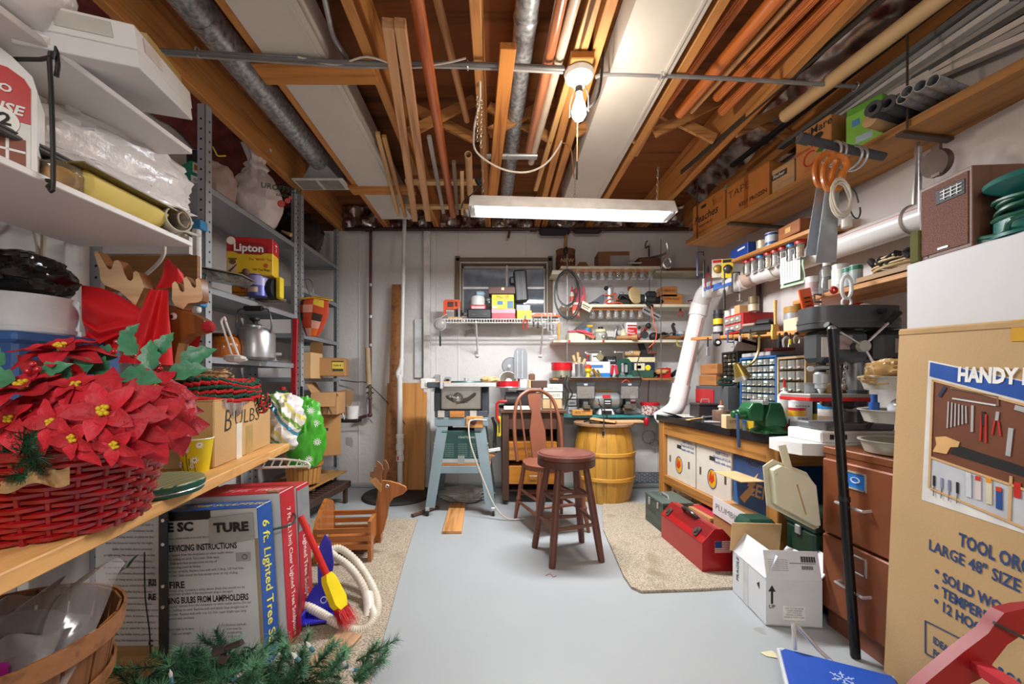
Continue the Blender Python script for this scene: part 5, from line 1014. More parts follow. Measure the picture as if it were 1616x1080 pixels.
for i in range(7):
    for x in(-.09,.01,.1):lett(t,'tool carton text',.0105,m('9db0a8',.6),'front',x,-.111,.14-i*.015,bold=0)
plate(t,'tape',.05,.07,m('8a9694',.3),'front',.0,-.111,.02);part(t,'pale_strip',B().box(.302,.222,.03,0,0,0),m('a9aca8',.5))
solo('white_stick','white painted stick lying on the saw stand lower board','stick',B().bar((-.24,-.05,.0),(.27,.02,.065),.03,.02),m('d5d3ce',.5),(-.25,3.10,.405))
solo('pine_offcut','pine plank lying on the saw stand lower board','board',B().box(.44,.12,.018,b=.002),wood('b98050',None,'x'),(-.24,3.32,.379))
GRNM=m('1f4a3c',.4)
t=thing('saw_insert','dark green saw blade guard lying on the saw table','guard',(-.24,3.12,.978));part(t,'disc',B().lathe([(0,0),(.12,0),(.125,.006),(.12,.014),(0,.016)],32),GRNM);part(t,'knob',B().cyl(.02,.022,.0,0,.016,14),CHROME)
solo('work_glove','tan leather glove lying crumpled on the saw table','glove',bagb(.07,.06,.05,97,.3,22,14),m('b08c60',.8),(-.06,3.14,.979));solo('wood_shim','thin wooden shims scattered on the saw table front','shims',B().at(-.08,0,.004,rz=12).box(.12,.03,.008).at(.03,.02,.004,rz=-20).box(.14,.025,.006),wood('c49a6a',None,'x'),(-.33,3.04,.978))
bpy.data.objects['wood_shim'].name='wood_offcut'
solo('foam_pad','grey dusty plastic sheet bundled under the saw stand','sheet',bagb(.17,.12,.12,101,.3),m('8f8c86',.5),(-.28,3.35,.002))
solo('floor_board','short knotty pine board lying on the floor before the saw','board',B().box(.125,.60,.02,b=.002),wood('c08a52','8a5628','y',.7,.55,.8),(-.305,2.93,.001),rz=2)
solo('iron_bar','rusty iron bar lying on the floor beside the saw','bar',B().bar((0,0,.014),(.16,.2,.014),.03,.012),m('5a3c30',.6),(-.62,2.95,.001))
 # ================================================================ dark work desk with two orange drawers
DW=wood('4a2f22','321d14','z',.8,.5);DWX=wood('5a3826','3c2217','x',.8,.45)
dk_=thing('work_desk','dark wooden desk with two orange pine drawers under the band saw','desk',(.285,3.25,0))
part(dk_,'top',B().box(.53,.46,.025,0,.21,.735,.004),DWX);part(dk_,'apron',B().box(.44,.02,.13,0,.02,.605),DW)
for x,y in((-.22,.015),(.22,.015),(-.22,.41),(.22,.41)):part(dk_,'leg',B().box(.055,.045,.70,x,y,.035,.003),DW)
for x in(-.22,.22):
    c=part(dk_,'caster',B().at(0,0,.018,ry=90).cyl(.018,.016,0,0,-.008,14),BLK,(x,.015,0))
part(dk_,'side_panel',B().box(.012,.36,.55,-.23,.21,.10).box(.012,.36,.55,.23,.21,.10),DW);part(dk_,'back_panel',B().box(.46,.012,.55,0,.41,.10),DW);part(dk_,'floor_board',B().box(.45,.36,.012,0,.21,.10),DW)
DRW=wood('c07a1e','8f5410','x',.7,.35,0,.4)
for z in(.165,.355):
    d=part(dk_,'drawer',B().box(.385,.34,.145,0,.17,z,.002),DRW);part(d,'handle',B().tube([(-.03,-.003,z+.07),(-.03,-.018,z+.07),(.03,-.018,z+.07),(.03,-.003,z+.07)],.004,6),CHROME)
 # band saw on the desk
BSG=m('8d9196',.32,.55,var=.06);bs=thing('band_saw','grey cast band saw with a tall rounded upper wheel cover','saw',(.20,3.48,.76))
part(bs,'wheel_cover',B().mx(Matrix.Translation((0,-.02,.25))).xz([(-.055,0),(.05,0),(.055,.02),(.055,.22),(.04,.255),(-.03,.265),(-.05,.245),(-.058,.2),(-.058,.02)],.10),BSG)
part(bs,'cover_rib',B().box(.012,.004,.24,-.03,-.024,.255,.002).box(.012,.004,.24,.012,-.024,.255,.002),m('b5b8bc',.3,.6));part(bs,'wheel_housing',B().at(-.085,.03,.36,rx=90).lathe([(0,-.02),(.07,-.02),(.078,0),(.07,.02),(0,.02)],24,0,0),BSG)
part(bs,'knob',B().at(.08,-.01,.3,ry=90).cyl(.018,.03,n=12,b=.004).at(-.10,-.02,.36,rx=90).cyl(.012,.02,n=10),CHROME)
part(bs,'column',B().box(.05,.05,.26,-.01,.02,.0,.006),m('9c1c1c',.4));part(bs,'lower_body',B().box(.16,.10,.15,.05,.03,0,.01),m('6f7377',.4,.5));part(bs,'table',B().box(.27,.2,.02,.02,-.06,.155,.003),m('a9abab',.3,.7));part(bs,'rust_block',B().box(.05,.06,.05,.095,.0,.24,.004),m('6a4230',.7));part(bs,'guard',B().box(.06,.05,.07,.02,-.03,.175,.003),m('d8d6d0',.4));part(bs,'motor',B().at(-.08,.02,.08,ry=90).cyl(.06,.12,0,0,-.06,20,b=.01),m('84888c',.4,.5))
t=thing('cookie_tin','red round tin lid standing on the band saw table','tin',(.085,3.36,.936));part(t,'tin',tinb(.095,.055,32),m('b81820',.3,coat=.3));part(t,'base_band',B().lathe([(.096,.0),(.098,.004),(.096,.008)],32),STEEL)
t=thing('desk_lamp','grey bullet lamp head with a bulb leaning over the saw','lamp',(.07,3.56,.76))
part(t,'shade',B().mx(Matrix.Translation((.02,-.10,.235))@ Euler((R(70),R(25),0)).to_matrix().to_4x4()).lathe([(.02,-.13),(.03,-.12),(.04,-.05),(.078,.02),(.074,.02),(.034,-.05),(0,-.1)],26),m('98968c',.4,.2));part(t,'bulb',B().ball(.03,.025,-.115,.225),m('e6e4de',.2));part(t,'arm',B().rod((0,0,0),(-.05,.02,.2),.008).rod((-.05,.02,.2),(.01,-.05,.26),.008),STEEL);part(t,'base',B().cyl(.06,.02,n=20),BLK)
t=thing('plane_block','dark wooden block plane standing on the desk corner','plane',(.345,3.36,.936));part(t,'body',B().box(.13,.07,.06,b=.004),m('4a332a',.5));part(t,'pale_block',B().box(.02,.07,.065,-.08,0,0,.002),wood('c9a070',None))
for i,(s,lab,z)in enumerate((('','lower pale hobby box on the desk stack',.762),('SERVICES','pale box with faded lettering in the desk stack',.845),('VALVES','white box lettered VALVES on top of the desk stack',.905))):
    t=carton('small_carton',lab,(.455,3.40,z),-4+i*3,.16,.14,(.08,.055,.06)[i],m(['b59a70','c3beb0','d4d0c4'][i],.7));
    if s:lett(t,s,.03,INK,'front',0,-.0715,.028,bold=-.01)
solo('white_tray','white shallow tray with small parts on the desk front edge','tray',B().box(.30,.07,.03,b=.004).box(.002,.06,.012,-.05,0,.025).box(.002,.06,.012,.06,0,.025),m('cfccc4',.5),(.20,3.26,.7605))
t=thing('red_clamp','red C clamp hanging off the desk side','clamp',(.025,3.22,.76));part(t,'frame',B().tube([(.05,0,.07),(-.01,0,.07),(-.03,0,.05),(-.03,0,-.06),(-.01,0,-.09)],.012,8),m('a81c14',.4));part(t,'screw',B().rod((-.01,0,-.09),(-.01,0,-.18),.005),DARKSTEEL)
solo('yellow_scraper','yellow plastic strip hanging on the desk side','strip',B().box(.03,.004,.16,b=.001),m('d0b820',.5),(.012,3.235,.55))
t=thing('hose_bundle','dark rubber hose bundle hung on the desk side','hose',(-.045,3.26,.42));[part(t,'hose',B().tube([(0,.0,.28),(.02+i*.008,0,.2),(.015,.02*i,.05),(.04,0,.0),(.03,.03,.1),(.01,.03,.28)],.008,8,sub=4),m('2a2a28',.6))for i in range(3)]
 # ================================================================ pipes and boards at the back wall
PVC=m('d2d0cc',.35,var=.04)
t=thing('sump_pipe','white plastic drain pipe with couplings rising from the black sump cover','pipe',(-.852,3.55,0))
part(t,'pipe',B().rod((0,0,.02),(-.004,0,1.02),.024,n=16).rod((.01,0,1.0),(.035,.02,2.42),.017,n=14),PVC);part(t,'bend',B().tube([(-.004,0,.98),(-.02,0,1.03),(.008,0,1.1),(.012,.002,1.16)],.022,12,sub=4),PVC)
part(t,'coupling',B().lathe([(.024,.26),(.034,.265),(.034,.315),(.03,.32),(.03,.36),(.036,.365),(.036,.41),(.03,.415),(.03,.46),(.034,.465),(.034,.50),(.024,.505)],18),m('dddbd7',.35));part(t,'coupling',B().lathe([(.03,.0),(.042,.004),(.042,.05),(.024,.055)],18),PVC);part(t,'red_marking',B().box(.012,.001,.03,-.01,-.0345,.28),RED)
solo('sump_cover','round black sump pit cover at the foot of the drain pipe','cover',B().lathe([(0,0),(.29,0),(.30,.008),(.29,.022),(.05,.024),(0,.024)],40),m('26231f',.7,dirt='4a443c'),(-.86,3.50,.0005))
bpy.data.objects['sump_pipe'].location.z=.025
RP=m('5f3d33',.5,.3)
t=thing('iron_pipe','brown iron gas pipe running down the back wall to an elbow','pipe',(0,0,0));a,e,f=P(585,362,3.74),P(584,655,3.74),P(566,660,3.74)
part(t,'pipe',B().rod(a,e,.013,n=12).rod(e,f,.014,n=12),RP)
for y in(450,500,545):part(t,'clip',B().rod(P(585,y,3.74)-Vector((0,0,.012)),P(585,y,3.74)+Vector((0,0,.012)),.0155,n=12),STEEL)
part(t,'valve',B().at(*P(584,622,3.74)).cyl(.022,.02,n=12).rod((-.035,-.01,.01),(.035,-.01,.01),.006).ball(.02,0,0,-.04),m('6a5a48',.5,.5));part(t,'elbow',B().ball(.022),RP,e)
t=thing('wall_gas_line','dark iron pipe running level under the joists along the back wall','pipe',(0,0,0));part(t,'pipe',B().rod((-1.4,3.72,2.385),(1.75,3.72,2.385),.016,n=12),m('3f2a24',.5,.3));part(t,'tee',B().rod((-1.21,3.72,2.385),(-1.15,3.72,2.385),.024,n=12).rod((.30,3.72,2.385),(.36,3.72,2.385),.024,n=12),m('3f2a24',.5,.3));part(t,'stub',B().rod((.115,3.72,2.38),(.10,3.70,2.30),.012),m('6a3a30',.5));part(t,'hanging_rag',B().box(.28,.06,.07,.52,3.70,2.32,.02),m('26262a',.8));part(t,'hanging_rag',B().box(.26,.05,.05,.82,3.70,2.335,.02),m('2c2a2c',.8))
solo('insulated_rod','tan cardboard sleeve standing against the brown gas pipe','tube',B().rod((0,0,0),(-.012,.0,.33),.024,.022,n=14),m('a8926e',.7),P(582,607,3.66));solo('pipe_bracket','brass bracket below the tan cardboard sleeve','bracket',B().cyl(.02,.02,n=10).rod((-.03,0,0),(.03,0,0),.006).rod((0,0,0),(0,0,-.1),.01),m('6f624a',.4,.6),P(583,612,3.68))
cord('black_wire','black wire drooping along the back wall to the saw outlet',[P(537,600,3.76),P(560,603,3.74),P(578,604,3.70),P(592,616,3.70),P(615,640,3.70),P(645,680,3.70),P(655,730,3.68),P(662,780,3.66)],.004,BLK)
cord('grey_wire','grey looped wire hanging beside the valve of the gas pipe',[P(581,620,3.70),P(578,640,3.70),P(580,658,3.70),P(588,668,3.70),P(582,662,3.70),P(560,662,3.70),P(545,664,3.68)],.003,m('5c6a78',.5))
a,b_=P(618,795,3.58),P(627,450,3.77);solo('leaning_plank','narrow brown plank leaning on the back wall by the drain pipe','board',B().mx(along(a,b_)).box(.09,(b_-a).length,.018,0,(b_-a).length/2),wood('8f5f34','6a4020','y',.8,.6,.5))
solo('leaning_plywood','sheet of orange plywood leaning on the back wall behind the saw','board',B().box(.37,.98,.015,0,.49),wood('b97f40','8a5626','y',.5,.6,.3),(-.835,3.62,.003),rot=(81,0,0))
solo('wall_post','white painted post standing against the back wall beside the window','post',B().box(.06,.06,2.39,b=.004),m('cfccc8',.5),(-.655,3.775,.0))
solo('white_board','white painted board fixed behind the white post','board',B().box(.07,.02,.55,b=.003),m('c6c8ca',.5),(-.74,3.795,1.02))
t=thing('wall_outlet','metal outlet boxes on the back wall behind the saw','outlet',(-.56,3.78,.93));part(t,'box',B().box(.05,.04,.12,0,0,0,.004).box(.05,.04,.10,.10,0,0,.004),STEEL);part(t,'plug',B().box(.03,.03,.04,.10,-.03,.04,.004),BLK)
 # ================================================================ helpers for things standing on a shelf: span in pixels at depth Y
def sp(px0,px1,yb,yt,Y):
    a,c=P(px0,yb,Y),P(px1,yt,Y);return Vector(((a.x+c.x)/2,Y,a.z)),c.x-a.x,c.z-a.z
def box_on(name,label,cat,px0,px1,z,yt,Y,d,mt,rz=0,b=.003,seam=False):
    """box standing at height z, its front at depth Y, its top seen at yt"""
    l,w_,h=sp(px0,px1,yt+10,yt,Y);h=H-(yt-CY)/F*Y-z
    t=thing(name,label,cat,(l.x,Y+d/2,z),rz);part(t,'body',B().box(w_,d,h,b=b),mt);t['w'],t['h'],t['d']=w_,h,d;return t
def face(t,name,x0,x1,z0,z1,mt,e=.0012):
    w_,h,d=t['w'],t['h'],t['d'];return part(t,name,B().box((x1-x0)*w_,.002,(z1-z0)*h,(x0+x1-1)/2*w_,-d/2-e+.0005,z0*h),mt)
 # ---------------------------------------------------------------- wire shelf under the window
WIRE=m('cfcec9',.4)
t=thing('wire_shelf','white coated wire shelf mounted under the basement window','shelf',(0,0,0));z0=1.525
b=B()
for y in(3.50,3.60,3.70,3.78):b.rod((-.50,y,z0),(.53,y,z0),.004,n=6)
b.rod((-.50,3.50,z0-.03),(.53,3.50,z0-.03),.004,n=6);part(t,'long_wire',b,WIRE)
b=B()
for i in range(44):x=-.50+i*.024;b.tube([(x,3.79,z0+.003),(x,3.50,z0+.003),(x,3.497,z0-.03)],.0022,4)
part(t,'cross_wire',b,WIRE,kind='stuff')
for x in(-.185,.40):part(t,'bracket',B().rod((x,3.50,z0-.02),(x,3.79,1.245),.008,n=8).box(.03,.01,.06,x,3.795,1.22),WIRE)
zw=z0+.007
ORG=m('d04a1c',.45)
t=thing('jig_frame','orange metal jig frame standing at the end of the wire shelf','tool',P(713,497,3.56));t.location.z=zw+.035
part(t,'frame',B().xz([(-.075,-.0),(-.055,0),(-.055,.055),(.05,.055),(.05,.02),(.075,.02),(.075,.125),(.06,.14),(-.06,.14),(-.075,.12)],.03),ORG);part(t,'opening',B().box(.05,.004,.045,-.01,-.0035,.075).box(.02,.004,.04,.04,-.0035,.08),m('4a2a20',.6));part(t,'base',B().box(.12,.08,.02,.03,.02,-.035),wood('b98a50',None));part(t,'motor',B().box(.05,.05,.08,.06,.03,-.03,.006),BLK)
solo('metal_post','short grey metal plate standing beside the orange jig','plate',B().box(.016,.05,.105,b=.002),m('9aa0a6',.35,.7),(-.335,3.56,zw))
t=box_on('tool_case','black flat plastic case lying on the wire shelf','case',737,776,zw,487,3.53,.22,m('232427',.45),b=.012);part(t,'latch',B().box(.03,.004,.015,-.05,-.112,.03).box(.03,.004,.015,.05,-.112,.03),m('3a3b3e',.4))
t=box_on('drill_bit_case','small red case lying on the black flat case','case',742,767,zw+.0745,481,3.56,.14,m('b01a2a',.4),b=.006);face(t,'print',.1,.9,.35,.75,m('d8a8ac',.5))
t=thing('plastic_canister','white plastic canister standing on the small red case','canister',(-.175,3.63,zw+.1085));part(t,'body',B().lathe([(0,0),(.058,0),(.062,.006),(.062,.085),(.055,.105),(0,.108)],26),m('d4d4d2',.4));part(t,'clear_bag',bagb(.045,.03,.05,111,.2,20,12),glass('d0d8dc',.1,.5),(.02,0,.105));part(t,'label',B().box(.05,.002,.02,.02,-.034,.115),m('7fb4d0',.5))
t=box_on('plastic_case','thin pink red case under the yellow shoebox','case',776,813,zw,488,3.53,.2,m('a83a4c',.4));face(t,'upper_edge',0,1,.6,1,m('c98a94',.4))
t=box_on('shoe_box','yellow shoebox with a blue oval label on the wire shelf','box',776,811,1.62,465,3.54,.2,m('d8c41c',.5));face(t,'blue_oval',.25,.5,.3,.55,m('2a6f9c',.5));face(t,'photo',.7,.97,.05,.55,m('5c7c94',.6));face(t,'white_label',.03,.25,.05,.22,m('d8d8cc',.6));lett(t,'Misc EF',.035,INK,'front',0,-.102,t['h']*.82,bold=-.012);part(t,'lid_edge',B().box(t['w']+.004,.2+.004,.004,0,0,t['h']*.66),m('b8a412',.5));b.k=0
t=box_on('wooden_box','dark brown wooden box with a clasp on the yellow shoebox','box',771,816,1.757,452.5,3.56,.16,wood('5a3128','42201a','x'));part(t,'clasp',B().box(.02,.004,.02,0,-.082,t['h']-.03),m('b0894c',.3,.7))
t=box_on('router_case','grey flat plastic case under the upright black case','case',815,837,1.605,481,3.55,.2,m('8d9094',.4));t=box_on('yellow_box','low yellow box beneath the grey flat case','box',816,839,zw,490,3.53,.2,m('dac818',.5))
t=thing('tool_case','black ribbed plastic case standing upright before the window','case',(.215,3.60,1.69),0,None,(0,-4,0));part(t,'body',B().box(.115,.10,.28,b=.014),m('26272a',.45));part(t,'rib',B().box(.006,.104,.25,-.02,0,.012).box(.006,.104,.25,.02,0,.012),m('34363a',.4));part(t,'handle',B().box(.05,.05,.07,-.07,0,.16,.012),m('1e1f22',.5))
t=thing('handsaw','orange handled hand saw lying at the end of the wire shelf','saw',(.42,3.57,zw));part(t,'handle',B().xz([(-.13,.03),(-.08,.055),(.02,.06),(.12,.045),(.14,.03),(.10,.025),(-.1,.025)],.03),m('d8581c',.45));part(t,'blade',B().box(.22,.04,.025,0,.01,0,.004),BLK)
t=thing('hanging_strainer','wire mesh strainer with a black handle hanging off the wire shelf','strainer',P(694,512,3.50));part(t,'bowl',B().ball(.052,n=20,k=12,sc=(1,.5,1)),glass('a8a49e',.3,.62));part(t,'rim',B().tor(.053,.004,n=24,ax='y'),STEEL);part(t,'handle',B().rod((0,0,-.052),(.003,0,-.1),.003).box(.016,.012,.09,.004,0,-.19,.004),BLK);part(t,'hook',B().rod((0.0,0,.052),(.06,.02,.09),.003),STEEL)
def hang(name,label,cat,px,y0,y1,Y,kind,mt,mt2=None,w=.02):
    p=P(px,y0,Y);L=(y1-y0)/F*Y;t=thing(name,label,cat,p)
    if kind=='plier':
        for sx in(-1,1):part(t,'handle',B().tube([(0,0,-L*.3),(sx*w*.9,0,-L*.55),(sx*w*.7,0,-L)],.005,6,sub=3),mt)
        part(t,'jaw',B().xz([(-.008,-L*.35),(.008,-L*.35),(.009,-L*.1),(.002,0),(-.002,0),(-.009,-L*.1)],.008),mt2 or DARKSTEEL)
    elif kind=='clamp':
        part(t,'frame',B().tube([(w,0,-L*.1),(w,0,0),(-w*.6,0,0),(-w*.6,0,-L*.7),(w,0,-L*.7)],.0055,6),mt);part(t,'screw',B().rod((w,0,-L*.45),(w,0,-L),.003).rod((w-.018,0,-L),(w+.018,0,-L),.0025),mt2 or STEEL)
    else:
        part(t,'blade',B().box(w*.35,.006,L*.5,0,0,-L*.5,.001),mt2 or DARKSTEEL);part(t,'handle',B().box(w*.8,.014,L*.5,0,0,-L,.004),mt)
    return t
hang('pliers','red handled pliers hanging off the wire shelf front','pliers',829,497,520,3.48,'plier',m('a81c1c',.4));hang('screwdriver','short black tool hanging between red pliers and clamps','tool',842,500,516,3.48,'d',BLK);hang('screwdriver','longer black tool hanging nearer the clamps','tool',849,502,518,3.48,'d',BLK)
for i,(px,y1)in enumerate(((857,518),(867,535),(872,530))):hang('bar_clamp',['shortest silver clamp hanging off the wire shelf','longest silver clamp hanging off the wire shelf','silver clamp hanging nearest the coiled black hose'][i],'clamp',px,495,y1,3.47-.02*i,'clamp',STEEL)
solo('wooden_handle','upright wooden tool handle hanging beside the silver clamps','handle',B().rod((0,0,0),(0,0,.14),.011),wood('b5813f',None,'z'),P(882,535,3.5));bpy.data.objects['wooden_handle'].name='tool_haft'
 # ---------------------------------------------------------------- board shelves on the back wall
CRM=m('cfc6ae',.5,var=.05,dirt='a8916c',dk=.27);BRW=wood('9a6234','6e431f','x')
def shelf(name,label,x0,x1,z,d,mt,th=.02,y1=YW-.004):
    return solo(name,label,'shelf',B().box(x1-x0,d,th,b=.002),mt,((x0+x1)/2,y1-d/2,z-th))
S=[2.0,1.665,1.35,1.018,.69];YF=3.55
t=thing('board_shelf','topmost cream board shelf with glass jars screwed beneath','shelf',(1.0,3.68,S[0]));part(t,'board',B().box(.89,.25,.02,.0,0,-.02,.002),CRM);part(t,'jar_strip',B().box(.74,.06,.018,-.02,-.06,-.039),wood('b5713a',None,'x'));part(t,'board_extension',B().box(.42,.2,.018,.62,.02,-.045,.002),m('b8b49c',.5))
t=thing('board_shelf','second cream board shelf carrying the power tools','shelf',(1.15,3.68,S[1]));part(t,'board',B().box(1.16,.25,.024,0,0,-.024,.002),CRM);part(t,'jar_strip',B().box(.68,.06,.018,-.16,-.05,-.043),wood('b5713a',None,'x'))
t=thing('board_shelf','third cream board shelf crowded with small hand tools','shelf',(1.07,3.68,S[2]));part(t,'board',B().box(1.16,.25,.02,0,0,-.02,.002),CRM);part(t,'red_tape',B().box(.02,.002,.02,-.44,-.1255,-.019).box(.02,.002,.02,-.14,-.1255,-.019),RED)
shelf('board_shelf','brown board shelf carrying the green vise and battery box',.485,1.60,S[3],.25,BRW)
solo('metal_strip','long grey metal strip along the brown board shelf front','strip',B().box(.62,.05,.008,b=.001),m('a3a7aa',.35,.6),(.945,3.535,S[3]+.001))
shelf('board_shelf','teal board shelf carrying the bench grinder',.56,1.50,S[4],.26,m('2f7f82',.45,dirt='1d5458',dk=.35))
for i,(px,y0,y1,Y)in enumerate(((895,370,660,3.545),(1043,378,602,3.545),(1025,384,520,3.70))):
    solo('hanger_rod',['thin steel hanger rod beside the coiled black hose','thin steel hanger rod through the shelf ends','thin steel hanger rod behind the yellow buffing disc'][i],'rod',B().rod(P(px,y0,Y)*0,P(px,y1,Y)-P(px,y0,Y),.004,n=6),m('8a8a8a',.4,.7),P(px,y0,Y))
GJ=glass('c9ccca',.03,.22)
def jar_hang(label,px,y0,y1,Y,cap,fill,grp,r=.026):
    p=P(px,y0,Y);L=(y1-y0)/F*Y;t=thing('hanging_jar',label,'jar',p,0,grp)
    part(t,'glass',B().lathe([(r*.72,0),(r*.72,-L*.18),(r,-L*.38),(r,-L*.92),(r*.85,-L),(0,-L)],16),GJ);part(t,'lid',B().cyl(r*.78,L*.16,0,0,-L*.13,14),cap)
    if fill:part(t,'contents',B().lathe([(0,-L*.55),(r*.8,-L*.6),(r*.88,-L*.88),(0,-L*.95)],12),fill)
    return t
CAPS=m('c4c4c2',.3,.7);FILLS=[m(c,.5,.4,var=.4,sc=120)for c in('8c867c','5a4a3a','74767a','9a7a52')]
for i,px in enumerate((912,924.5,937,950,963,975.5,988,1000.5,1013,1026)):jar_hang(ORD[i]+' glass jar from the coiled black hose under the topmost cream shelf',px,424,441,3.60,CAPS,FILLS[i%4]if i%3 else None,'glass jars screwed under the topmost shelf')
for i,px in enumerate((935,947.5,960,972,984,996.5,1010)):jar_hang(ORD[i]+' glass jar from the paper tag under the second cream shelf',px,487.5,503,3.62,m('8a8a86',.4,.6),FILLS[(i+1)%4],'glass jars screwed under the second shelf')
 # topmost shelf
t=thing('paint_can','rusty old can with a torn red brown label on a corner block','can',(.615,3.66,S[0]+.002));part(t,'can',tinb(.085,.165,26),m('6f4a30',.6,.2,var=.35,sc=20));band(t,.085,.03,.11,m('4a2420',.6,var=.4,sc=30));lett(t,'NEW',.05,m('b89a70',.7),'front',0,-.088,.05);solo('shelf_block','cream wedge block under the rusty old can','block',B().box(.10,.22,.035,tx=.9),CRM,(.53,3.69,1.935))
bpy.data.objects['shelf_block'].name='corner_block'
solo('cardboard_scrap','folded cardboard scraps leaning on the topmost cream shelf','cardboard',B().box(.12,.1,.05,-.03,0,0,tx=.5).at(.07,0,0,ry=-32).box(.1,.08,.006),m('7a5430',.8),(.79,3.66,S[0]+.001))
t=box_on('wooden_box','brown wooden box with a grey face on the topmost shelf','box',945,994,S[0]+.001,397,3.58,.18,wood('6a4226',None,'x'),rz=-3);face(t,'grey_face',.38,1,0,.72,m('7c7a7a',.6))
t=box_on('flat_box','flat brown box under a sheet of bent paper','box',1008,1044,S[0]+.001,407,3.58,.18,wood('5a3826',None,'x'));part(t,'paper',B().grid(lambda u,v:(-.10+.30*u,-.09+.16*v,t['h']+.002+.075*u*u),8,3),m('9a9a98',.6));part(t,'paper_flap',B().box(.12,.03,.006,-.15,-.12,.02),m('b0aeaa',.6))
solo('flat_wooden_box','low wooden tray on the shelf extension near the corner','tray',B().box(.26,.15,.03,b=.003),wood('7a4c28',None,'x'),(1.66,3.70,S[0]-.026))
t=thing('trap_pipe','chrome drain trap hanging from a hook at the shelf end','pipe',P(1052,384,3.52));part(t,'pipe',B().tube([(0,0,0),(.01,0,-.06),(.0,0,-.12),(-.03,0,-.16),(-.02,0,-.20),(.02,0,-.21),(.035,0,-.17),(.02,0,-.13)],.012,10,sub=4),CHROME)
solo('bent_hook','dark bent iron hook hanging from the joists above the shelves','hook',B().tube([(0,0,0),(-.02,0,-.03),(-.015,0,-.07),(.01,0,-.05),(.01,0,-.2)],.006,6,sub=3),m('3a3430',.6),P(1022,380,3.66))
t=thing('wooden_rod','old wooden rod with a black cord hanging above the rusty can','rod',P(893,372,3.54));part(t,'rod',B().rod((0,0,0),(-.01,0,-.12),.012),wood('8a6238',None,'z'));part(t,'cord',B().ball(.022,-.0,0,-.13,sc=(1,1,1.6)),BLK)
 # second shelf
def coil(b,c,rx,rz,n,r,seed,ax='y'):
    rr=random.Random(seed);pts=[];sp_=.16 if n>3 else .08
    for i in range(n*20):
        a=2*math.pi*i/20;k=1+sp_*math.sin(i*.13+seed);p=Vector((c.x+rx*k*math.cos(a)+rr.uniform(-1,1)*.002,c.y+.012*math.sin(i*.3),c.z+rz*k*math.sin(a)))
        pts.append(p)
    return b.tube(pts,r,6)
t=thing('black_hose','coiled black hose hanging beside the window over the shelf ends','hose',P(896,465,3.5));part(t,'coil',coil(coil(B(),Vector((0,0,0)),.115,.21,2,.007,2),Vector((-.01,-.012,.05)),.085,.15,2,.006,5),m('2a2a2a',.5))
t=thing('hard_book','red hardback binder leaning on the second cream shelf','book',(.745,3.68,S[1]),0,None,(0,-3,0));part(t,'cover',B().box(.085,.16,.165,b=.003),m('a81828',.4));part(t,'corner',B().box(.07,.01,.15,-.01,-.083,.005),m('c02038',.4))
t=thing('glue_bottle','small red and white bottle beside the red binder','bottle',(.665,3.62,S[1]));part(t,'bottle',B().lathe([(0,0),(.018,0),(.02,.005),(.02,.1),(.01,.125),(.008,.15),(0,.15)],16),m('d0c8b8',.4));part(t,'cap',B().lathe([(.012,.12),(.008,.15),(.004,.17),(0,.172)],12),RED);band(t,.02,.03,.08,m('c04a3c',.5),n=16)
t=thing('finishing_sander','dark wedge shaped sander lying beside the red binder','sander',(.895,3.62,S[1]));part(t,'body',B().xz([(-.075,0),(.06,0),(.06,.095),(.045,.1),(-.06,.03)],.08),m('4a525c',.45));part(t,'cord',B().tube([(-.09,-.04,.01),(-.04,-.05,.02),(0,-.05,.015)],.005,6,sub=3),BLK)
t=thing('chrome_router','chrome power tool wrapped in an orange cord','power tool',(1.00,3.62,S[1]));part(t,'motor',B().cyl(.035,.11,0,0,.04,18,b=.008).cyl(.05,.03,0,0,.01,18),CHROME);part(t,'top',B().box(.07,.05,.03,0,0,.14,.008),m('c8cacc',.25,.9));part(t,'knob',B().ball(.02,-.035,-.02,.15),BLK);part(t,'orange_cord',B().tube([(-.055,-.03,.09),(0,-.06,.08),(.04,-.04,.1),(.05,-.03,.06),(.08,-.02,.04),(.11,-.03,.01),(.05,-.07,.015),(-.03,-.06,.012),(-.05,-.05,.03),(0,-.065,.05)],.006,6,sub=4),m('d0542a',.5));part(t,'base',B().box(.13,.09,.012,0,0,0,.003),STEEL)
t=thing('belt_sander','black compact sander beside the yellow buffing disc','sander',(1.125,3.62,S[1]));part(t,'body',B().box(.12,.08,.06,b=.015).box(.09,.06,.04,0,0,.055,.012),BLK);part(t,'cap',B().box(.04,.05,.03,-.02,0,.09,.01),STEEL);part(t,'cord',B().tube([(.05,-.05,.03),(.02,-.06,.05),(-.03,-.055,.08),(-.06,-.05,.03)],.005,6,sub=4),BLK)
t=thing('buffing_disc','round yellow buffing pad on a grey polisher','polisher',(1.215,3.62,S[1]+.005));part(t,'pad',B().mx(Matrix.Translation((.0,-.05,.075))@ Euler((R(82),0,R(25))).to_matrix().to_4x4()).lathe([(0,-.006),(.07,-.008),(.078,0),(.07,.01),(0,.014)],28),m('bfa878',.9,bump=.5,bs=90));part(t,'body',B().at(0,.0,.07,rx=90).cyl(.045,.10,0,0,-.1,18),m('d0c490',.5));part(t,'trigger',B().box(.05,.03,.04,-.02,.02,.13,.008),m('8a2a20',.4))
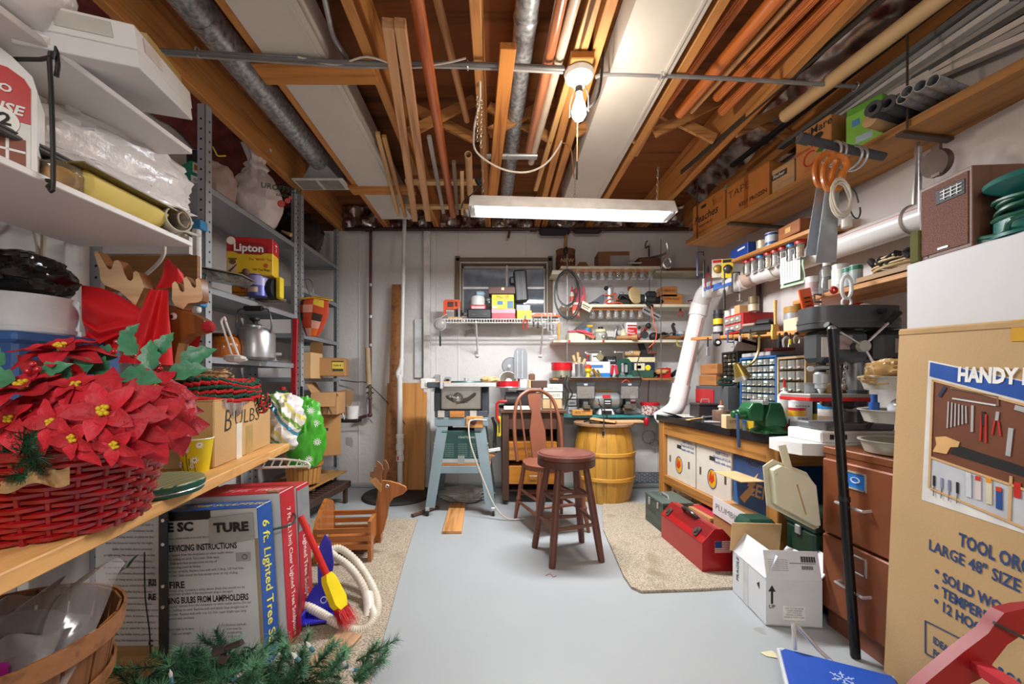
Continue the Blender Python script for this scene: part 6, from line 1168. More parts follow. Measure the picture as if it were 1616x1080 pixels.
t=thing('power_drill','black and silver power drill lying on its side','drill',(1.34,3.60,S[1]));part(t,'body',B().rod((-.08,0,.055),(.05,0,.05),.042,.034,16),DARKSTEEL);part(t,'nose',B().rod((.05,0,.05),(.13,0,.03),.034,.012,12),BLK);part(t,'grip',B().tube([(-.03,0,.04),(-.02,-.05,.0),(0.0,-.08,-.03)],.02,10),BLK);part(t,'housing',B().box(.09,.07,.06,.02,0,.06,.015),BLK);part(t,'ring',B().at(-.04,0,.054,ry=90).tor(.043,.004,n=20),STEEL)
cord('orange_cable','orange cord trailing down past the third shelf',[P(1027,480,3.52),P(1030,495,3.50),P(1032,512,3.50),P(1036,524,3.50),P(1034,538,3.50),P(1028,545,3.5),P(1024,549,3.5)],.004,m('d8603c',.5))
for i,(x0,x1,zz,yt,s)in enumerate(((1046,1078,S[1],464.5,'Cut Nails'),(1046,1069,S[1]+.0735,452,'BOLTS'))):
    t=box_on('wooden_box',['wooden box with handwriting, under a smaller wooden box','small wooden box lettered BOLTS, on a wider wooden box'][i],'box',x0,x1,zz,yt,3.60,.14,wood('b5763e','8a5426','x'));lett(t,s,.03,INK,'front',.0,-.0715,t['h']*.55,bold=-.01)
hang('pliers','dark red pliers lying at the end of the second shelf','pliers',1092,473,477,3.62,'plier',m('8a1c20',.4),w=.04);hang('pliers','red pliers hanging under the second shelf by the white vent pipe','pliers',1074,487,500,3.62,'plier',m('a81c1c',.4))
t=thing('blade_packet','red carded packet hanging behind the black hose','packet',P(909,489,3.53));part(t,'card',B().box(.065,.006,.12,0,0,-.06,.001),m('b8301c',.5));part(t,'label',B().box(.05,.002,.04,0,-.004,-.05),m('c9b48c',.6));part(t,'header',B().box(.065,.007,.02,0,0,.045),m('d8d0c0',.6))
t=thing('paper_tag','cream printed tag hanging tilted on the second shelf front','tag',P(925,484,3.52),rot=(0,28,0));part(t,'card',B().box(.10,.004,.06,0,0,-.03),m('cfc6a4',.6));part(t,'print',B().box(.07,.001,.008,0,-.003,.0).box(.06,.001,.006,0,-.003,-.015),INK)
t=thing('saw_guide','silver slotted metal guide hanging tilted off the second shelf','guide',P(1028,495,3.51),rot=(0,30,0));part(t,'plate',B().box(.17,.006,.05,0,0,-.025,.001),m('b9bcc0',.3,.8));part(t,'slot',B().box(.06,.002,.012,-.045,-.004,-.006).box(.06,.002,.012,.045,-.004,-.006),BLK)
 # third shelf
t=box_on('chisel_box','cream carton spilling red and pink packets on the third shelf','box',897,923,S[2],526,3.58,.14,m('cfc8a0',.6),rz=4);part(t,'packet',B().at(.06,-.07,t['h'],ry=12).box(.15,.05,.015).at(.0,-.06,t['h']+.012,ry=-4).box(.16,.05,.012),m('c0384c',.5));part(t,'packet',B().at(.1,-.075,t['h']-.03,ry=25).box(.1,.02,.03),m('b05a44',.6))
solo('try_square','black triangular square standing on the third shelf','square',B().xz([(-.07,0),(.05,0),(.05,.1)],.012),m('3a3d42',.5),P(917,521,3.64))
t=thing('small_jar','small jar with a bright blue lid on the third shelf','jar',(.805,3.64,S[2]));part(t,'jar',B().cyl(.022,.09,n=16,b=.004),m('9aa0a0',.3));part(t,'lid',B().cyl(.025,.025,0,0,.09,16),m('1d7fb8',.4))
t=thing('wood_bottle','bottle with a wide yellow cap on the third shelf','bottle',(.835,3.70,S[2]));part(t,'bottle',B().cyl(.025,.13,n=14),m('7a7468',.4));part(t,'cap',B().box(.07,.04,.02,0,0,.13,.006),m('c9a81c',.45))
t=thing('big_jar','wide glass jar with a black topped lid on the third shelf','jar',(.925,3.64,S[2]));part(t,'glass',B().lathe([(0,0),(.055,0),(.06,.01),(.06,.06),(.05,.08)],22),glass('b8b8a8',.05,.45));part(t,'lid',B().cyl(.052,.022,0,0,.08,22),m('c9c09a',.4));part(t,'knob',B().cyl(.022,.025,0,0,.102,12),BLK)
t=thing('metal_parts','heap of shiny plumbing parts on the third shelf','parts',(1.04,3.62,S[2]));part(t,'part',B().rod((-.06,0,.02),(.05,.02,.02),.018).ball(.022,-.1,-.03,.03).rod((.0,0,.02),(.02,0,.1),.006).tor(.022,.006,.06,0,.03,14,ax='y').rod((.03,.03,0),(.03,.03,.11),.004).tor(.012,.003,.03,.03,.115,10,ax='y'),m('9c9a96',.3,.8))
solo('curved_wrench','dark twisted iron tool standing behind the plumbing parts','tool',B().tube([(0,0,0),(.005,0,.05),(-.006,0,.09),(.006,0,.12),(0,0,.14)],.007,6,sub=4),DARKSTEEL,(1.09,3.69,S[2]))
t=thing('oil_can','cream oil can with a thin spout on the third shelf','can',(1.125,3.62,S[2]+.03));part(t,'body',B().lathe([(0,0),(.03,0),(.034,.03),(.022,.06),(.008,.075),(0,.075)],18),m('bdb592',.4));part(t,'spout',B().rod((0,0,.07),(-.025,0,.12),.005,.002),STEEL)
solo('wood_pieces','round ended wooden pieces lying before the oil can','mallet',B().rod((-.08,0,.022),(.05,-.03,.022),.018).rod((.05,-.03,.022),(.09,-.05,.022),.028,n=14),wood('9a6a3c',None,'x'),(1.13,3.58,S[2]))
t=box_on('solvent_can','white and red rectangular solvent can on the third shelf','can',988.5,1005.5,S[2],509,3.60,.06,m('d4d2cf',.4),b=.004);face(t,'red_label',.1,.98,0,.72,m('c01c20',.4));face(t,'red_band',.1,.98,.78,.86,m('8a1a20',.4));lett(t,'Paint',.024,WHT,'front',-.008,-.0335,t['h']*.55);lett(t,'Thinner',.022,WHT,'front',-.004,-.0335,t['h']*.4)
t=thing('hand_brace','dark red hand drill leaning with black knobs up','drill',(1.31,3.60,S[2]));part(t,'frame',B().rod((-.06,0,.01),(.03,.03,.12),.012).rod((-.05,0,.03),(-.01,0,.11),.01),m('7a1c20',.4));part(t,'knob',B().ball(.026,.04,.03,.135).ball(.014,-.05,0,.115),BLK);part(t,'gear',B().at(-.01,-.01,.05,rx=80).cyl(.035,.008,n=18),DARKSTEEL)
solo('angle_grinder','black rounded power tool lying beside the dark red hand drill','power tool',B().ball(.04,0,0,.038,sc=(1.2,1,.95)).rod((.03,0,.04),(.1,.02,.07),.02,.014).rod((.08,.02,.07),(.13,.02,.06),.012),BLK,(1.40,3.62,S[2]))
bpy.data.objects['angle_grinder'].name='small_grinder'
t=thing('hand_plane','wooden handled plane with a tall black grip on the third shelf','plane',(1.56,3.60,S[2]));part(t,'grip',B().tube([(0,0,.02),(.012,0,.08),(-.005,0,.13),(.01,0,.15)],.014,8,sub=3),BLK);part(t,'body',B().rod((-.12,-.01,.03),(.12,0,.025),.018).rod((.05,-.03,.03),(.12,-.04,.05),.016),wood('8a5a34',None,'x'));part(t,'sole',B().at(-.05,-.02,.045,ry=-24).box(.1,.03,.012),m('5c5850',.4,.5))
t=thing('blue_can','small white and blue can beside the white vent pipe','can',(1.655,3.68,S[2]));part(t,'can',tinb(.04,.09,20),m('d0d4d6',.4));band(t,.04,.02,.065,m('2a86b8',.4),n=20)
cord('yellow_cable','yellow cord loop hanging off the third shelf end',[P(1067,536,3.545),P(1070,546,3.54),P(1077,547,3.54),P(1081,541,3.54),P(1080,534,3.545)],.005,m('b8a818',.5))
 # fourth shelf
t=thing('fruitcake_tin','red and silver round tins stacked at the end of the brown shelf','tin',(.575,3.62,S[3]+.002));part(t,'lower_tin',tinb(.088,.065,30),m('a8a28e',.3,.7));part(t,'upper_tin',B().lathe([(0,.066),(.092,.066),(.094,.07),(.094,.12),(.097,.122),(.097,.135),(0,.137)],30),m('b81420',.3,coat=.3))
t=thing('chisel_jar','metal cup holding wooden handled chisels','cup',(.715,3.56,S[3]+.002));part(t,'cup',B().lathe([(0,0),(.032,0),(.034,.12),(.031,.12),(.03,.01)],20),m('9ca0a4',.3,.8))
for x,z,c in((-.05,.24,'d2a878'),(-.01,.27,'c99a6a'),(.005,.22,'d8b48a'),(.055,.20,'d0a070')):part(t,'chisel_handle',B().rod((x*.3,0,.05),(x*.7,0,z*.6),.006).rod((x*.7,0,z*.6),(x,0,z*.82),.011,.013),wood(c,None,'z'))
t=box_on('parts_box','white box with blue lettering and a torn clear window','box',925,963,S[3]+.002,571,3.60,.16,m('cdd2d8',.5));face(t,'blue_print',.1,.7,.62,.8,m('3a6ca8',.6));face(t,'blue_wave',.3,1,.02,.3,m('1f6fb4',.5));part(t,'wrap',bagb(.05,.04,.13,121,.2,18,12),glass('b4c4d4',.1,.4),(-.14,-.03,0))
t=box_on('white_box','small white box standing on the blue lettered box','box',934,948,1.166,558,3.62,.08,m('cfcecb',.5));face(t,'print',.1,.5,.55,.7,INK)
t=thing('fishing_reel','round brass and silver reel beside the small white box','reel',(.885,3.66,1.166));part(t,'reel',B().at(0.03,-.02,.04,rx=90).lathe([(0,0),(.034,0),(.036,.01),(.03,.03),(0,.03)],18),m('9a8f6c',.35,.6));part(t,'wire',coil(B(),Vector((-.02,0,.085)),.07,.02,2,.003,3),STEEL)
t=thing('red_bottle','small red bottle beside the small white box','bottle',(.805,3.62,S[3]+.132));part(t,'bottle',B().cyl(.015,.045,0,0,0,12),m('6a3038',.4));part(t,'cap',B().ball(.013,0,0,.052),RED);t.location.z=1.166
t=box_on('black_box','black and white printed carton behind the green vise','box',957,973,S[3]+.002,562.5,3.64,.12,m('1c1c1e',.5));face(t,'white_panel',.1,1,0,.62,m('b8bcbe',.5));lett(t,'Bulford',.02,WHT,'front',.0,-.0625,t['h']*.8)
VG=m('1d4a3c',.4,.2,var=.12,sc=8)
t=thing('pipe_vise','dark green yoke vise with a tall screw handle on the brown shelf','vise',(1.115,3.56,S[3]+.002));part(t,'yoke',B().xz([(-.06,0),(-.035,0),(-.035,.11),(-.02,.13),(.02,.13),(.035,.11),(.035,0),(.06,0),(.062,.13),(.04,.165),(-.04,.165),(-.062,.13)],.05),VG);part(t,'jaw',B().box(.022,.045,.07,-.015,.02,.045,.004).box(.022,.045,.07,.018,.02,.045,.004),STEEL);part(t,'base',B().box(.14,.09,.025,0,.03,0,.006),m('3a6a60',.4));part(t,'screw',B().rod((0,.025,.15),(0,.025,.235),.012),m('6f6860',.4,.6));part(t,'screw_bar',B().rod((-.075,.025,.225),(.075,.025,.225),.005),STEEL);part(t,'bar_end',B().ball(.012,-.075,.025,.225).ball(.012,.075,.025,.225),CHROME)
t=box_on('battery_box','navy box with a cream lid and a yellow round sticker','box',992,1033,S[3]+.045,572,3.59,.15,m('15233f',.45));part(t,'lid',B().box(t['w']+.01,.16,.045,0,0,t['h'],.004),m('cdc49c',.5));face(t,'label',.22,.62,.2,.9,m('d0cba8',.5));part(t,'sticker',B().at(.055,-.0775,t['h']*.5,rx=90).cyl(.025,.001,n=20),m('e0c41c',.5));face(t,'label_dot',.3,.48,.4,.7,m('d8c23a',.5))
box_on('green_case','dark green flat case under the navy box','case',994,1032,S[3]+.002,584.5,3.58,.15,m('2a4a3c',.5))
t=thing('caulk_tool','tan work glove and black tool lying on the navy box lid','tools',(1.24,3.66,1.205));part(t,'glove',B().rod((-.1,0,.03),(.03,-.03,.03),.022).rod((-.05,0,.04),(.05,.02,.05),.018),m('b08a5c',.8));part(t,'black_tool',B().at(.09,0,.02,ry=-20).box(.05,.03,.13,b=.006).at(.1,0,.0).box(.14,.04,.03,b=.008),BLK);part(t,'wood_handle',B().rod((.14,0,0),(.15,0,.2),.012).rod((.11,0,.035),(.19,0,.04),.014),m('6a3a28',.5));bpy.data.objects['caulk_tool'].name='tool_heap'
for i,(px,c)in enumerate(((965,'a81c2c'),(974,'b03040'))):
    t=thing('spring_clamp',['dark red spring clamp on the metal strip','pink red spring clamp beside the green vise base'][i],'clamp',P(px,597,3.5));part(t,'handle',B().at(0,0,0,ry=8-16*i).box(.028,.02,.09,0,0,.0,.01),m(c,.4));part(t,'tip',B().box(.02,.02,.02,0,0,-.015,.004),BLK);t.location.z=S[3]+.025
t=thing('yellow_lamp','small yellow and red toy shaped bottle on the metal strip','bottle',(.79,3.53,S[3]+.0095));part(t,'body',B().lathe([(0,0),(.02,0),(.012,.03),(.028,.05),(.028,.075),(0,.075)],18),m('d8b81c',.4));part(t,'top',B().lathe([(.03,.073),(.028,.095),(.015,.107),(0,.11)],18),m('c83a1c',.4));bpy.data.objects['yellow_lamp'].name='toy_bottle'
solo('brass_fittings','small brass fittings leaning beside the toy shaped bottle','fittings',B().rod((0,0,0),(-.04,0,.07),.013).ball(.014,-.06,-.02,.013).rod((.03,.0,0),(0,0,.06),.01),m('a8842c',.3,.7),(.87,3.535,S[3]+.01))
solo('leather_glove','tan leather glove beside the small red case','glove',bagb(.06,.05,.05,131,.25,20,12),m('b5854e',.8),(1.46,3.60,S[3]+.03));t=box_on('red_case','small red metal case at the end of the brown shelf','case',1043,1059,S[3]+.001,581,3.57,.08,m('b81c1c',.35));face(t,'lid_line',0,1,.6,.66,m('7a1212',.4))
solo('black_tools','black tool ends heaped behind the small red case','tools',B().rod((-.05,0,.03),(.08,.03,.08),.016).rod((.1,0,.02),(.16,.02,.06),.02).ball(.03,-.08,-.02,.03),BLK,(1.47,3.66,S[3]+.001))
hang('red_pliers','large pliers with long red handles hanging under the brown shelf','pliers',988,592,617,3.52,'plier',m('b02a24',.4),w=.045)
solo('pipe_hook','dark bent hook hanging under the brown shelf','hook',B().tube([(.02,0,0),(0,0,.01),(-.01,0,-.02),(-.02,0,-.2)],.005,6,sub=3),DARKSTEEL,P(1026,600,3.6))
for i,(px,y1)in enumerate(((884,650),(893,648),(899,632),(1008,617))):cord('black_cable',['black cord bundle hanging from the brown shelf by the chair','thin black cord next to the bundle by the chair','black cord with a plug hanging under the chisel cup','black cord with a plug hanging before the navy box'][i],[P(px+2,593 if i<3 else 560,3.53),P(px-3,605 if i<3 else 580,3.51),P(px+4,622 if i<3 else 600,3.51),P(px-2,y1,3.52)],.006 if i<3 else .0045,BLK)
 # fifth shelf: grinder
gr_=thing('bench_grinder','grey bench grinder with two clear eye shields on the teal shelf','grinder',(.955,3.62,S[4]+.001));GRM=m('a3a6a8',.3,.6,var=.06)
part(gr_,'motor',B().rod((-.11,0,.125),(.11,0,.125),.072,n=28).rod((-.15,0,.125),(-.11,0,.125),.05,.07,24).rod((.11,0,.125),(.15,0,.125),.07,.05,24),GRM);part(gr_,'base',B().box(.15,.15,.055,0,0,0,.008,.8,.8),m('c9cacb',.35,.4));part(gr_,'base_panel',B().box(.09,.004,.035,0,-.074,.006),BLK);plate(gr_,'label',.07,.07,INK,'front',.01,-.0725,.11);plate(gr_,'red_label',.07,.028,m('b8242c',.5),'front',.0,-.070,.165);part(gr_,'label_lines',B().box(.05,.002,.008,.01,-.0745,.12).box(.05,.002,.005,.01,-.0745,.1),WHT)
for sx in(-1,1):
    part(gr_,'wheel_guard',B().rod((sx*.16,0,.12),(sx*.21,0,.12),.078,n=24),DARKSTEEL);part(gr_,'wheel',B().rod((sx*.165,-.02,.115),(sx*.205,-.02,.115),.068,n=24),m('6a6762',.8));part(gr_,'tool_rest',B().box(.06,.05,.03,sx*.18,-.09,.06,.004).rod((sx*.14,-.07,.05),(sx*.24,-.07,.05),.015),m('6f6a5c',.4,.5))
    s=part(gr_,'eye_shield',B().box(.15,.004,.115,sx*.19,-.105,.15),glass('b8b4ac',.05,.35));part(s,'shield_frame',B().box(.165,.008,.03,sx*.19,-.106,.255,.003).box(.006,.008,.12,sx*.19-.078,-.106,.145).box(.006,.008,.12,sx*.19+.078,-.106,.145).box(.16,.008,.006,sx*.19,-.106,.145),m('3a3d42',.4));part(s,'shield_screw',B().box(.03,.003,.016,sx*.19,-.111,.262),m('b0b4b8',.4))
part(gr_,'cord',B().tube([(-.07,-.06,.10),(-.03,-.09,.06),(-.01,-.12,.0),(0,-.14,-.05)],.005,6,sub=4),BLK)
for i,(x0,x1,zz,yt,c)in enumerate(((897,911,S[4],642,'b3b6b8'),(897,910,S[4]+.077,631,'9a9c9c'),(898,911,S[4]+.139,620,'c4c4be'))):
    t=box_on('manual_box',['lowest grey carton stacked behind the grinder shield','middle grey carton stacked behind the grinder shield','topmost pale carton stacked behind the grinder shield'][i],'box',x0,x1,zz+.0005,yt+.6,3.66,.12,m(c,.6));face(t,'print',.1,.8,.35,.6,m('5a5c60',.7))
t=box_on('wooden_box','low wooden box lettered in ink under the grinder','box',903,935,S[4]+.0005,647,3.53,.05,wood('b9803f',None,'x'));lett(t,'BOLTS',.03,INK,'front',-.02,-.0265,t['h']*.5,bold=-.01)
t=box_on('white_carton','white carton with a red banded label beside the grinder','box',985,1003,S[4]+.0005,621,3.68,.12,m('d2d0cc',.6));face(t,'red_band',0,1,.5,.62,m('a8384c',.5));face(t,'red_band',0,1,.68,.72,m('b8606c',.5));face(t,'lower_box',0,1.1,0,.42,m('cbc9c4',.6))
box_on('yellow_folder','yellow folded papers behind the grinder motor','papers',940,968,S[4]+.0005,615,3.74,.04,m('c9ae6a',.7))
t=thing('floral_tin','round red lidded tin with a mottled print on the teal shelf','tin',(1.355,3.60,S[4]+.001));part(t,'tin',B().cyl(.08,.10,n=30,b=.003),speck('c9b8b0','7a4048',60,.5,0));part(t,'lid',B().lathe([(.082,.088),(.084,.09),(.084,.108),(.08,.112),(0,.112)],30),m('b01824',.35))
solo('funnel','red bulb shaped funnel hanging under the teal shelf','funnel',B().lathe([(0,-.09),(.012,-.085),(.024,-.05),(.022,-.02),(.01,0),(0,0)],16),m('b01824',.3),P(1020,657,3.56))
solo('hose_loop','clear hose loop hanging on the wall under the teal shelf','tube',B().tor(.06,.006,n=20,ax='y').tor(.04,.005,.05,0,-.06,18,ax='y'),glass('b8b8b4',.1,.4),P(1024,690,3.77))
 # ---------------------------------------------------------------- white vent pipe rising into the corner
PW=m('d6d4d1',.3,var=.03)
t=thing('vent_pipe','fat white plastic vent pipe with elbows in the workshop corner','pipe',(0,0,0));c0,c1,c2=P(1068,640,3.28),P(1105,480,3.30),P(1135,452,3.20)
part(t,'elbow',B().tube([c0+Vector((-.10,.10,-.12)),c0+Vector((-.04,.03,-.06)),c0,c0.lerp(c1,.15)],.066,20,sub=5),PW);part(t,'riser',B().rod(c0.lerp(c1,.1),c1,.06,n=22),PW);part(t,'collar',B().rod(c0.lerp(c1,.06),c0.lerp(c1,.2),.069,n=22),PW);part(t,'collar',B().rod(c0.lerp(c1,.88),c1,.069,n=22),PW)
E0,E1=Vector((1.705,3.05,1.70)),Vector((1.80,.9,1.665));part(t,'elbow',B().tube([c1,c1.lerp(E0,.4)+Vector((-.02,0,.05)),E0,E0.lerp(E1,.06)],.064,20,sub=5),PW)
part(t,'run',B().rod(E0,E1,.058,n=24),PW);part(t,'collar',B().rod(E0.lerp(E1,.05),E0.lerp(E1,.12),.066,n=24),PW);part(t,'collar',B().rod(E0.lerp(E1,.22),E0.lerp(E1,.26),.066,n=24),PW)
part(t,'brown_sleeve',B().rod(E0.lerp(E1,.125),E0.lerp(E1,.17),.0595,n=24),m('b0968a',.5))
for q in(.62,.66):part(t,'hanger_strap',B().mx(Matrix.Translation(E0.lerp(E1,q))).tor(.060,.006,n=24,k=6,ax='y')if q<.65 else B().rod(E0.lerp(E1,.62)+Vector((0,0,.06)),E0.lerp(E1,.62)+Vector((.02,0,.42)),.008,n=6),m('b8b4b0',.35,.7))
part(t,'red_print',B().rod(c0.lerp(c1,.2)+Vector((.015,-.058,0)),c0.lerp(c1,.85)+Vector((.015,-.058,0)),.0035,n=5),m('b86a68',.6));part(t,'red_print',B().rod(E0.lerp(E1,.2)+Vector((-.052,0,.026)),E0.lerp(E1,.95)+Vector((-.052,0,.026)),.0022,n=5),m('b86a68',.6))
 # ================================================================ workbench along the right hand wall
BA=R(3.95);WBM=Matrix.Translation((1.335,1.93,0))@ Matrix.Rotation(BA,4,'Z');WBI=WBM.inverted()
OAK=wood('a8743a','7c5022','y',.7,.5);OAKZ=wood('a8743a','7c5022','z',.7,.5)
wbn=thing('workbench','wooden workbench with a worn black rounded top','workbench',M=WBM)
part(wbn,'top',B().prism([(.0,.05),(.012,.015),(.05,0),(.50,0),(.44,1.26),(0,1.26)],.045,z=.685),m('1c1d20',.22,var=.3,sc=8,dirt='6a6a6a',dk=.24))
part(wbn,'apron',B().box(.03,1.18,.095,.035,.63,.585,.003),OAK);part(wbn,'end_apron',B().box(.44,.03,.095,.25,.03,.585),wood('a8743a',None,'x'))
for x,y in((.05,.06),(.05,1.21),(.42,.06),(.40,1.21)):part(wbn,'leg',B().box(.07,.08,.685,x,y,0,.004),OAKZ)
part(wbn,'lower_shelf',B().box(.42,1.20,.025,.25,.63,.245,.002).box(.025,1.22,.06,.03,.63,.215,.002),OAK)
def bl(x,y,z):return WBM @ Vector((x,y,z))
RZ=3.95
def side_box(name,label,y0,y1,x,z,d,h,mt,rz=RZ,**k):
    """box under or on the bench, its printed face to the aisle (-x); y0..y1 along the bench"""
    p=bl(x+d/2,(y0+y1)/2,z);return carton(name,label,p,rz-90,y1-y0,d,h,mt,**k)
WBX=m('cfc9bb',.65,var=.05,dirt='b3a68c',dk=.3);FL1,FL2=m('d8a01c',.5),m('c8381c',.5);BLT=m('3a5a9c',.6)
for lab,y0,y1,hh in(('white produce carton with a hand hole, nearer the vent pipe',.79,1.20,.325),('white produce carton beside the open blue carton',.415,.775,.315)):
    t=side_box('produce_carton',lab,y0,y1,.045,.271,.36,hh,WBX);w_=y1-y0
    part(t,'hand_hole',B().box(.06,.002,.026,0,-.1805,hh*.72,.001),INK);part(t,'vent_hole',B().box(.02,.002,.05,-.13,-.1805,hh*.35,.001).box(.02,.002,.05,.13,-.1805,hh*.35,.001),m('5a4a3a',.7))
    e=part(t,'emblem',B().at(0,-.1805,hh*.36,rx=90,sc=(1,1.35,1)).lathe([(0,.001),(.042,.001),(.042,0)],24),FL1);part(e,'emblem_flame',B().at(-.005,-.182,hh*.38,rx=90).prism([(-.03,-.02),(0,-.035),(.028,-.01),(.02,.03),(.005,.01),(-.01,.04),(-.02,.01)],.001),FL2);part(e,'emblem_ring',B().at(0,-.182,hh*.36,rx=90,sc=(1,1.3,1)).tor(.046,.002,n=24,k=4),BLT)
    for i,s in enumerate(('KEEP COOL','Product of U.S.A.','Handle with care')):lett(t,s,.024,BLT,'front',w_*.27,-.182,hh*.90-i*.028,bold=.01)
t=side_box('blue_carton','open blue carton with tan flaps on the bench lower shelf',.13,.40,.05,.271,.34,.31,m('2d5f9c',.6,var=.06),seam=False)
part(t,'flap',B().box(.24,.13,.004,0,-.235,.205),CARD3);part(t,'upper_panel',B().box(.262,.002,.09,0,-.1708,.215),m('223f6c',.6))
part(t,'tan_flash',B().mx(Matrix.Translation((.02,-.172,.05))).xz([(-.10,.02),(-.02,.10),(-.04,.10),(.05,.19),(.0,.1),(.03,.1),(-.06,0)],.002),CARD3);lett(t,'ZEN',.10,CARD3,'front',.07,-.1725,.14,bold=.02,shear=.2);lett(t,'PALLET',.035,INK,'front',.03,-.1725,.28)
t=side_box('produce_carton','low white and red lettered carton on the floor by the far bench leg',.75,1.14,.06,.002,.36,.215,m('cdc6b4',.65));lett(t,'Garden Ranch',.05,m('b0242c',.6),'front',.06,-.182,.16,shear=.2);part(t,'red_emblem',B().at(-.14,-.181,.14,rx=90).lathe([(0,.001),(.035,.001),(.035,0)],20),m('b0242c',.6));part(t,'lower_band',B().box(.385,.002,.04,0,-.1805,.0),m('8a7a4a',.7))
t=side_box('heller_carton','brown carton with a red topped lid under the bench',.45,.73,-.06,.002,.3,.185,CARD2);lett(t,'HELLER',.06,INK,'front',-.02,-.152,.11,bold=.02);plate(t,'red_patch',.24,.2,m('a82c34',.6),'top',0,-.02,.186);lett(t,'HELLER',.05,INK,'left',-.142,0,.09);t.name='printed_carton'
t=side_box('plumbing_carton','brown carton with a white hand lettered sign under the bench',.10,.42,-.06,.002,.3,.30,CARD2);plate(t,'sign',.30,.10,WCARD,'front',0,-.156,.275,-3);lett(t,'PLUMBING',.045,m('6a6a68',.6),'front',.0,-.1585,.275,rot=-3,bold=-.012,width=1.15);plate(t,'white_patch',.12,.08,WCARD,'front',.07,-.1515,.12);t.name='plumbing_box'
DGR=m('1c3a2c',.35,.1,var=.1)
t=thing('green_chest','dark green metal chest tucked beside the near bench leg','chest',(1.262,1.985,.002),0);part(t,'body',B().box(.15,.12,.27,0,0,0,.01),DGR);part(t,'lid',B().box(.158,.13,.06,0,0,.27,.02,.9,.9),m('24483a',.35,.1))
t=thing('tool_chest','olive grey wooden tool chest beyond the red toolbox','chest',(1.155,2.745,.002),3);part(t,'body',B().box(.20,.27,.19,b=.004),wood('46524a','2e3832','y'));part(t,'lid',B().box(.206,.276,.02,0,0,.187,.004),wood('4e5c54','36423a','y'));part(t,'handle',B().tube([(-.02,-.05,.205),(-.02,-.04,.225),(-.02,.04,.225),(-.02,.05,.205)],.006,6),STEEL);part(t,'latch',B().box(.006,.03,.05,-.104,.06,.14,.002).box(.006,.02,.04,-.104,-.07,.15,.002),STEEL)
 # red gabled toolbox with a flag sticker
TBR=m('a5141c',.3,.1,var=.1,sc=6,coat=.3);t=thing('toolbox','red gabled steel toolbox with a flag sticker on its end','toolbox',(1.128,2.325,.014),2.7)
prof=[(-.085,0),(.085,0),(.085,.145),(.02,.215),(-.02,.215),(-.085,.145)]
part(t,'body',B().xz(prof,.465,-.2325),TBR);part(t,'lid_seam',B().xz([(-.088,.14),(-.083,.14),(-.0,.218),(-.02,.218)],.47,-.235),m('7a0e14',.35));part(t,'end_rim',B().xz([(-.087,.0),(.087,0),(.087,.146),(.021,.217),(-.021,.217),(-.087,.146)],.006,-.237),TBR)
part(t,'handle',B().tube([(-.01,-.07,.212),(-.035,-.06,.235),(-.04,0,.245),(-.035,.06,.235),(-.01,.07,.212)],.010,8,sub=3),m('4a4a4c',.35,.8))
for y in(-.15,.17):part(t,'latch',B().mx(Matrix.Translation((-.062,y,.172))@ Matrix.Rotation(R(-47),4,'Y')).box(.05,.03,.012,0,0,0,.003).cyl(.014,.02,.0,0,0,10),m('6a6866',.35,.8))
fl=part(t,'flag_sticker',B().box(.085,.001,.062,.022,-.2378,.093),m('d8d2c4',.5));st=B()
for i in range(7):st.box(.085,.001,.0046,.022,-.2386,.0935+i*.0088)
part(fl,'flag_stripes',st,m('b03038',.5));part(fl,'flag_canton',B().box(.036,.001,.034,-.0025,-.2392,.121),m('22366e',.5))
 # white shipping carton
WX2=m('d2d4d6',.55,var=.03);t=carton('shipping_carton','open white shipping carton with brown flap before the file cabinet',(1.21,1.775,.002),-5,.215,.275,.19,WX2,open_=True,flaps=(('left',-28),),inner=WX2)
part(t,'flap',B().box(.21,.004,.11),WX2,M=Matrix.Translation((0,-.1375,.19))@ Matrix.Rotation(R(-14),4,'X'));part(t,'flap',B().box(.22,.004,.14),CARD3,M=Matrix.Translation((-.01,.1375,.19))@ Matrix.Rotation(R(8),4,'X'));part(t,'flap',B().box(.004,.26,.10),WX2,M=Matrix.Translation((.106,0,.19))@ Matrix.Rotation(R(38),4,'Y'))
part(t,'arrow',B().at(-.085,-.1385,.09,rx=90).prism([(-.004,0),(.004,0),(.004,.05),(.014,.05),(0,.075),(-.014,.05),(-.004,.05)],.001),INK);lett(t,'UP',.02,INK,'front',-.085,-.139,.078);plate(t,'label',.085,.055,WHT,'front',.0,-.1378,.055)
for i in range(5):lett(t,['SHIP TO THE HOME','STREET ADDRESS','CITY STATE ZIP','PHONE NUMBER','HANDLE WITH CARE'][i],.008,TXT,'front',-.0,-.1392,.075-i*.009,bold=0)
lett(t,'FRAGILE',.03,INK,'left',-.1085,.09,.125,rot=90);part(t,'side_arrow',B().at(-.1082,-.09,.14,ry=-90).prism([(-.014,0),(.014,0),(0,.018)],.001),INK);plate(t,'tape',.04,.19,m('c3c5c6',.2),'left',-.1077,.02,.095)
FM=Matrix.Translation((0,-.1375,.19))@ Matrix.Rotation(R(-14),4,'X');bc=B()
for i in range(18):bc.box(.001+.001*(i%3),.001,.022,.035+i*.0032,-.0026,.068)
for i in range(14):bc.box(.001+.001*(i%2),.001,.014,.035+i*.0032,-.0026,.04)
bc.box(.10,.001,.002,.04,-.0026,.062);part(t,'barcode',bc,INK,M=FM,kind='stuff')
for i in range(6):lett(t,'terms and conditions of sale apply',.0055,TXT,'front',0,0,0,M=FM @ fmat('front',-.055,-.0028,.075-i*.008),bold=0)
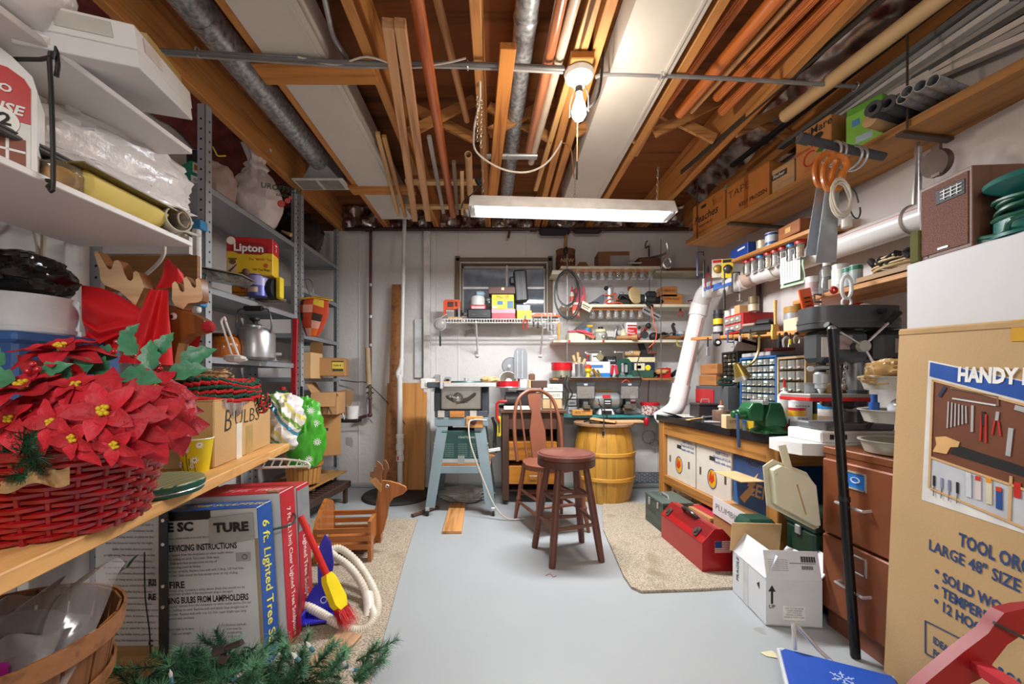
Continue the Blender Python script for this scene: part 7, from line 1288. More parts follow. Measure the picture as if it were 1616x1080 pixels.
t=thing('footlocker','dark green trunk in the shadow behind the white shipping carton','trunk',(1.565,1.815,.002));part(t,'body',B().box(.43,.17,.34,b=.01),DGR);part(t,'lid',B().box(.44,.18,.08,0,0,.34,.01),m('20342a',.4));part(t,'latch',B().box(.012,.03,.04,-.22,-.0,.31,.003),STEEL)
 # ================================================================ file cabinet, drill press stand
CBR=m('7c4626',.42,.15,var=.07,sc=5,dirt='6a3a22',dk=.28);CBF=m('84492a',.4,.15,var=.06,sc=5)
t=thing('file_cabinet','brown two drawer steel file cabinet with chrome handles','cabinet',(1.34,1.495,0))
part(t,'carcass',B().box(.46,.335,.66,.23,0,.067,.004),CBR);part(t,'base',B().box(.44,.32,.07,.23,0,0),m('7d4a36',.6,dirt='b0a090',dk=.4));part(t,'top',B().box(.468,.341,.03,.23,0,.70,.004),CBR)
for z in(.085,.39):
    d=part(t,'drawer',B().box(.022,.31,.295,-.008,0,z,.005),CBF);part(d,'handle',B().tube([(-.018,.06,z+.145),(-.045,.058,z+.142),(-.045,-.058,z+.142),(-.018,-.06,z+.145)],.006,8),CHROME)
    part(d,'label_holder',B().box(.005,.085,.006,-.021,0,z+.265).box(.005,.085,.006,-.021,0,z+.205).box(.005,.006,.06,-.021,.042,z+.205).box(.005,.006,.06,-.021,-.042,z+.205),CHROME);part(d,'label_card',B().box(.003,.078,.05,-.0195,0,z+.212),m('1f6fc0',.4)if z>.2 else CBF)
    if z>.2:part(d,'label_mark',B().at(-.0215,0,z+.24,ry=-90,sc=(.7,1.2,1)).tor(.014,.003,n=16,k=4),m('c8d4e4',.5))
WP=m('dddcd8',.5,var=.04,bump=.15)
t=thing('white_stand','white painted wooden stand beneath the drill press','stand',(0,0,0));part(t,'slab',B().prism([(1.24,1.78),(1.27,1.69),(1.40,1.672),(1.86,1.672),(1.86,1.915),(1.36,1.915),(1.26,1.88)],.05,z=.685),WP);part(t,'block',B().box(.50,.20,.05,1.60,1.79,.735,.006),WP);part(t,'slot',B().box(.07,.004,.02,1.42,1.689,.752),INK);part(t,'leg',B().box(.05,.04,.685,1.80,1.695,0),WP);part(t,'leg',B().box(.05,.04,.685,1.50,1.695,0),WP)
DPM=m('4a4c4e',.35,.2,var=.1,sc=6);t=thing('drill_press','dark grey bench drill press with a red edged table','drill press',(1.58,1.79,.786))
part(t,'base',B().box(.30,.16,.03,-.05,0,0,.006),m('7d8082',.4,.5));part(t,'column',B().cyl(.031,.44,n=20),m('8f9294',.3,.8));part(t,'column_foot',B().cyl(.05,.05,0,0,.025,20,.04),DPM);part(t,'table_collar',B().cyl(.045,.07,0,0,.10,18),DPM)
part(t,'table',B().box(.26,.18,.02,-.155,-.02,.135,.003),m('a9a8a4',.4,.6));part(t,'table_edge',B().box(.264,.184,.018,-.155,-.02,.125,.003),m('c01c1c',.4));part(t,'table_bracket',B().rod((-.15,-.02,.125),(0,0,.11),.028).tube([(.02,-.05,.12),(.0,-.09,.06),(-.02,-.08,.01)],.007,8,sub=3),DPM)
part(t,'head',B().box(.22,.11,.14,-.09,0,.29,.02),DPM);part(t,'motor',B().box(.15,.14,.15,.11,0,.28,.025),DPM);part(t,'motor_vent',B().box(.01,.002,.012,.08,-.071,.30).box(.01,.002,.012,.10,-.071,.30).box(.01,.002,.012,.12,-.071,.30),BLK)
n_=32;cov=[(-.05+.17*math.copysign(abs(math.cos(a))**.7,math.cos(a))+.02,.095*math.copysign(abs(math.sin(a))**.6,math.sin(a)))for a in[2*math.pi*i/n_ for i in range(n_)]]
part(t,'belt_cover',B().prism([(x*1.15,y)for x,y in cov],.045,z=.435).prism([(x*1.12-.002,y*.96)for x,y in cov],.055,z=.475),DPM);part(t,'cover_seam',B().prism([(x*1.165,y*1.02)for x,y in cov],.006,z=.46),m('55585a',.3,.4));part(t,'cover_knob',B().at(.02,-.095,.50,rx=90).cyl(.012,.02,n=12),BLK)
for x,wd,ht,z,c in((-.17,.05,.085,.355,'c4c0ba'),(-.09,.055,.06,.375,'a48c8c'),(.13,.05,.06,.36,'b09a98')):plate(t,'label',wd,ht,m(c,.5),'front',x,-.0565 if x<.1 else-.0715,z)
hub=Vector((-.055,-.09,.355));part(t,'feed_hub',B().rod((-.055,-.05,.355),hub,.02,n=14),DPM);part(t,'feed_hub_cap',B().rod(hub,hub+Vector((0,-.02,0)),.024,n=18),m('b9b8b0',.4,.4))
for ex,ez in((.085,.095),(-.12,.06),(.035,-.09)):
    e=hub+Vector((ex,-.03,ez));part(t,'feed_lever',B().rod(hub+Vector((0,-.01,0)),e,.005),CHROME);part(t,'feed_grip',B().rod(e,e+Vector((ex,-.01,ez))*.45,.012,.013),BLK)
part(t,'depth_rod',B().rod((-.25,-.06,.262),(-.12,-.06,.27),.006).rod((-.25,-.07,.262),(-.24,-.05,.262),.012),STEEL);part(t,'depth_stop',B().box(.10,.06,.018,-.13,-.03,.258,.004),BLK)
part(t,'quill',B().cyl(.018,.05,-.16,-.01,.245,14),BLK);part(t,'chuck',B().lathe([(0,.155),(.008,.157),(.016,.175),(.022,.178),(.022,.196),(.027,.2),(.027,.24),(.02,.248),(0,.248)],22,-.16,-.01),STEEL);part(t,'drill_bit',B().cyl(.004,.05,-.16,-.01,.108,8),STEEL)
part(t,'bit_chain',chain(B(),(-.095,-.06,.29),(-.105,-.06,.18),8),STEEL)
def can(label,px,yb,Y,r,h,body,bands=(),cap=None,z=None,name='spray_can',capb=True):
    p=P(px,yb,Y);t=thing(name,label,'can',(p.x,p.y,p.z if z is None else z));part(t,'body',tinb(r,h,22,.001),body)
    for z0,z1,mt in bands:band(t,r,z0*h,z1*h,mt,n=22)
    if cap:part(t,'cap',B().lathe([(r*.9,h),(r*.5,h+.018),(.008,h+.022),(.008,h+.04),(0,h+.04)],18),cap)
    return t
ZT=.731
t=can('white spray can with a bent red nozzle by the green vise',1238,0,2.10,.031,.19,m('d4d3cf',.35),((.1,.25,RED),(.5,.9,m('c9cac8',.4))),m('c9cac8',.35),ZT);part(t,'nozzle',B().rod((0,0,.225),(.0,0,.27),.006),RED)
t=can('white and gold labelled primer can before the drill press',1258,0,2.02,.036,.165,m('cfd0d2',.35),((.55,.72,m('c99a1c',.4)),(.72,.8,m('b02030',.4)),(.1,.4,m('9aa0a6',.4))),STEEL,ZT);lett(t,'RUST-OLEUM',.0115,INK,'front',0,-.0375,.14);lett(t,'PRIMER',.016,m('5a6a80',.5),'front',0,-.0375,.078)
can('blue topped white can of wood filler behind the red table',1307,0,2.0,.042,.155,m('cfc8c0',.4),((.82,1,m('2a7fb8',.4)),(.2,.6,m('b8988a',.5))),None,ZT,'paint_tin');can('black tall can behind the red table edge',1288,0,2.1,.03,.19,m('17171a',.4),((.3,.5,m('b8b02a',.4)),),None,ZT,'spray_can')
solo('glue_carton','narrow white carton standing beside the primer can','box',B().box(.05,.04,.18,b=.002),m('d2d0ca',.5),(P(1275,0,2.08).x,2.10,ZT));t=thing('tape_roll','dusty roll of tape lying against the white carton','tape',(P(1286,0,1.95).x,1.95,ZT+.024));part(t,'roll',B().at(rx=90).lathe([(.008,-.01),(.024,-.01),(.024,.01),(.008,.01),(.008,-.01)],22),m('8a7464',.7))
t=thing('paint_tin','grey cylinder tin standing on the red drill table','tin',(1.43,1.84,.942));part(t,'tin',tinb(.03,.045),m('84888c',.4,.4));solo('brown_box','low brown box behind the grey cylinder tin','box',B().box(.10,.05,.04,b=.002),CARD2,(1.52,1.83,.942));solo('sanding_disc','grey round abrasive pads lying on the white stand block','disc',B().lathe([(0,0),(.034,0),(.036,.006),(.03,.016),(0,.018)],20),m('6a675f',.8),(1.415,1.74,.786))
solo('black_plate','flat black metal plate between the vise and the spray cans','plate',B().box(.09,.008,.045,b=.002),BLK,(1.50,2.02,ZT+.03),rz=-6)
 # green bench vise
VG2=m('1f5a34',.3,.2,var=.15,sc=8,dirt='3a3a2a',dk=.27);t=thing('bench_vise','green cast iron bench vise at the black bench corner','vise',(1.385,2.07,ZT),4)
part(t,'base',B().lathe([(0,0),(.085,0),(.088,.012),(.06,.028),(.055,.04),(0,.04)],24),VG2);part(t,'fixed_jaw',B().xz([(-.05,.03),(.06,.03),(.065,.06),(.045,.13),(.03,.155),(-.03,.155),(-.035,.12),(-.05,.08)],.09,-.045),VG2);part(t,'moving_jaw',B().xz([(-.135,.065),(-.06,.06),(-.055,.155),(-.11,.155),(-.135,.125)],.085,-.042),VG2);part(t,'slide',B().box(.14,.05,.05,-.06,0,.065,.006),VG2);part(t,'screw_boss',B().rod((-.175,0,.095),(-.12,0,.095),.024,.03,16),VG2);part(t,'screw_head',B().rod((-.195,0,.095),(-.17,0,.095),.019,n=14),VG2);part(t,'jaw_plate',B().box(.02,.09,.022,-.045,0,.145,.002).box(.012,.09,.022,-.062,0,.145,.002),STEEL);part(t,'foot_lug',B().cyl(.02,.02,.075,-.03,0,12).cyl(.02,.02,-.06,-.06,0,12),VG2)
part(t,'handle',B().rod((-.183,-.02,.10),(-.175,-.024,-.07),.0075),m('3a5a8c',.4,.3))
for q in list(t.children):bev(q,.006)
t=thing('plastic_guard','cream plastic guard tray hanging by its strap under the white stand','guard',P(1250,780,1.645));GP=m('d2ccb0',.45,var=.04);g0=t.location
def gpx(l):return[(lambda q:(q.x,q.z))(P(x,y,1.645)-g0)for x,y in l]
bev(part(t,'tray',B().xz(gpx([(1213,740),(1226,733),(1268,750),(1280,764),(1287,826),(1281,828),(1218,794)]),.035,-.03),GP),.004);part(t,'rim',B().xz(gpx([(1206,737),(1222,726),(1274,746),(1285,762),(1294,834),(1286,837),(1212,799)]),.006,.005),m('c6c0a4',.45));part(t,'strap',B().bar(P(1234,703,1.66)-g0,P(1246,748,1.64)-g0,.03,.006,(0,-1,0)),GP);part(t,'rivet',B().at(*(P(1225,748,1.61)-g0),rx=90).cyl(.004,.003,n=8),m('b0a890',.4));part(t,'rust_stain',B().bar(P(1258,765,1.613)-g0,P(1272,812,1.613)-g0,.004,.002,(0,-1,0)),m('b08a58',.6))
 # ---------------------------------------------------------------- things standing on the bench
t=thing('small_carton','small cream carton lettered EYES at the bench edge','box',(1.305,2.26,ZT),RZ-90+80);part(t,'body',B().box(.085,.06,.075,b=.002),m('d2b48c',.6));lett(t,'EYES',.024,m('a04a3c',.6),'front',0,-.031,.04,bold=0)
solo('hardware_box','flat black and yellow carton behind the green vise','box',B().box(.10,.06,.05,b=.002),m('c09a1c',.5),(1.42,2.20,ZT))
t=thing('solder_pot','round tan lidded pot with a white and orange knob','pot',(1.445,2.62,ZT));part(t,'pot',B().lathe([(0,0),(.05,0),(.052,.07),(.05,.074),(0,.078)],26),m('7a5e50',.4,.4));part(t,'knob',B().lathe([(.014,.076),(.014,.09),(.02,.094),(.016,.104),(0,.106)],14),m('d4d0c8',.4));part(t,'orange_tip',B().cyl(.006,.03,0,0,.105,8),m('b8622a',.5))
t=thing('cash_box','small dark metal toolbox near the vent pipe','toolbox',(1.50,2.93,ZT));part(t,'body',B().box(.16,.14,.085,b=.004),m('2e2527',.4));part(t,'lid',B().box(.165,.145,.02,0,0,.085,.006),m('352b2c',.4));part(t,'handle',B().tube([(-.03,0,.105),(-.025,0,.13),(.025,0,.13),(.03,0,.105)],.004,6),STEEL)
t=thing('machinist_chest','red fronted grey tool chest against the wall on the bench','chest',(1.70,2.97,ZT),-90);part(t,'body',B().box(.44,.28,.225,b=.004),m('4a4c4e',.45));part(t,'front_lid',B().box(.26,.012,.10,-.08,-.142,.10,.003),m('a8181c',.4));d=part(t,'drawer',B().box(.26,.012,.06,-.08,-.142,.03,.003),m('a8181c',.4));part(d,'handle',B().box(.05,.008,.008,-.08,-.15,.055),STEEL)
for i,(y,z,h)in enumerate(((3.06,.957,.085),(3.04,1.043,.08))):t=carton('wooden_box',['lower brown wooden box on the red fronted chest','upper brown wooden box on the red fronted chest'][i],(1.68,y,z),-90,.24,.2,h,wood('9a6434','744520','x'),seam=False)
t=thing('instruction_sheet','curled white instruction sheet lying at the far bench end','paper',(1.39,3.02,ZT));part(t,'sheet',B().grid(lambda u,v:(-.13+.27*u,-.12+.24*v,.003+.05*max(0,.25-u)**1.0*2+.02*max(0,u-.8)),16,4),m('d6d6d4',.6));part(t,'printed_panel',B().box(.16,.14,.001,.01,0,.004),m('b4b6b4',.6));part(t,'yellow_print',B().box(.03,.03,.001,.0,0,.006),m('d4b83a',.6))
solo('ruler','wooden rule lying on the bench beside the instruction sheet','rule',B().box(.03,.24,.006,b=.001),wood('c9a064',None,'y'),(1.36,2.78,ZT),rz=-50);solo('glue_tube','small silver and red glue tube on the bench front','tube',B().rod((0,0,.009),(.06,-.03,.009),.009,.004).rod((-.02,.01,.009),(0,0,.009),.006),m('b8b4b8',.4,.4),(1.31,2.52,ZT));t=thing('spanner','chrome adjustable spanner lying by the small dark toolbox','spanner',(1.43,2.80,ZT+.012),30);part(t,'handle',B().rod((0,0,0),(.1,0,0),.007),CHROME);part(t,'jaw',B().box(.03,.012,.02,-.012,0,-.01,.004),CHROME)
 # parts cabinets with little clear drawers
def drawers(name,label,y0,y1,z,h,x,d,body,nc,nr,tint,tone,lab=None):
    t=thing(name,label,'cabinet',(x,(y0+y1)/2,z),-90);w_=y1-y0
    part(t,'case',B().box(w_,d,.012,0,d/2,0).box(w_,d,.012,0,d/2,h-.012).box(.012,d,h-.024,-w_/2+.006,d/2,.012).box(.012,d,h-.024,w_/2-.006,d/2,.012).box(w_-.02,.01,h-.024,0,d-.005,.012),body)
    cw,chh=(w_-.03)/nc,(h-.03)/nr;me=B().box(cw*.9,.004,chh*.8).mesh('drawer',glass(tint,.06,.24));mp=B().box(cw*.3,.008,chh*.12,0,-.005,chh*.1).mesh('pull',m(tint,.3));rr=random.Random(nc*nr)
    mcs=[B().box(cw*.8,.03,chh*.45,0,.02,chh*.04).mesh('contents',m(c,.6,var=.5,sc=90))for c in tone];ml=B().box(cw*.55,.003,chh*.3,0,-.003,chh*.42).mesh('label',lab)if lab else None
    part(t,'divider',B().box(w_-.024,d-.02,.003,0,d/2,0),tone and body)
    for j in range(nr):
        for i in range(nc):
            c=part(t,'drawer',me,None,(-w_/2+.015+cw*(i+.5),.004,.015+chh*j+chh*.1));part(c,'pull',mp,None)
            if rr.random()<.8:part(c,'contents',mcs[rr.randrange(len(mcs))],None)
            if ml and rr.random()<.35:part(c,'label',ml,None)
    return t
TN=('6a5c4e','3f3a36','8c8880','9a7650','54606c')
drawers('parts_cabinet','blue parts cabinet with rows of little clear drawers',2.355,2.71,ZT,.415,1.62,.15,m('2d62a0',.45),6,9,'c9cabc',TN,m('bfe0d8',.5));drawers('parts_cabinet','beige parts cabinet with fewer larger clear drawers',2.13,2.35,ZT,.40,1.62,.16,m('b39a74',.5),3,6,'d0d0c4',TN)
t=drawers('parts_cabinet','black parts cabinet with cream labelled drawers on the chest',2.735,2.93,.9575,.24,1.62,.15,m('2b2a28',.5),3,7,'4a443a',('a8803a','c9a860','8a8478'),m('d0cbb8',.6))
t=thing('wire_coil','dark green wire bundle on the grey chest before the black cabinet','wire',(1.585,2.80,.985));part(t,'coil',coil(B(),Vector((0,0,0)),.06,.022,4,.006,3),m('16322c',.5));t=carton('flat_carton','flat white carton lying on top of the blue cabinet',(1.69,2.56,1.147),-90,.28,.13,.03,m('c9c6c2',.6),seam=False);part(t,'red_edge',B().box(.08,.132,.015,.13,0,.03),m('9a3a3c',.5))
t=thing('gooseneck_lamp','brass gooseneck lamp with a cone shade bending over the blue cabinet','lamp',P(1198,530,2.22));g0=t.location
part(t,'neck',B().tube([P(x,y,2.22)-g0 for x,y in((1198,528),(1198,545),(1196,558),(1190,570),(1180,578),(1172,581))],.007,8,sub=4),m('8a7648',.35,.7));part(t,'shade',B().mx(Matrix.Translation(P(1166,582,2.22)-g0)@ Euler((R(0),R(-25),0)).to_matrix().to_4x4()).lathe([(.012,.03),(.018,.03),(.036,-.035),(.042,-.06),(.038,-.06),(.014,.025)],22),m('b09a50',.25,.8));part(t,'shade_rim',B().mx(Matrix.Translation(P(1172,597,2.22)-g0)@ Euler((0,R(-25),0)).to_matrix().to_4x4()).lathe([(.036,.02),(.043,-.005),(.04,-.005),(.034,.015)],22),m('a8a498',.3,.7));part(t,'mount',B().box(.06,.04,.012,0,0,.006,.002),m('6a583a',.4,.5))
 # ================================================================ wall shelves above the bench
SHW=wood('b47c40','8a5828','y',.8)
def wshelf(label,x,y0,z0,y1,z1,d,mt=SHW,th=.022):
    a,b_=Vector((x,y0,z0)),Vector((x,y1,z1));L=(b_-a).length
    return solo('wall_shelf',label,'shelf',B().box(d,L,th,d/2,L/2,-th,.002),mt,M=along(a,b_))
wshelf('cluttered wooden wall shelf holding the red drawer cabinet',1.50,2.03,1.25,3.15,1.33,.35);wshelf('narrow wooden wall shelf with lidded jars screwed beneath',1.60,2.05,1.775,2.80,1.825,.26);wshelf('wooden wall shelf behind the drill press head',1.60,1.45,1.425,2.20,1.427,.27)
t=thing('shelf_bracket','black bar standing on the wall holding the shelves','bracket',(1.855,2.88,1.05));part(t,'bar',B().box(.02,.03,.9),m('3a2a24',.5));part(t,'arm',B().bar((0,0,.2),(-.2,0,.25),.02,.02),m('3a2a24',.5))
for i,px in enumerate((1176,1186,1197,1209,1220,1232,1245,1259)):
    Y=640*1.64/(px-785);z=1.775+(Y-2.05)/.75*.05-.024;c=('b8201c','a81c1c','2a6fa8','b8241c','a83024','b0201c','2a74ac','b83024')[i]
    t=thing('hanging_jar',['lidded jar nearest the vent elbow under the narrow shelf','second red lidded jar from the vent elbow under the narrow shelf','blue lidded jar third from the vent elbow under the narrow shelf','fourth lidded jar from the vent elbow, red, under the narrow shelf','fifth lidded jar from the vent elbow, red, under the narrow shelf','red lidded jar just before the second blue lidded jar','blue lidded jar next to the largest hanging jar','largest red lidded jar at the saw end of the narrow shelf'][i],'jar',(1.655,Y,z),0,'jars with coloured lids under the narrow shelf')
    r=.026+.002*(i==7);part(t,'lid',B().cyl(r,.018,0,0,-.018,16),m(c,.4));part(t,'glass',B().lathe([(r*.9,-.018),(r,-.03),(r,-.095),(0,-.1)],16),GJ);part(t,'contents',B().cyl(r*.88,.06,0,0,-.096,12),FILLS[i%4])
def on_sh(px,X):return X/((px-785)/F)
def item(name,label,cat,px0,px1,z,h,X,d,mt,**k):
    y1,y0=on_sh(px0,X),on_sh(px1,X);t=thing(name,label,cat,(X+d/2,(y0+y1)/2,z),-90);part(t,'body',B().box(y1-y0,d,h,b=.003),mt);t['w'],t['h'],t['d']=y1-y0,h,d;return t
t=item('blue_case','blue metal case lying on the narrow wall shelf','case',1152,1180,1.822,.075,1.62,.16,m('1d3f8c',.4));face(t,'label',.45,.85,.6,.75,WHT)
can('cream tin on the narrow wall shelf',1203,0,2.51,.032,.05,m('b8a88c',.4,.3),(),None,1.81,'tin');can('blue and white lidded tin beside the cigar box',1218,0,2.45,.035,.08,m('c4c8d0',.4),((.8,1,m('1f3f7c',.4)),(.1,.3,m('2a4f8c',.4))),None,1.806,'tin');t=item('cigar_box','brown wooden cigar box with a small emblem on the narrow wall shelf','box',1228,1262,1.795,.07,1.61,.18,wood('8f5428','6a3a18','x'));face(t,'emblem',.35,.6,.3,.7,m('c8a060',.5))
t=thing('spray_can','black spray can with a yellow label on the cluttered wall shelf','can',(1.60,2.94,1.318));part(t,'body',tinb(.032,.16),BLK);band(t,.032,.085,.125,YEL);band(t,.032,.03,.07,m('a8a8a8',.5));part(t,'cap',B().cyl(.03,.03,0,0,.16,18),m('26262a',.4))
t=item('drawer_cabinet','small red steel cabinet with six little drawers','cabinet',1144,1172,1.307,.125,1.56,.22,m('a81a1e',.4))
for j in range(2):
    for i in range(3):d=part(t,'drawer',B().box(t['w']*.27,.01,.045,(i-1)*t['w']*.3,-.112,.012+j*.055,.003),m('8a8078',.3,.2));part(d,'pull',B().box(t['w']*.12,.006,.012,(i-1)*t['w']*.3,-.119,.03+j*.055),m('cfc8b8',.5))
for i,(y,c,z,h)in enumerate(((2.84,'c9c4ba',1.433,.05),(2.76,'d2cec8',1.433,.05),(2.68,'b08c60',1.433,.06))):solo('jar_tin',['white jar on the red steel cabinet, nearest the spray can','second white jar on the red steel cabinet','tan box on the red steel cabinet'][i],'jar',tinb(.026,h)if i<2 else B().box(.08,.06,h,b=.003),m(c,.5),(1.62,y,z))
for i,(z,c)in enumerate(((1.433,'b4a890'),(1.479,'6a5a40'))):can(['lower of two stacked tins on the red steel cabinet','upper of two stacked tins on the red steel cabinet'][i],1189,0,2.56,.03,.045,m(c,.4,.3),(),None,z,'tin')
t=thing('power_tool_case','black hand tool lying on the cluttered wall shelf','tool',(1.62,2.50,1.285),-60);part(t,'body',B().box(.20,.09,.05,b=.015).box(.10,.07,.04,.03,0,.045,.015),BLK);part(t,'tan_top',B().box(.08,.05,.02,-.06,0,.05,.006),m('8a7468',.6))
t=item('white_tin_box','pale carton under the roll of tapes on the cluttered shelf','box',1236,1262,1.266,.07,1.60,.1,m('c9b898',.5));t=thing('tape_stack','stack of silver and brown tape rolls on the pale carton','tape',(1.655,2.26,1.337));[part(t,'roll',B().lathe([(.02,0),(.05,0),(.05,.035),(.02,.035),(.02,0)],24),m(c,.4,mt_),(0,0,i*.036))for i,(c,mt_)in enumerate((('a2a4a8',.5),('a07a3a',0)))]
solo('paint_brush','old paintbrush hanging from the tape stack by its handle','brush',B().rod((0,0,0),(0,0,.13),.006,.009).box(.035,.012,.03,0,0,-.03).box(.04,.014,.05,0,0,-.08),wood('c9a458',None,'z'),(1.50,2.19,1.30))
for i,(px,y0,y1,kind,mt,w2)in enumerate(((1117,533,562,'d',m('b8b8b8',.3,.7),.03),(1152,522,548,'clamp',m('2a4a7c',.4),.025),(1168,520,540,'d',STEEL,.02),(1184,520,536,'d',m('a89a70',.4,.5),.03),(1230,526,550,'d',BLK,.025),(1241,524,548,'plier',STEEL,.018),(1247,526,545,'d',m('b8a83a',.4),.016),(1258,524,542,'plier',m('a89880',.4,.5),.016))):
    hang(['scissors','small_clamp','chain_link','brass_fitting','strap','key_ring','key_tag','key_ring'][i],['chrome scissors hanging off the cluttered shelf by the vent pipe','blue clamp hanging off the cluttered wall shelf','chrome fitting hanging beside the blue clamp','brass fitting hanging above the gooseneck lamp','black strap hanging off the cluttered shelf near the keys','bunch of silver keys hanging beside the black strap','yellow key tag hanging among the silver keys','bunch of dull keys hanging nearest the drill press'][i],'tool',px,y0,y1,on_sh(px,1.48),kind,mt,None,w2)
t=thing('caster_wheel','small black caster wheel hanging on a white bracket','wheel',P(1131,541,on_sh(1131,1.47)));part(t,'wheel',B().at(rx=90).cyl(.026,.016,n=18,b=.003),BLK);part(t,'hub',B().at(0,-.017,0,rx=90).cyl(.011,.004,n=12),WHT);part(t,'bracket',B().box(.05,.004,.07,0,.012,-.01),STEEL)
 # things on the shelf behind the drill press
can('white labelled bottle on the shelf above the drill press',1282,0,2.08,.03,.10,m('cfccc8',.5),((.2,.7,m('b8a0a0',.5)),),None,1.428,'bottle');t=thing('glass_bottle','clear bottle with dark syrup on the shelf above the drill press','bottle',(1.64,2.02,1.428));part(t,'glass',B().lathe([(0,0),(.034,0),(.034,.05),(.026,.08),(.03,.11),(.016,.14),(0,.14)],18),GJ);part(t,'syrup',B().lathe([(0,.003),(.031,.003),(.031,.05),(.022,.085),(0,.085)],16),m('2a1a1e',.2));part(t,'cap',B().cyl(.017,.02,0,0,.14,14),m('c9c6bc',.4))
t=item('paperback_stack','stack of thin paper pads on the shelf above the drill press','paper',1306,1322,1.428,.06,1.61,.1,m('8a7a68',.7));can('white label can on the shelf above the drill press',1326,0,1.93,.032,.12,m('c4c2be',.4,.2),((.2,.8,WHT),),None,1.428,'tin')
for i,px in enumerate((1340,1351)):can(['green capped jar beside the white label can','green capped jar nearer the coiled tan cord'][i],px,0,1.87-.04*i,.024,.09,m('9aa4a4',.3),((.75,1,m('1f6a50',.4)),),None,1.428,'jar')
t=thing('cord_coil','coil of tan and black cord on a board above the drill press','cord',(1.68,1.68,1.452));part(t,'board',B().box(.16,.26,.02,0,0,-.02),wood('8f6a3c',None));part(t,'tan_coil',B().tube([(.07*math.cos(i*.4)*(1+.1*math.sin(i)),.11*math.sin(i*.4),.01+.0009*i)for i in range(60)],.006,6),m('b8a074',.6));part(t,'black_coil',B().tube([(-.05+.02*math.sin(i),-.11+.006*i,.05+.012*math.sin(i*1.3))for i in range(34)],.013,8),BLK)
solo('leaning_board','brown board standing on the shelf behind the coiled cord','board',B().box(.02,.40,.10,b=.002),wood('8a6434',None),(1.80,1.66,1.428))
t=thing('calendar_sheet','white calendar sheet in a green edged sleeve hanging on the vent pipe','calendar',(1.655,2.28,1.53),-80);part(t,'sleeve',B().grid(lambda u,v:(-.075+.15*u,.006*math.sin(v*9)+.0*u,.21*v),8,10),m('a9c4a8',.3));part(t,'sheet',B().box(.125,.002,.15,0,-.011,.02),m('d8d8d4',.6));g_=B();[g_.box(.10,.001,.0015,0,-.0125,.04+i*.02)for i in range(6)];[g_.box(.0015,.001,.11,-.05+i*.0166,-.0125,.04)for i in range(7)];part(t,'printed_grid',g_,m('8a8a88',.6),kind='stuff')
t=thing('safety_clip','white plastic carabiner hanging off the shelf above the drill press','clip',P(1336,470,1.77));part(t,'ring',B().tube([(.022*math.cos(a),0,.045+.05*math.sin(a))for a in[i*.4 for i in range(16)]],.007,8,True).tor(.02,.005,0,0,-.02,16,ax='y').rod((0,0,-.04),(.0,0,-.08),.006),m('dcdcd8',.4));t=thing('oval_tag','red oval tag on a wire hanging beside the white carabiner','tag',P(1316,458,1.86));part(t,'tag',B().tor(.012,.007,n=14,ax='y'),RED);part(t,'wire',B().rod((-.012,0,0),(-.07,.02,.01),.0025),STEEL)
t=thing('orange_multitool','orange slotted plastic tool hanging beside the padlock','tool',P(1276,490,2.02),rot=(0,-12,0));part(t,'body',B().box(.06,.012,.11,b=.003),m('d8541c',.4));part(t,'slots',B().box(.03,.002,.006,0,-.007,.02).box(.03,.002,.006,0,-.007,.04).box(.03,.002,.006,0,-.007,.06),INK);hang('padlock','small dark padlock hanging beside the orange slotted tool','padlock',1289,465,482,1.98,'clamp',DARKSTEEL);t=thing('red_driver','red and white power tool on the wall behind the belt cover','tool',(1.72,2.0,1.27));part(t,'body',B().rod((0,.1,.05),(0,-.08,.06),.04),RED);part(t,'white_end',B().ball(.04,0,-.1,.05),WHT)
 # tools hung at the far corner over the vent pipe
for i,(px,y0,y1,kind,mt,w2)in enumerate(((1104,398,452,'clamp',m('4a5a7c',.4,.5),.03),(1111,410,470,'d',m('c8ccd4',.4),.03),(1118,420,456,'plier',m('8a2024',.4),.025),(1143,425,490,'d',BLK,.02),(1160,430,475,'clamp',DARKSTEEL,.03))):hang(['hacksaw','level_tool','pliers','screwdriver','coil_tool'][i],['blue grey hacksaw frame hanging over the vent elbow','white and blue handled tool hanging by the hacksaw','red handled pliers hanging by the carded tapes','long black screwdriver hanging over the vent pipe','dark twisted tool hanging before the brown pipe sleeve'][i],'tool',px,y0,y1,on_sh(px,1.56),kind,mt,None,w2)
for i,(px,c,c2)in enumerate(((1132,'c8bfae','a8843a'),(1148,'d0b428','3a3a3e'))):
    t=thing('carded_tool',['white carded package with a brass disc over the vent elbow','yellow carded package with a dark tool over the vent elbow'][i],'packet',P(px,425,on_sh(px,1.58)),-20);part(t,'card',B().box(.07,.006,.13,0,0,-.06,.001),m(c,.5));part(t,'blister',B().ball(.028,0,-.008,0,sc=(1,.6,1.1)),m(c2,.35,.4));part(t,'print',B().box(.06,.001,.02,0,-.004,.045),RED if i==0 else BLK)
for i,px in enumerate((1121,1136)):solo('blue_strap',['blue plastic hook strip lying along the vent elbow','second blue plastic hook strip along the vent elbow'][i],'strip',B().bar((-.05,0,0),(.05,-.06,.03),.02,.02),m('2a5aa8',.4),P(px,457,on_sh(px,1.60)))
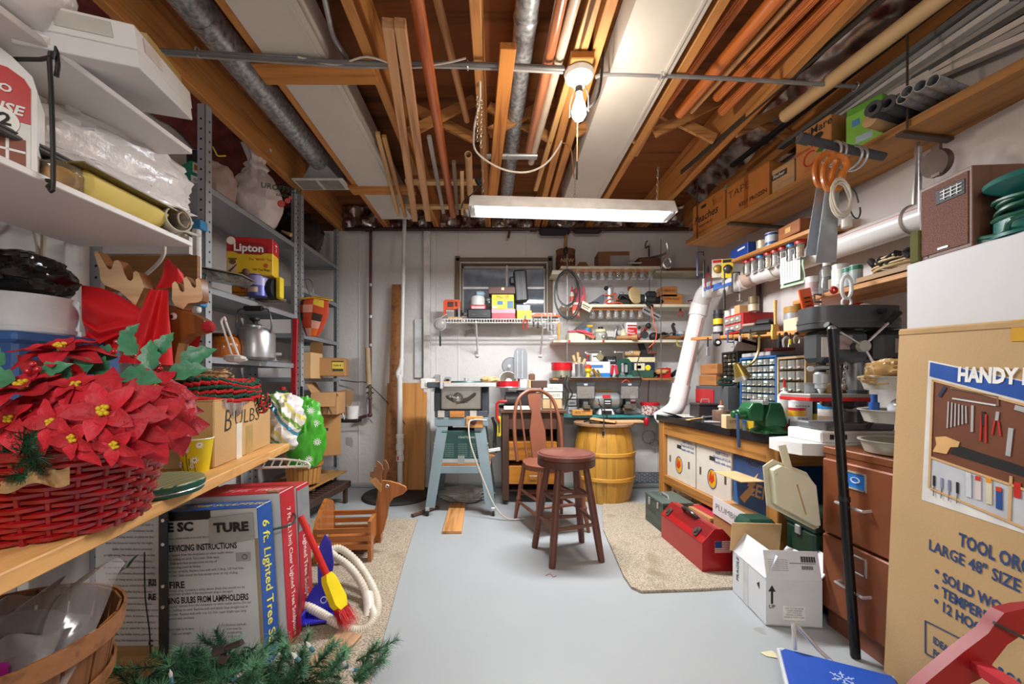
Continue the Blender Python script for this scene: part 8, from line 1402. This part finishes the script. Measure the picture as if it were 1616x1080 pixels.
 # ================================================================ long shelf under the joists and its load
A0,A1=Vector((1.725,1.10,2.04)),Vector((1.40,3.02,2.04));LSM=along(A0,A1);L=(A1-A0).length
t=thing('lumber_shelf','long wide plank shelf hung under the joists on the pipe side','shelf',M=LSM);part(t,'plank',B().box(.30,L,.035,.15,L/2,-.035,.003),wood('a8763c','7a5026','y',.6,.6,.4));part(t,'hanger',B().box(.42,.03,.012,.20,.55,-.05,.002),m('4a3a2a',.5));part(t,'hanger',B().box(.42,.03,.012,.20,1.5,-.05,.002),m('4a3a2a',.5));part(t,'hanger_rod',B().rod((-.01,.52,-.04),(-.01,.52,.36),.004).rod((-.01,1.8,-.04),(-.01,1.8,.36),.004),m('4a3a2a',.5,.4))
def ls(y,x=.01,z=0):return LSM @ Vector((x,y-1.10,z))
OBX=m('b87434',.75,var=.07);LZ=math.degrees(math.atan2(.325,1.92))
def ls_box(name,label,y0,y1,d,h,mt,x=.012,dr=0,**k):return carton(name,label,ls((y0+y1)/2,x+d/2,.001),LZ-90+dr,y1-y0,d,h,mt,**k)
t=ls_box('peach_box','orange brown carton lettered Peaches at the far end of the plank shelf',2.66,2.98,.24,.22,OBX,seam=False);lett(t,'Peaches',.075,INK,'front',-.02,-.1215,.10,shear=.25);lett(t,'G.',.05,m('5a3a1c',.6),'front',.07,-.1215,.18,bold=-.012);lett(t,'BAGS',.04,m('5a3a1c',.6),'front',.10,-.1215,.15,bold=-.012);part(t,'hand_hole',B().box(.05,.002,.02,-.04,-.1205,.165),INK);part(t,'tape_strip',B().box(.02,.25,.03,.175,0,.19),m('7a7a52',.6));lett(t,'FRESH FRUIT',.025,INK,'front',-.02,-.1215,.045);t.name='peaches_carton'
t=ls_box('tape_box','orange brown carton hand lettered TAPE on the plank shelf',2.31,2.64,.24,.20,OBX);lett(t,'TAPE',.065,INK,'front',-.06,-.1215,.135,bold=-.012,width=1.2);lett(t,'KEEP FROZEN',.034,INK,'front',.05,-.1215,.04,bold=.02);part(t,'tape',B().box(.03,.002,.2,.0,-.1205,0),m('9a5a24',.4));t.name='taped_carton'
t=ls_box('file_box','low printed file box between the two orange brown cartons',2.15,2.29,.22,.13,m('b89468',.7));lett(t,'EX CORDS',.022,m('8a8a98',.6),'front',.02,-.1115,.03,bold=-.01);part(t,'label',B().box(.10,.002,.03,-.02,-.1108,.07),m('3a3430',.6));lett(t,'Fischer',.025,WHT,'front',-.02,-.1125,.085)
t=ls_box('tomato_box','tall tan carton with a red tomato print on the plank shelf',1.95,2.14,.22,.24,m('bb8048',.75,var=.06),seam=False);lett(t,'DiMare',.055,INK,'front',.02,-.1115,.205);part(t,'hand_hole',B().at(.03,-.1112,.165,rx=90,sc=(1.8,1,1)).lathe([(0,.001),(.016,.001),(.016,0)],16),INK);part(t,'tomato_outline',B().at(-.01,-.112,.075,rx=90).tube([(.035*math.cos(a),.035*math.sin(a),0)for a in[.9+i*.3 for i in range(17)]],.004,5),m('b8301c',.6));part(t,'tomato_leaf',B().at(.05,-.112,.09,rx=90).prism([(-.03,0),(0,.02),(.03,.0),(0,-.012)],.001),m('3a6a2c',.6));part(t,'sun_rays',B().at(.02,-.112,.125,rx=90).box(.006,.02,.001,0,0).box(.02,.006,.001,.02,.0).box(.006,.02,.001,-.02,.01),m('c8381c',.6));lett(t,'California',.026,m('b8442c',.6),'front',-.06,-.1115,.13);lett(t,'LG RED',.024,m('b8442c',.6),'front',0,-.1115,.025)
t=ls_box('green_box','bright green printed carton on the plank shelf by the foam pipes',1.765,1.90,.20,.20,m('5aa02c',.5,var=.04),x=.02,dr=14,seam=False);lett(t,'pur',.05,m('cfe0b0',.5),'right',.071,-.03,.14);plate(t,'blue_print',.03,.03,m('4a8ac0',.5),'front',-.03,-.1005,.12);plate(t,'picture',.06,.03,m('a8c4d8',.5),'front',-.0,-.1005,.04);part(t,'pale_panel',B().box(.132,.002,.155,0,-.1003,.008),m('7cc040',.5))
FOAM=m('4a4b50',.9,bump=.3,bs=150)
def tubeon(name,label,px,py,Y,r,L,mt,dy=-.05,hollow=.6):
    a=P(px,py,Y);b_=B().mx(Matrix.Translation((0,0,0))@ Vector((1,.33,0)).to_track_quat('Z','Y').to_matrix().to_4x4()).lathe([(r*hollow,.0),(r,0),(r,L),(r*hollow,L),(r*hollow,0)],20)
    return solo(name,label,'pipe',b_,mt,a)
for i,(px,py)in enumerate(((1377,171),(1400,163))):tubeon('foam_pipe',['grey foam pipe sleeve lying beside the green carton','grey foam pipe sleeve lying next to the metal tubes'][i],px,py,1.66-.04*i,.030,.30,FOAM,0,.5)
tubeon('cardboard_tube','tan cardboard tube lying under the grey foam sleeves',1372,190,1.70,.026,.26,CARD3,0,.05)
for i,(px,py)in enumerate(((1424,155),(1431,144),(1452,135),(1472,127))):tubeon('metal_tube',['lowest metal tube lying next to the foam sleeves','second metal tube from the foam sleeves','third metal tube from the foam sleeves','metal tube farthest from the foam sleeves'][i],px,py,1.57-.035*i,.020,.26,ZINC,0,.86)
solo('blue_tarp','folded blue tarp under the metal tubes on the plank shelf','tarp',B().box(.20,.30,.03,b=.012),m('2a5a9c',.6),ls(1.28,.18,.001),rz=10)
t=thing('hanging_pole','dark foam covered rod jutting from the plank shelf with hose clamps','rod',P(1266,219,1.74));e=P(1395,248,1.72)-t.location;part(t,'rod',B().rod((0,0,0),e,.017,n=14),FOAM);part(t,'end_cap',B().rod(e*-.04,e*.09,.022,n=14),FOAM)
for k in(.36,.42,.6,.66):part(t,'hose_clamp',B().tor(.045,.005,n=20,k=5,ax='x'),STEEL,e*k+Vector((0,0,-.035)),rz=20*k)
for i,(hx,hy,bx,by,Y)in enumerate(((1302,275,1284,402,1.72),(1316,280,1301,414,1.66))):
    t=thing('hand_saw',['smaller hand saw with orange handle hanging from the rod','longer hand saw with orange handle hanging from the rod'][i],'saw',P(hx,hy,Y),-12);e=P(bx,by,Y)-t.location;L=-e.z
    part(t,'handle',B().tube([(-.02,0,-.045),(-.034,0,0),(-.03,0,.05),(.0,0,.085),(.035,0,.075),(.045,0,.04),(.03,0,.01),(.022,0,-.03),(.01,0,-.05)],.013,10,True,4),wood('c9762a','9a4f14','z',1,.3,0,.4));part(t,'blade',B().xz([(-.03,-.04),(.02,-.04),(e.x*.8+.04,-L),(e.x*.8-.035,-L)],.002,0),m('a9b0b6',.3,.55))
t=thing('white_cord_coil','looped white extension cord hanging beside the hand saws','cord',P(1328,312,1.62));part(t,'coil',coil(B(),Vector((0,0,0)),.030,.072,5,.0036,8),m('cfc8b8',.5));part(t,'plug',B().cyl(.018,.04,.02,0,-.12,12),m('d6d2c8',.4));part(t,'wire_loop',coil(B(),Vector((.05,0,-.02)),.02,.07,1,.003,4),m('3a4a3a',.5));t=thing('pulley','rusty iron pulley hanging under the plank shelf','pulley',P(1478,258,1.55));part(t,'wheel',B().at(ry=80).lathe([(0,-.015),(.05,-.012),(.04,0),(.05,.012),(0,.015)],22),m('5a4a40',.6,.5));part(t,'strap',B().box(.012,.03,.12,0,0,-.05),m('6a5a50',.5,.5));part(t,'hanger',B().box(.012,.004,.26,-.0,.06,-.16),ZINC)
 # ================================================================ tall boxes at the right, speaker and cord reel
FD=Vector((.075,1,.05)).normalized();FX=FD.cross(Vector((0,0,1))).normalized();FU=FX.cross(FD);F0=P(1418,520,1.29);FBM=Matrix(((FX.x,FD.x,FU.x,F0.x),(FX.y,FD.y,FU.y,F0.y),(FX.z,FD.z,FU.z,F0.z),(0,0,0,1)))
t=thing('organizer_box','tall flat brown carton printed with a tool rack picture','box',M=FBM);KR=m('b9986a',.75,var=.05,sc=4,bump=.08,bs=150);FI=FBM.inverted();NB=m('27406e',.65)
part(t,'body',B().box(.045,1.2,1.13,.0225,-.6,-1.13,.003),KR);part(t,'top_fold',B().box(.05,1.2,.02,.0225,-.6,-.022,.004),m('b08d5e',.75));plate(t,'tape',.06,.05,m('c8982c',.3),'left',-.0008,-.335,-.027)
def fp(px,py):q=FI @ HIT(px,py,F0,FX);return q.y,q.z
def ftxt(s,px,py,cap,mt=NB,al='LEFT',bold=.03,width=.92):
    y,z=fp(px,py);lett(t,s,cap/.7*1.28,mt,'left',-.0015,y,z,align=al,bold=bold,width=width*.74)
def fquad(name,pts,mt,x=-.001,th=.0008):
    q=[fp(*p)for p in pts];return part(t,name,B().yz(q,th,x),mt)
fquad('poster',[(1466,569),(1700,618),(1700,870),(1455,789)],m('d8d6d0',.4));fquad('poster_band',[(1469,572),(1700,620),(1700,654),(1468,594)],m('2350a0',.4),-.002);y,z=fp(1513,592);lett(t,'HANDY HELPER',.053,WHT,'left',-.0032,y,z,align='LEFT',bold=.05,width=.72)
fquad('picture_board',[(1475,602),(1700,662),(1700,800),(1471,722)],m('6a3a20',.6),-.002);fquad('picture_shelf',[(1471,726),(1700,803),(1700,872),(1468,768)],m('b9bcc0',.5),-.002)
def fline(p0,p1,r,mt,x=-.0035,nm='printed_tool'):
    a,b_=fp(*p0),fp(*p1);return part(t,nm,B().bar((x,*a),(x,*b_),r,.0012,(1,0,0)),mt)
FRM=m('c9a070',.5)
for a,b_ in(((1473,600),(1700,661)),((1471,722),(1700,801)),((1468,770),(1700,868)),((1474,600),(1468,770)),((1598,752),(1595,822))):fline(a,b_,.006,FRM,nm='picture_frame')
PT=m('b8b8b8',.4,.3)
for i in range(6):fline((1499+i*5.5,634+i*1.4),(1497+i*6,676-i*1.5),.0034,PT)
fline((1502,612),(1578,627),.004,m('7a6248',.5));fline((1505,629),(1574,640),.004,m('d4d4d2',.4));fline((1577,626),(1577,641),.004,m('7a6248',.5));fline((1484,626),(1494,611),.009,m('22304a',.5));fline((1537,640),(1536,682),.006,PT);fline((1551,654),(1549,696),.0045,m('b82c20',.5));fline((1558,654),(1558,699),.0045,m('b82c20',.5));fline((1554,650),(1554,672),.008,BLK);fline((1577,650),(1575,664),.007,PT);fline((1572,664),(1568,686),.004,m('b82c20',.5));fline((1578,665),(1581,688),.004,m('b82c20',.5));fline((1598,676),(1593,720),.010,PT);fline((1604,643),(1640,653),.012,PT)
fquad('printed_saw',[(1510,702),(1620,738),(1640,760),(1500,716)],m('1d1d1f',.5),-.0032);fquad('printed_saw_handle',[(1478,690),(1494,689),(1517,698),(1514,706),(1502,706),(1496,717),(1474,713),(1480,702)],m('d0a46a',.5),-.004)
for i,(px,c)in enumerate(((1476,'1c1c1c'),(1488,'8a8aa4'),(1500,'7a7a9c'),(1513,'1c1c1c'))):fline((px,751+i*3.5),(px,767+i*4),.006,m(c,.5));fline((px,767+i*4),(px-1,783+i*4),.0016,m('5a5a5a',.5))
for px,y0,y1,c in((1531,750,785,'c4c8cc'),(1546,755,789,'d0c0bc'),(1563,758,796,'cfc4a8'),(1579,772,804,'274a8c')):fline((px,y0),(px,y1),.013,m(c,.5));fline((px,y0-3),(px,y0+4),.012,m({'c4c8cc':'d0d0d0','d0c0bc':'c8321c','cfc4a8':'d88a1c','274a8c':'c83a1c'}[c],.5),-.0042)
fline((1608,762),(1608,786),.014,m('b82418',.5))
ftxt('TOOL ORGANIZER',1514,852,.027,width=.86);ftxt('LARGE 48" SIZE',1466,860,.024,bold=.02,width=1.02);ftxt('SOLID WOOD',1488,912,.022,width=1.0);ftxt('TEMPERED',1487,935,.022,width=1.0);ftxt('12 HOOKS',1486,957,.022,width=1.0)
for px,py in((1479,902),(1478,926),(1478,949),(1580,1057)):y,z=fp(px,py);part(t,'bullet',B().at(-.0005,y,z,ry=-90).cyl(.0055,.001,n=14),NB)
ftxt('IDEAL',1473,1010,.016);ftxt('FOR',1473,1030,.016);ftxt('GARAGE',1588,1067,.02)
for a,b_ in(((1461,980),(1522,1011)),((1461,980),(1461,1031)),((1461,1031),(1500,1052)),((1522,1003),(1522,1012)),((1522,1003),(1540,1030)),((1540,1030),(1510,1052))):fline(a,b_,.0028,NB,-.0016,'arrow_outline')
ftxt('DEN',1457,1075,.016)
solo('white_carton','tall white carton standing behind the brown organizer carton','box',B().box(.44,1.0,1.375,.22,-.5,0,.004),m('cbccce',.5,var=.02),(1.335,1.325,.0),rz=-3);y=None
t=thing('bookshelf_speaker','brown wood grain speaker with a woven grille and slotted port','speaker',(1.338,1.215,1.376),-4);part(t,'cabinet',B().box(.14,.155,.228,.07,0,0,.002),wood('6a4636','4a2e22','z',1));part(t,'grille',B().box(.004,.135,.205,-.0005,0,.012),speck('8a5e50','5a3a32',420,.8,.6))
p=part(t,'port',B().box(.006,.085,.045,-.001,-.02,.155,.002),BLK);part(p,'port_bars',B().box(.003,.06,.002,-.005,-.025,.167).box(.003,.06,.002,-.005,-.025,.178).box(.003,.06,.002,-.005,-.025,.188).box(.003,.002,.03,-.005,-.005,.163).box(.003,.002,.03,-.005,-.025,.163).box(.003,.002,.03,-.005,-.042,.163),m('c4c4c2',.4));part(t,'nameplate',B().box(.003,.03,.006,-.003,.0,.018),STEEL)
solo('sponge_block','olive green foam pad standing beside the speaker','pad',B().box(.03,.03,.10,b=.003),m('5c5a2a',.9),(1.35,1.300,1.376))
RG=m('1f6a62',.35,var=.06);t=thing('cord_reel','green cord reel wound with green extension cord on the white carton','reel',(1.40,1.045,1.376));part(t,'lower_hub',B().lathe([(0,0),(.085,0),(.085,.008),(.078,.012),(.078,.045),(.055,.05),(.055,.10),(0,.10)],32),RG);part(t,'upper_flange',B().lathe([(.05,.11),(.06,.118),(.095,.14),(.098,.15),(.09,.156),(.05,.168),(0,.17)],32),RG);part(t,'slot',B().box(.03,.002,.01,-.0,-.079,.02).box(.014,.002,.014,.03,-.075,.022),BLK)
GC=m('1d5a48',.4);rr=random.Random(5);part(t,'wound_cord',B().tube([((.062+.014*((i//24)%3)/2+.003*math.sin(i*.9))*math.cos(i*.262),(.062+.014*((i//24)%3)/2+.003*math.sin(i*.9))*math.sin(i*.262),.052+.055*abs(((i/60)%2)-1)+.004*math.sin(i*.4))for i in range(230)],.0055,6),GC);part(t,'loose_cord',B().tube([(-.05,-.05,.05),(-.10,-.02,.03),(-.07,.02,.01),(-.05,.10,.02),(-.04,.16,.012),(-.055,.22,.008)],.006,6,sub=5),GC)
solo('garden_trowel','flat green tool blade lying on the white carton edge','tool',B().xz([(-.0,0),(.01,.012),(.01,.02),(0,.012)],.2,-.1),m('23564a',.4),(1.345,1.16,1.377))
bpy.data.objects['garden_trowel'].name='green_strip'
 # ---------------------------------------------------------------- pans on the cabinet, pole, stool pad, red sled
t=thing('pan_rack','three round grey baking pans on a brown post upon the file cabinet','rack',(1.475,1.46,.731));PANM=m('b9b5a8',.4,.25,var=.08)
part(t,'post',B().cyl(.012,.26,.06,.06,0,10).box(.03,.05,.05,.05,.02,.05),m('6a3a22',.5))
for z in(.004,.115,.235):part(t,'pan',B().lathe([(0,z),(.115,z),(.128,z+.04),(.136,z+.043),(.136,z+.047),(.125,z+.045),(.112,z+.006),(0,z+.006)],36),PANM)
solo('steamer_dome','white enamel dome lid lying in the middle pan','lid',B().ball(.05,0,0,.04,sc=(1,1,.9)),m('cfd2d6',.2),(1.46,1.45,.855));solo('blue_bottle','small blue capped bottle behind the middle pan','bottle',B().cyl(.016,.06,n=12).cyl(.01,.03,0,0,.06,10),m('2a5aa8',.4),(1.44,1.55,.855))
bpy.data.objects['steamer_dome'].name='enamel_dome'
solo('plastic_bag','crumpled tan shopping bag lying in the topmost round pan','bag',bagb(.105,.095,.10,141,.24,44,28,fr=4),m('b8935c',.4,var=.2,bump=.5,bs=30),(1.44,1.46,.974));solo('black_block','black plastic block standing at the topmost pan rim','block',B().box(.03,.04,.09,b=.003),m('2c2c2e',.4),(1.42,1.35,1.017))
a,b_=Vector((1.285,1.455,.006)),P(1313,520,1.545);t=thing('black_pole','long black metal pole leaning before the file cabinet','pole',a);part(t,'tube',B().rod((0,0,0),b_-a,.0155,n=16),m('141415',.2,.3));part(t,'joint',B().rod((b_-a)*.46,(b_-a)*.475,.0185,n=16),m('2c2c2e',.3,.5));part(t,'tip',B().ball(.0155,n=14,k=8),m('8a8a8a',.3,.6),b_-a)
t=thing('stadium_seat','folded blue padded seat with a chrome tube frame on the floor','seat',(1.04,1.32,.002),-28);part(t,'pad',B().box(.30,.26,.035,.06,-.06,.03,.012),m('1c4aa8',.45,var=.05));part(t,'white_edge',B().box(.305,.012,.03,.06,.075,.025,.004).box(.012,.27,.03,-.095,-.06,.025,.004),m('c4c6ca',.4));part(t,'tube_frame',B().tube([(-.05,.06,.07),(-.05,.07,.12),(-.04,.09,.14),(.06,.09,.04),(.2,.09,.012),(.30,.05,.01),(.32,-.1,.01)],.007,8,sub=3).rod((-.08,-.18,.008),(-.08,.06,.008),.008).rod((.2,-.18,.008),(.2,.06,.008),.008),CHROME)
sn=B().at(.04,-.03,.0645)
for k in range(6):sn.at(.06,-.03,.0652,rz=k*60).box(.003,.03,.0006,0,.02).box(.014,.003,.0006,0,.022)
for i in range(6):sn.at(.10+.012*i,-.10+.004*i,.0652,rz=40).box(.014,.006,.0006)
part(t,'snowflake_print',sn,m('b8c8e0',.5))
solo('paper_scrap','small torn cream paper scrap on the floor by the blue seat','paper',B().prism([(-.03,.02),(.02,.03),(.035,-.02),(.01,-.01),(-.02,.0)],.001),m('d0c8a0',.7),(*G(1218,1037).xy,.002));cord('red_thread','short red thread lying on the painted floor',[G(861,909,.002),G(868,906,.002),G(873,911,.002),G(878,909,.002)],.0012,RED)
bpy.data.objects['red_thread'].name='thread'
SRD=m('8c1219',.45,var=.1,sc=8);t=thing('red_sled','curved red painted wooden sled frame in front of the organizer carton','sled',(0,0,0))
def pp(l,Y):return[(lambda q:(q.x,q.z))(P(x,y,Y))for x,y in l]
part(t,'runner',B().xz(pp([(1420,1120),(1462,1078),(1520,1030),(1560,1000),(1570,985),(1585,968),(1616,961),(1680,955),(1680,985),(1612,1003),(1590,1018),(1568,1046),(1555,1068),(1520,1085),(1490,1120)],.80),.022,.80),SRD);part(t,'cross_bar',B().bar(P(1545,1052,.80),P(1640,1115,.66),.03,.018),m('b8343c',.45));part(t,'rod',B().rod(P(1569,983,.795),P(1660,1030,.78),.003),DARKSTEEL)
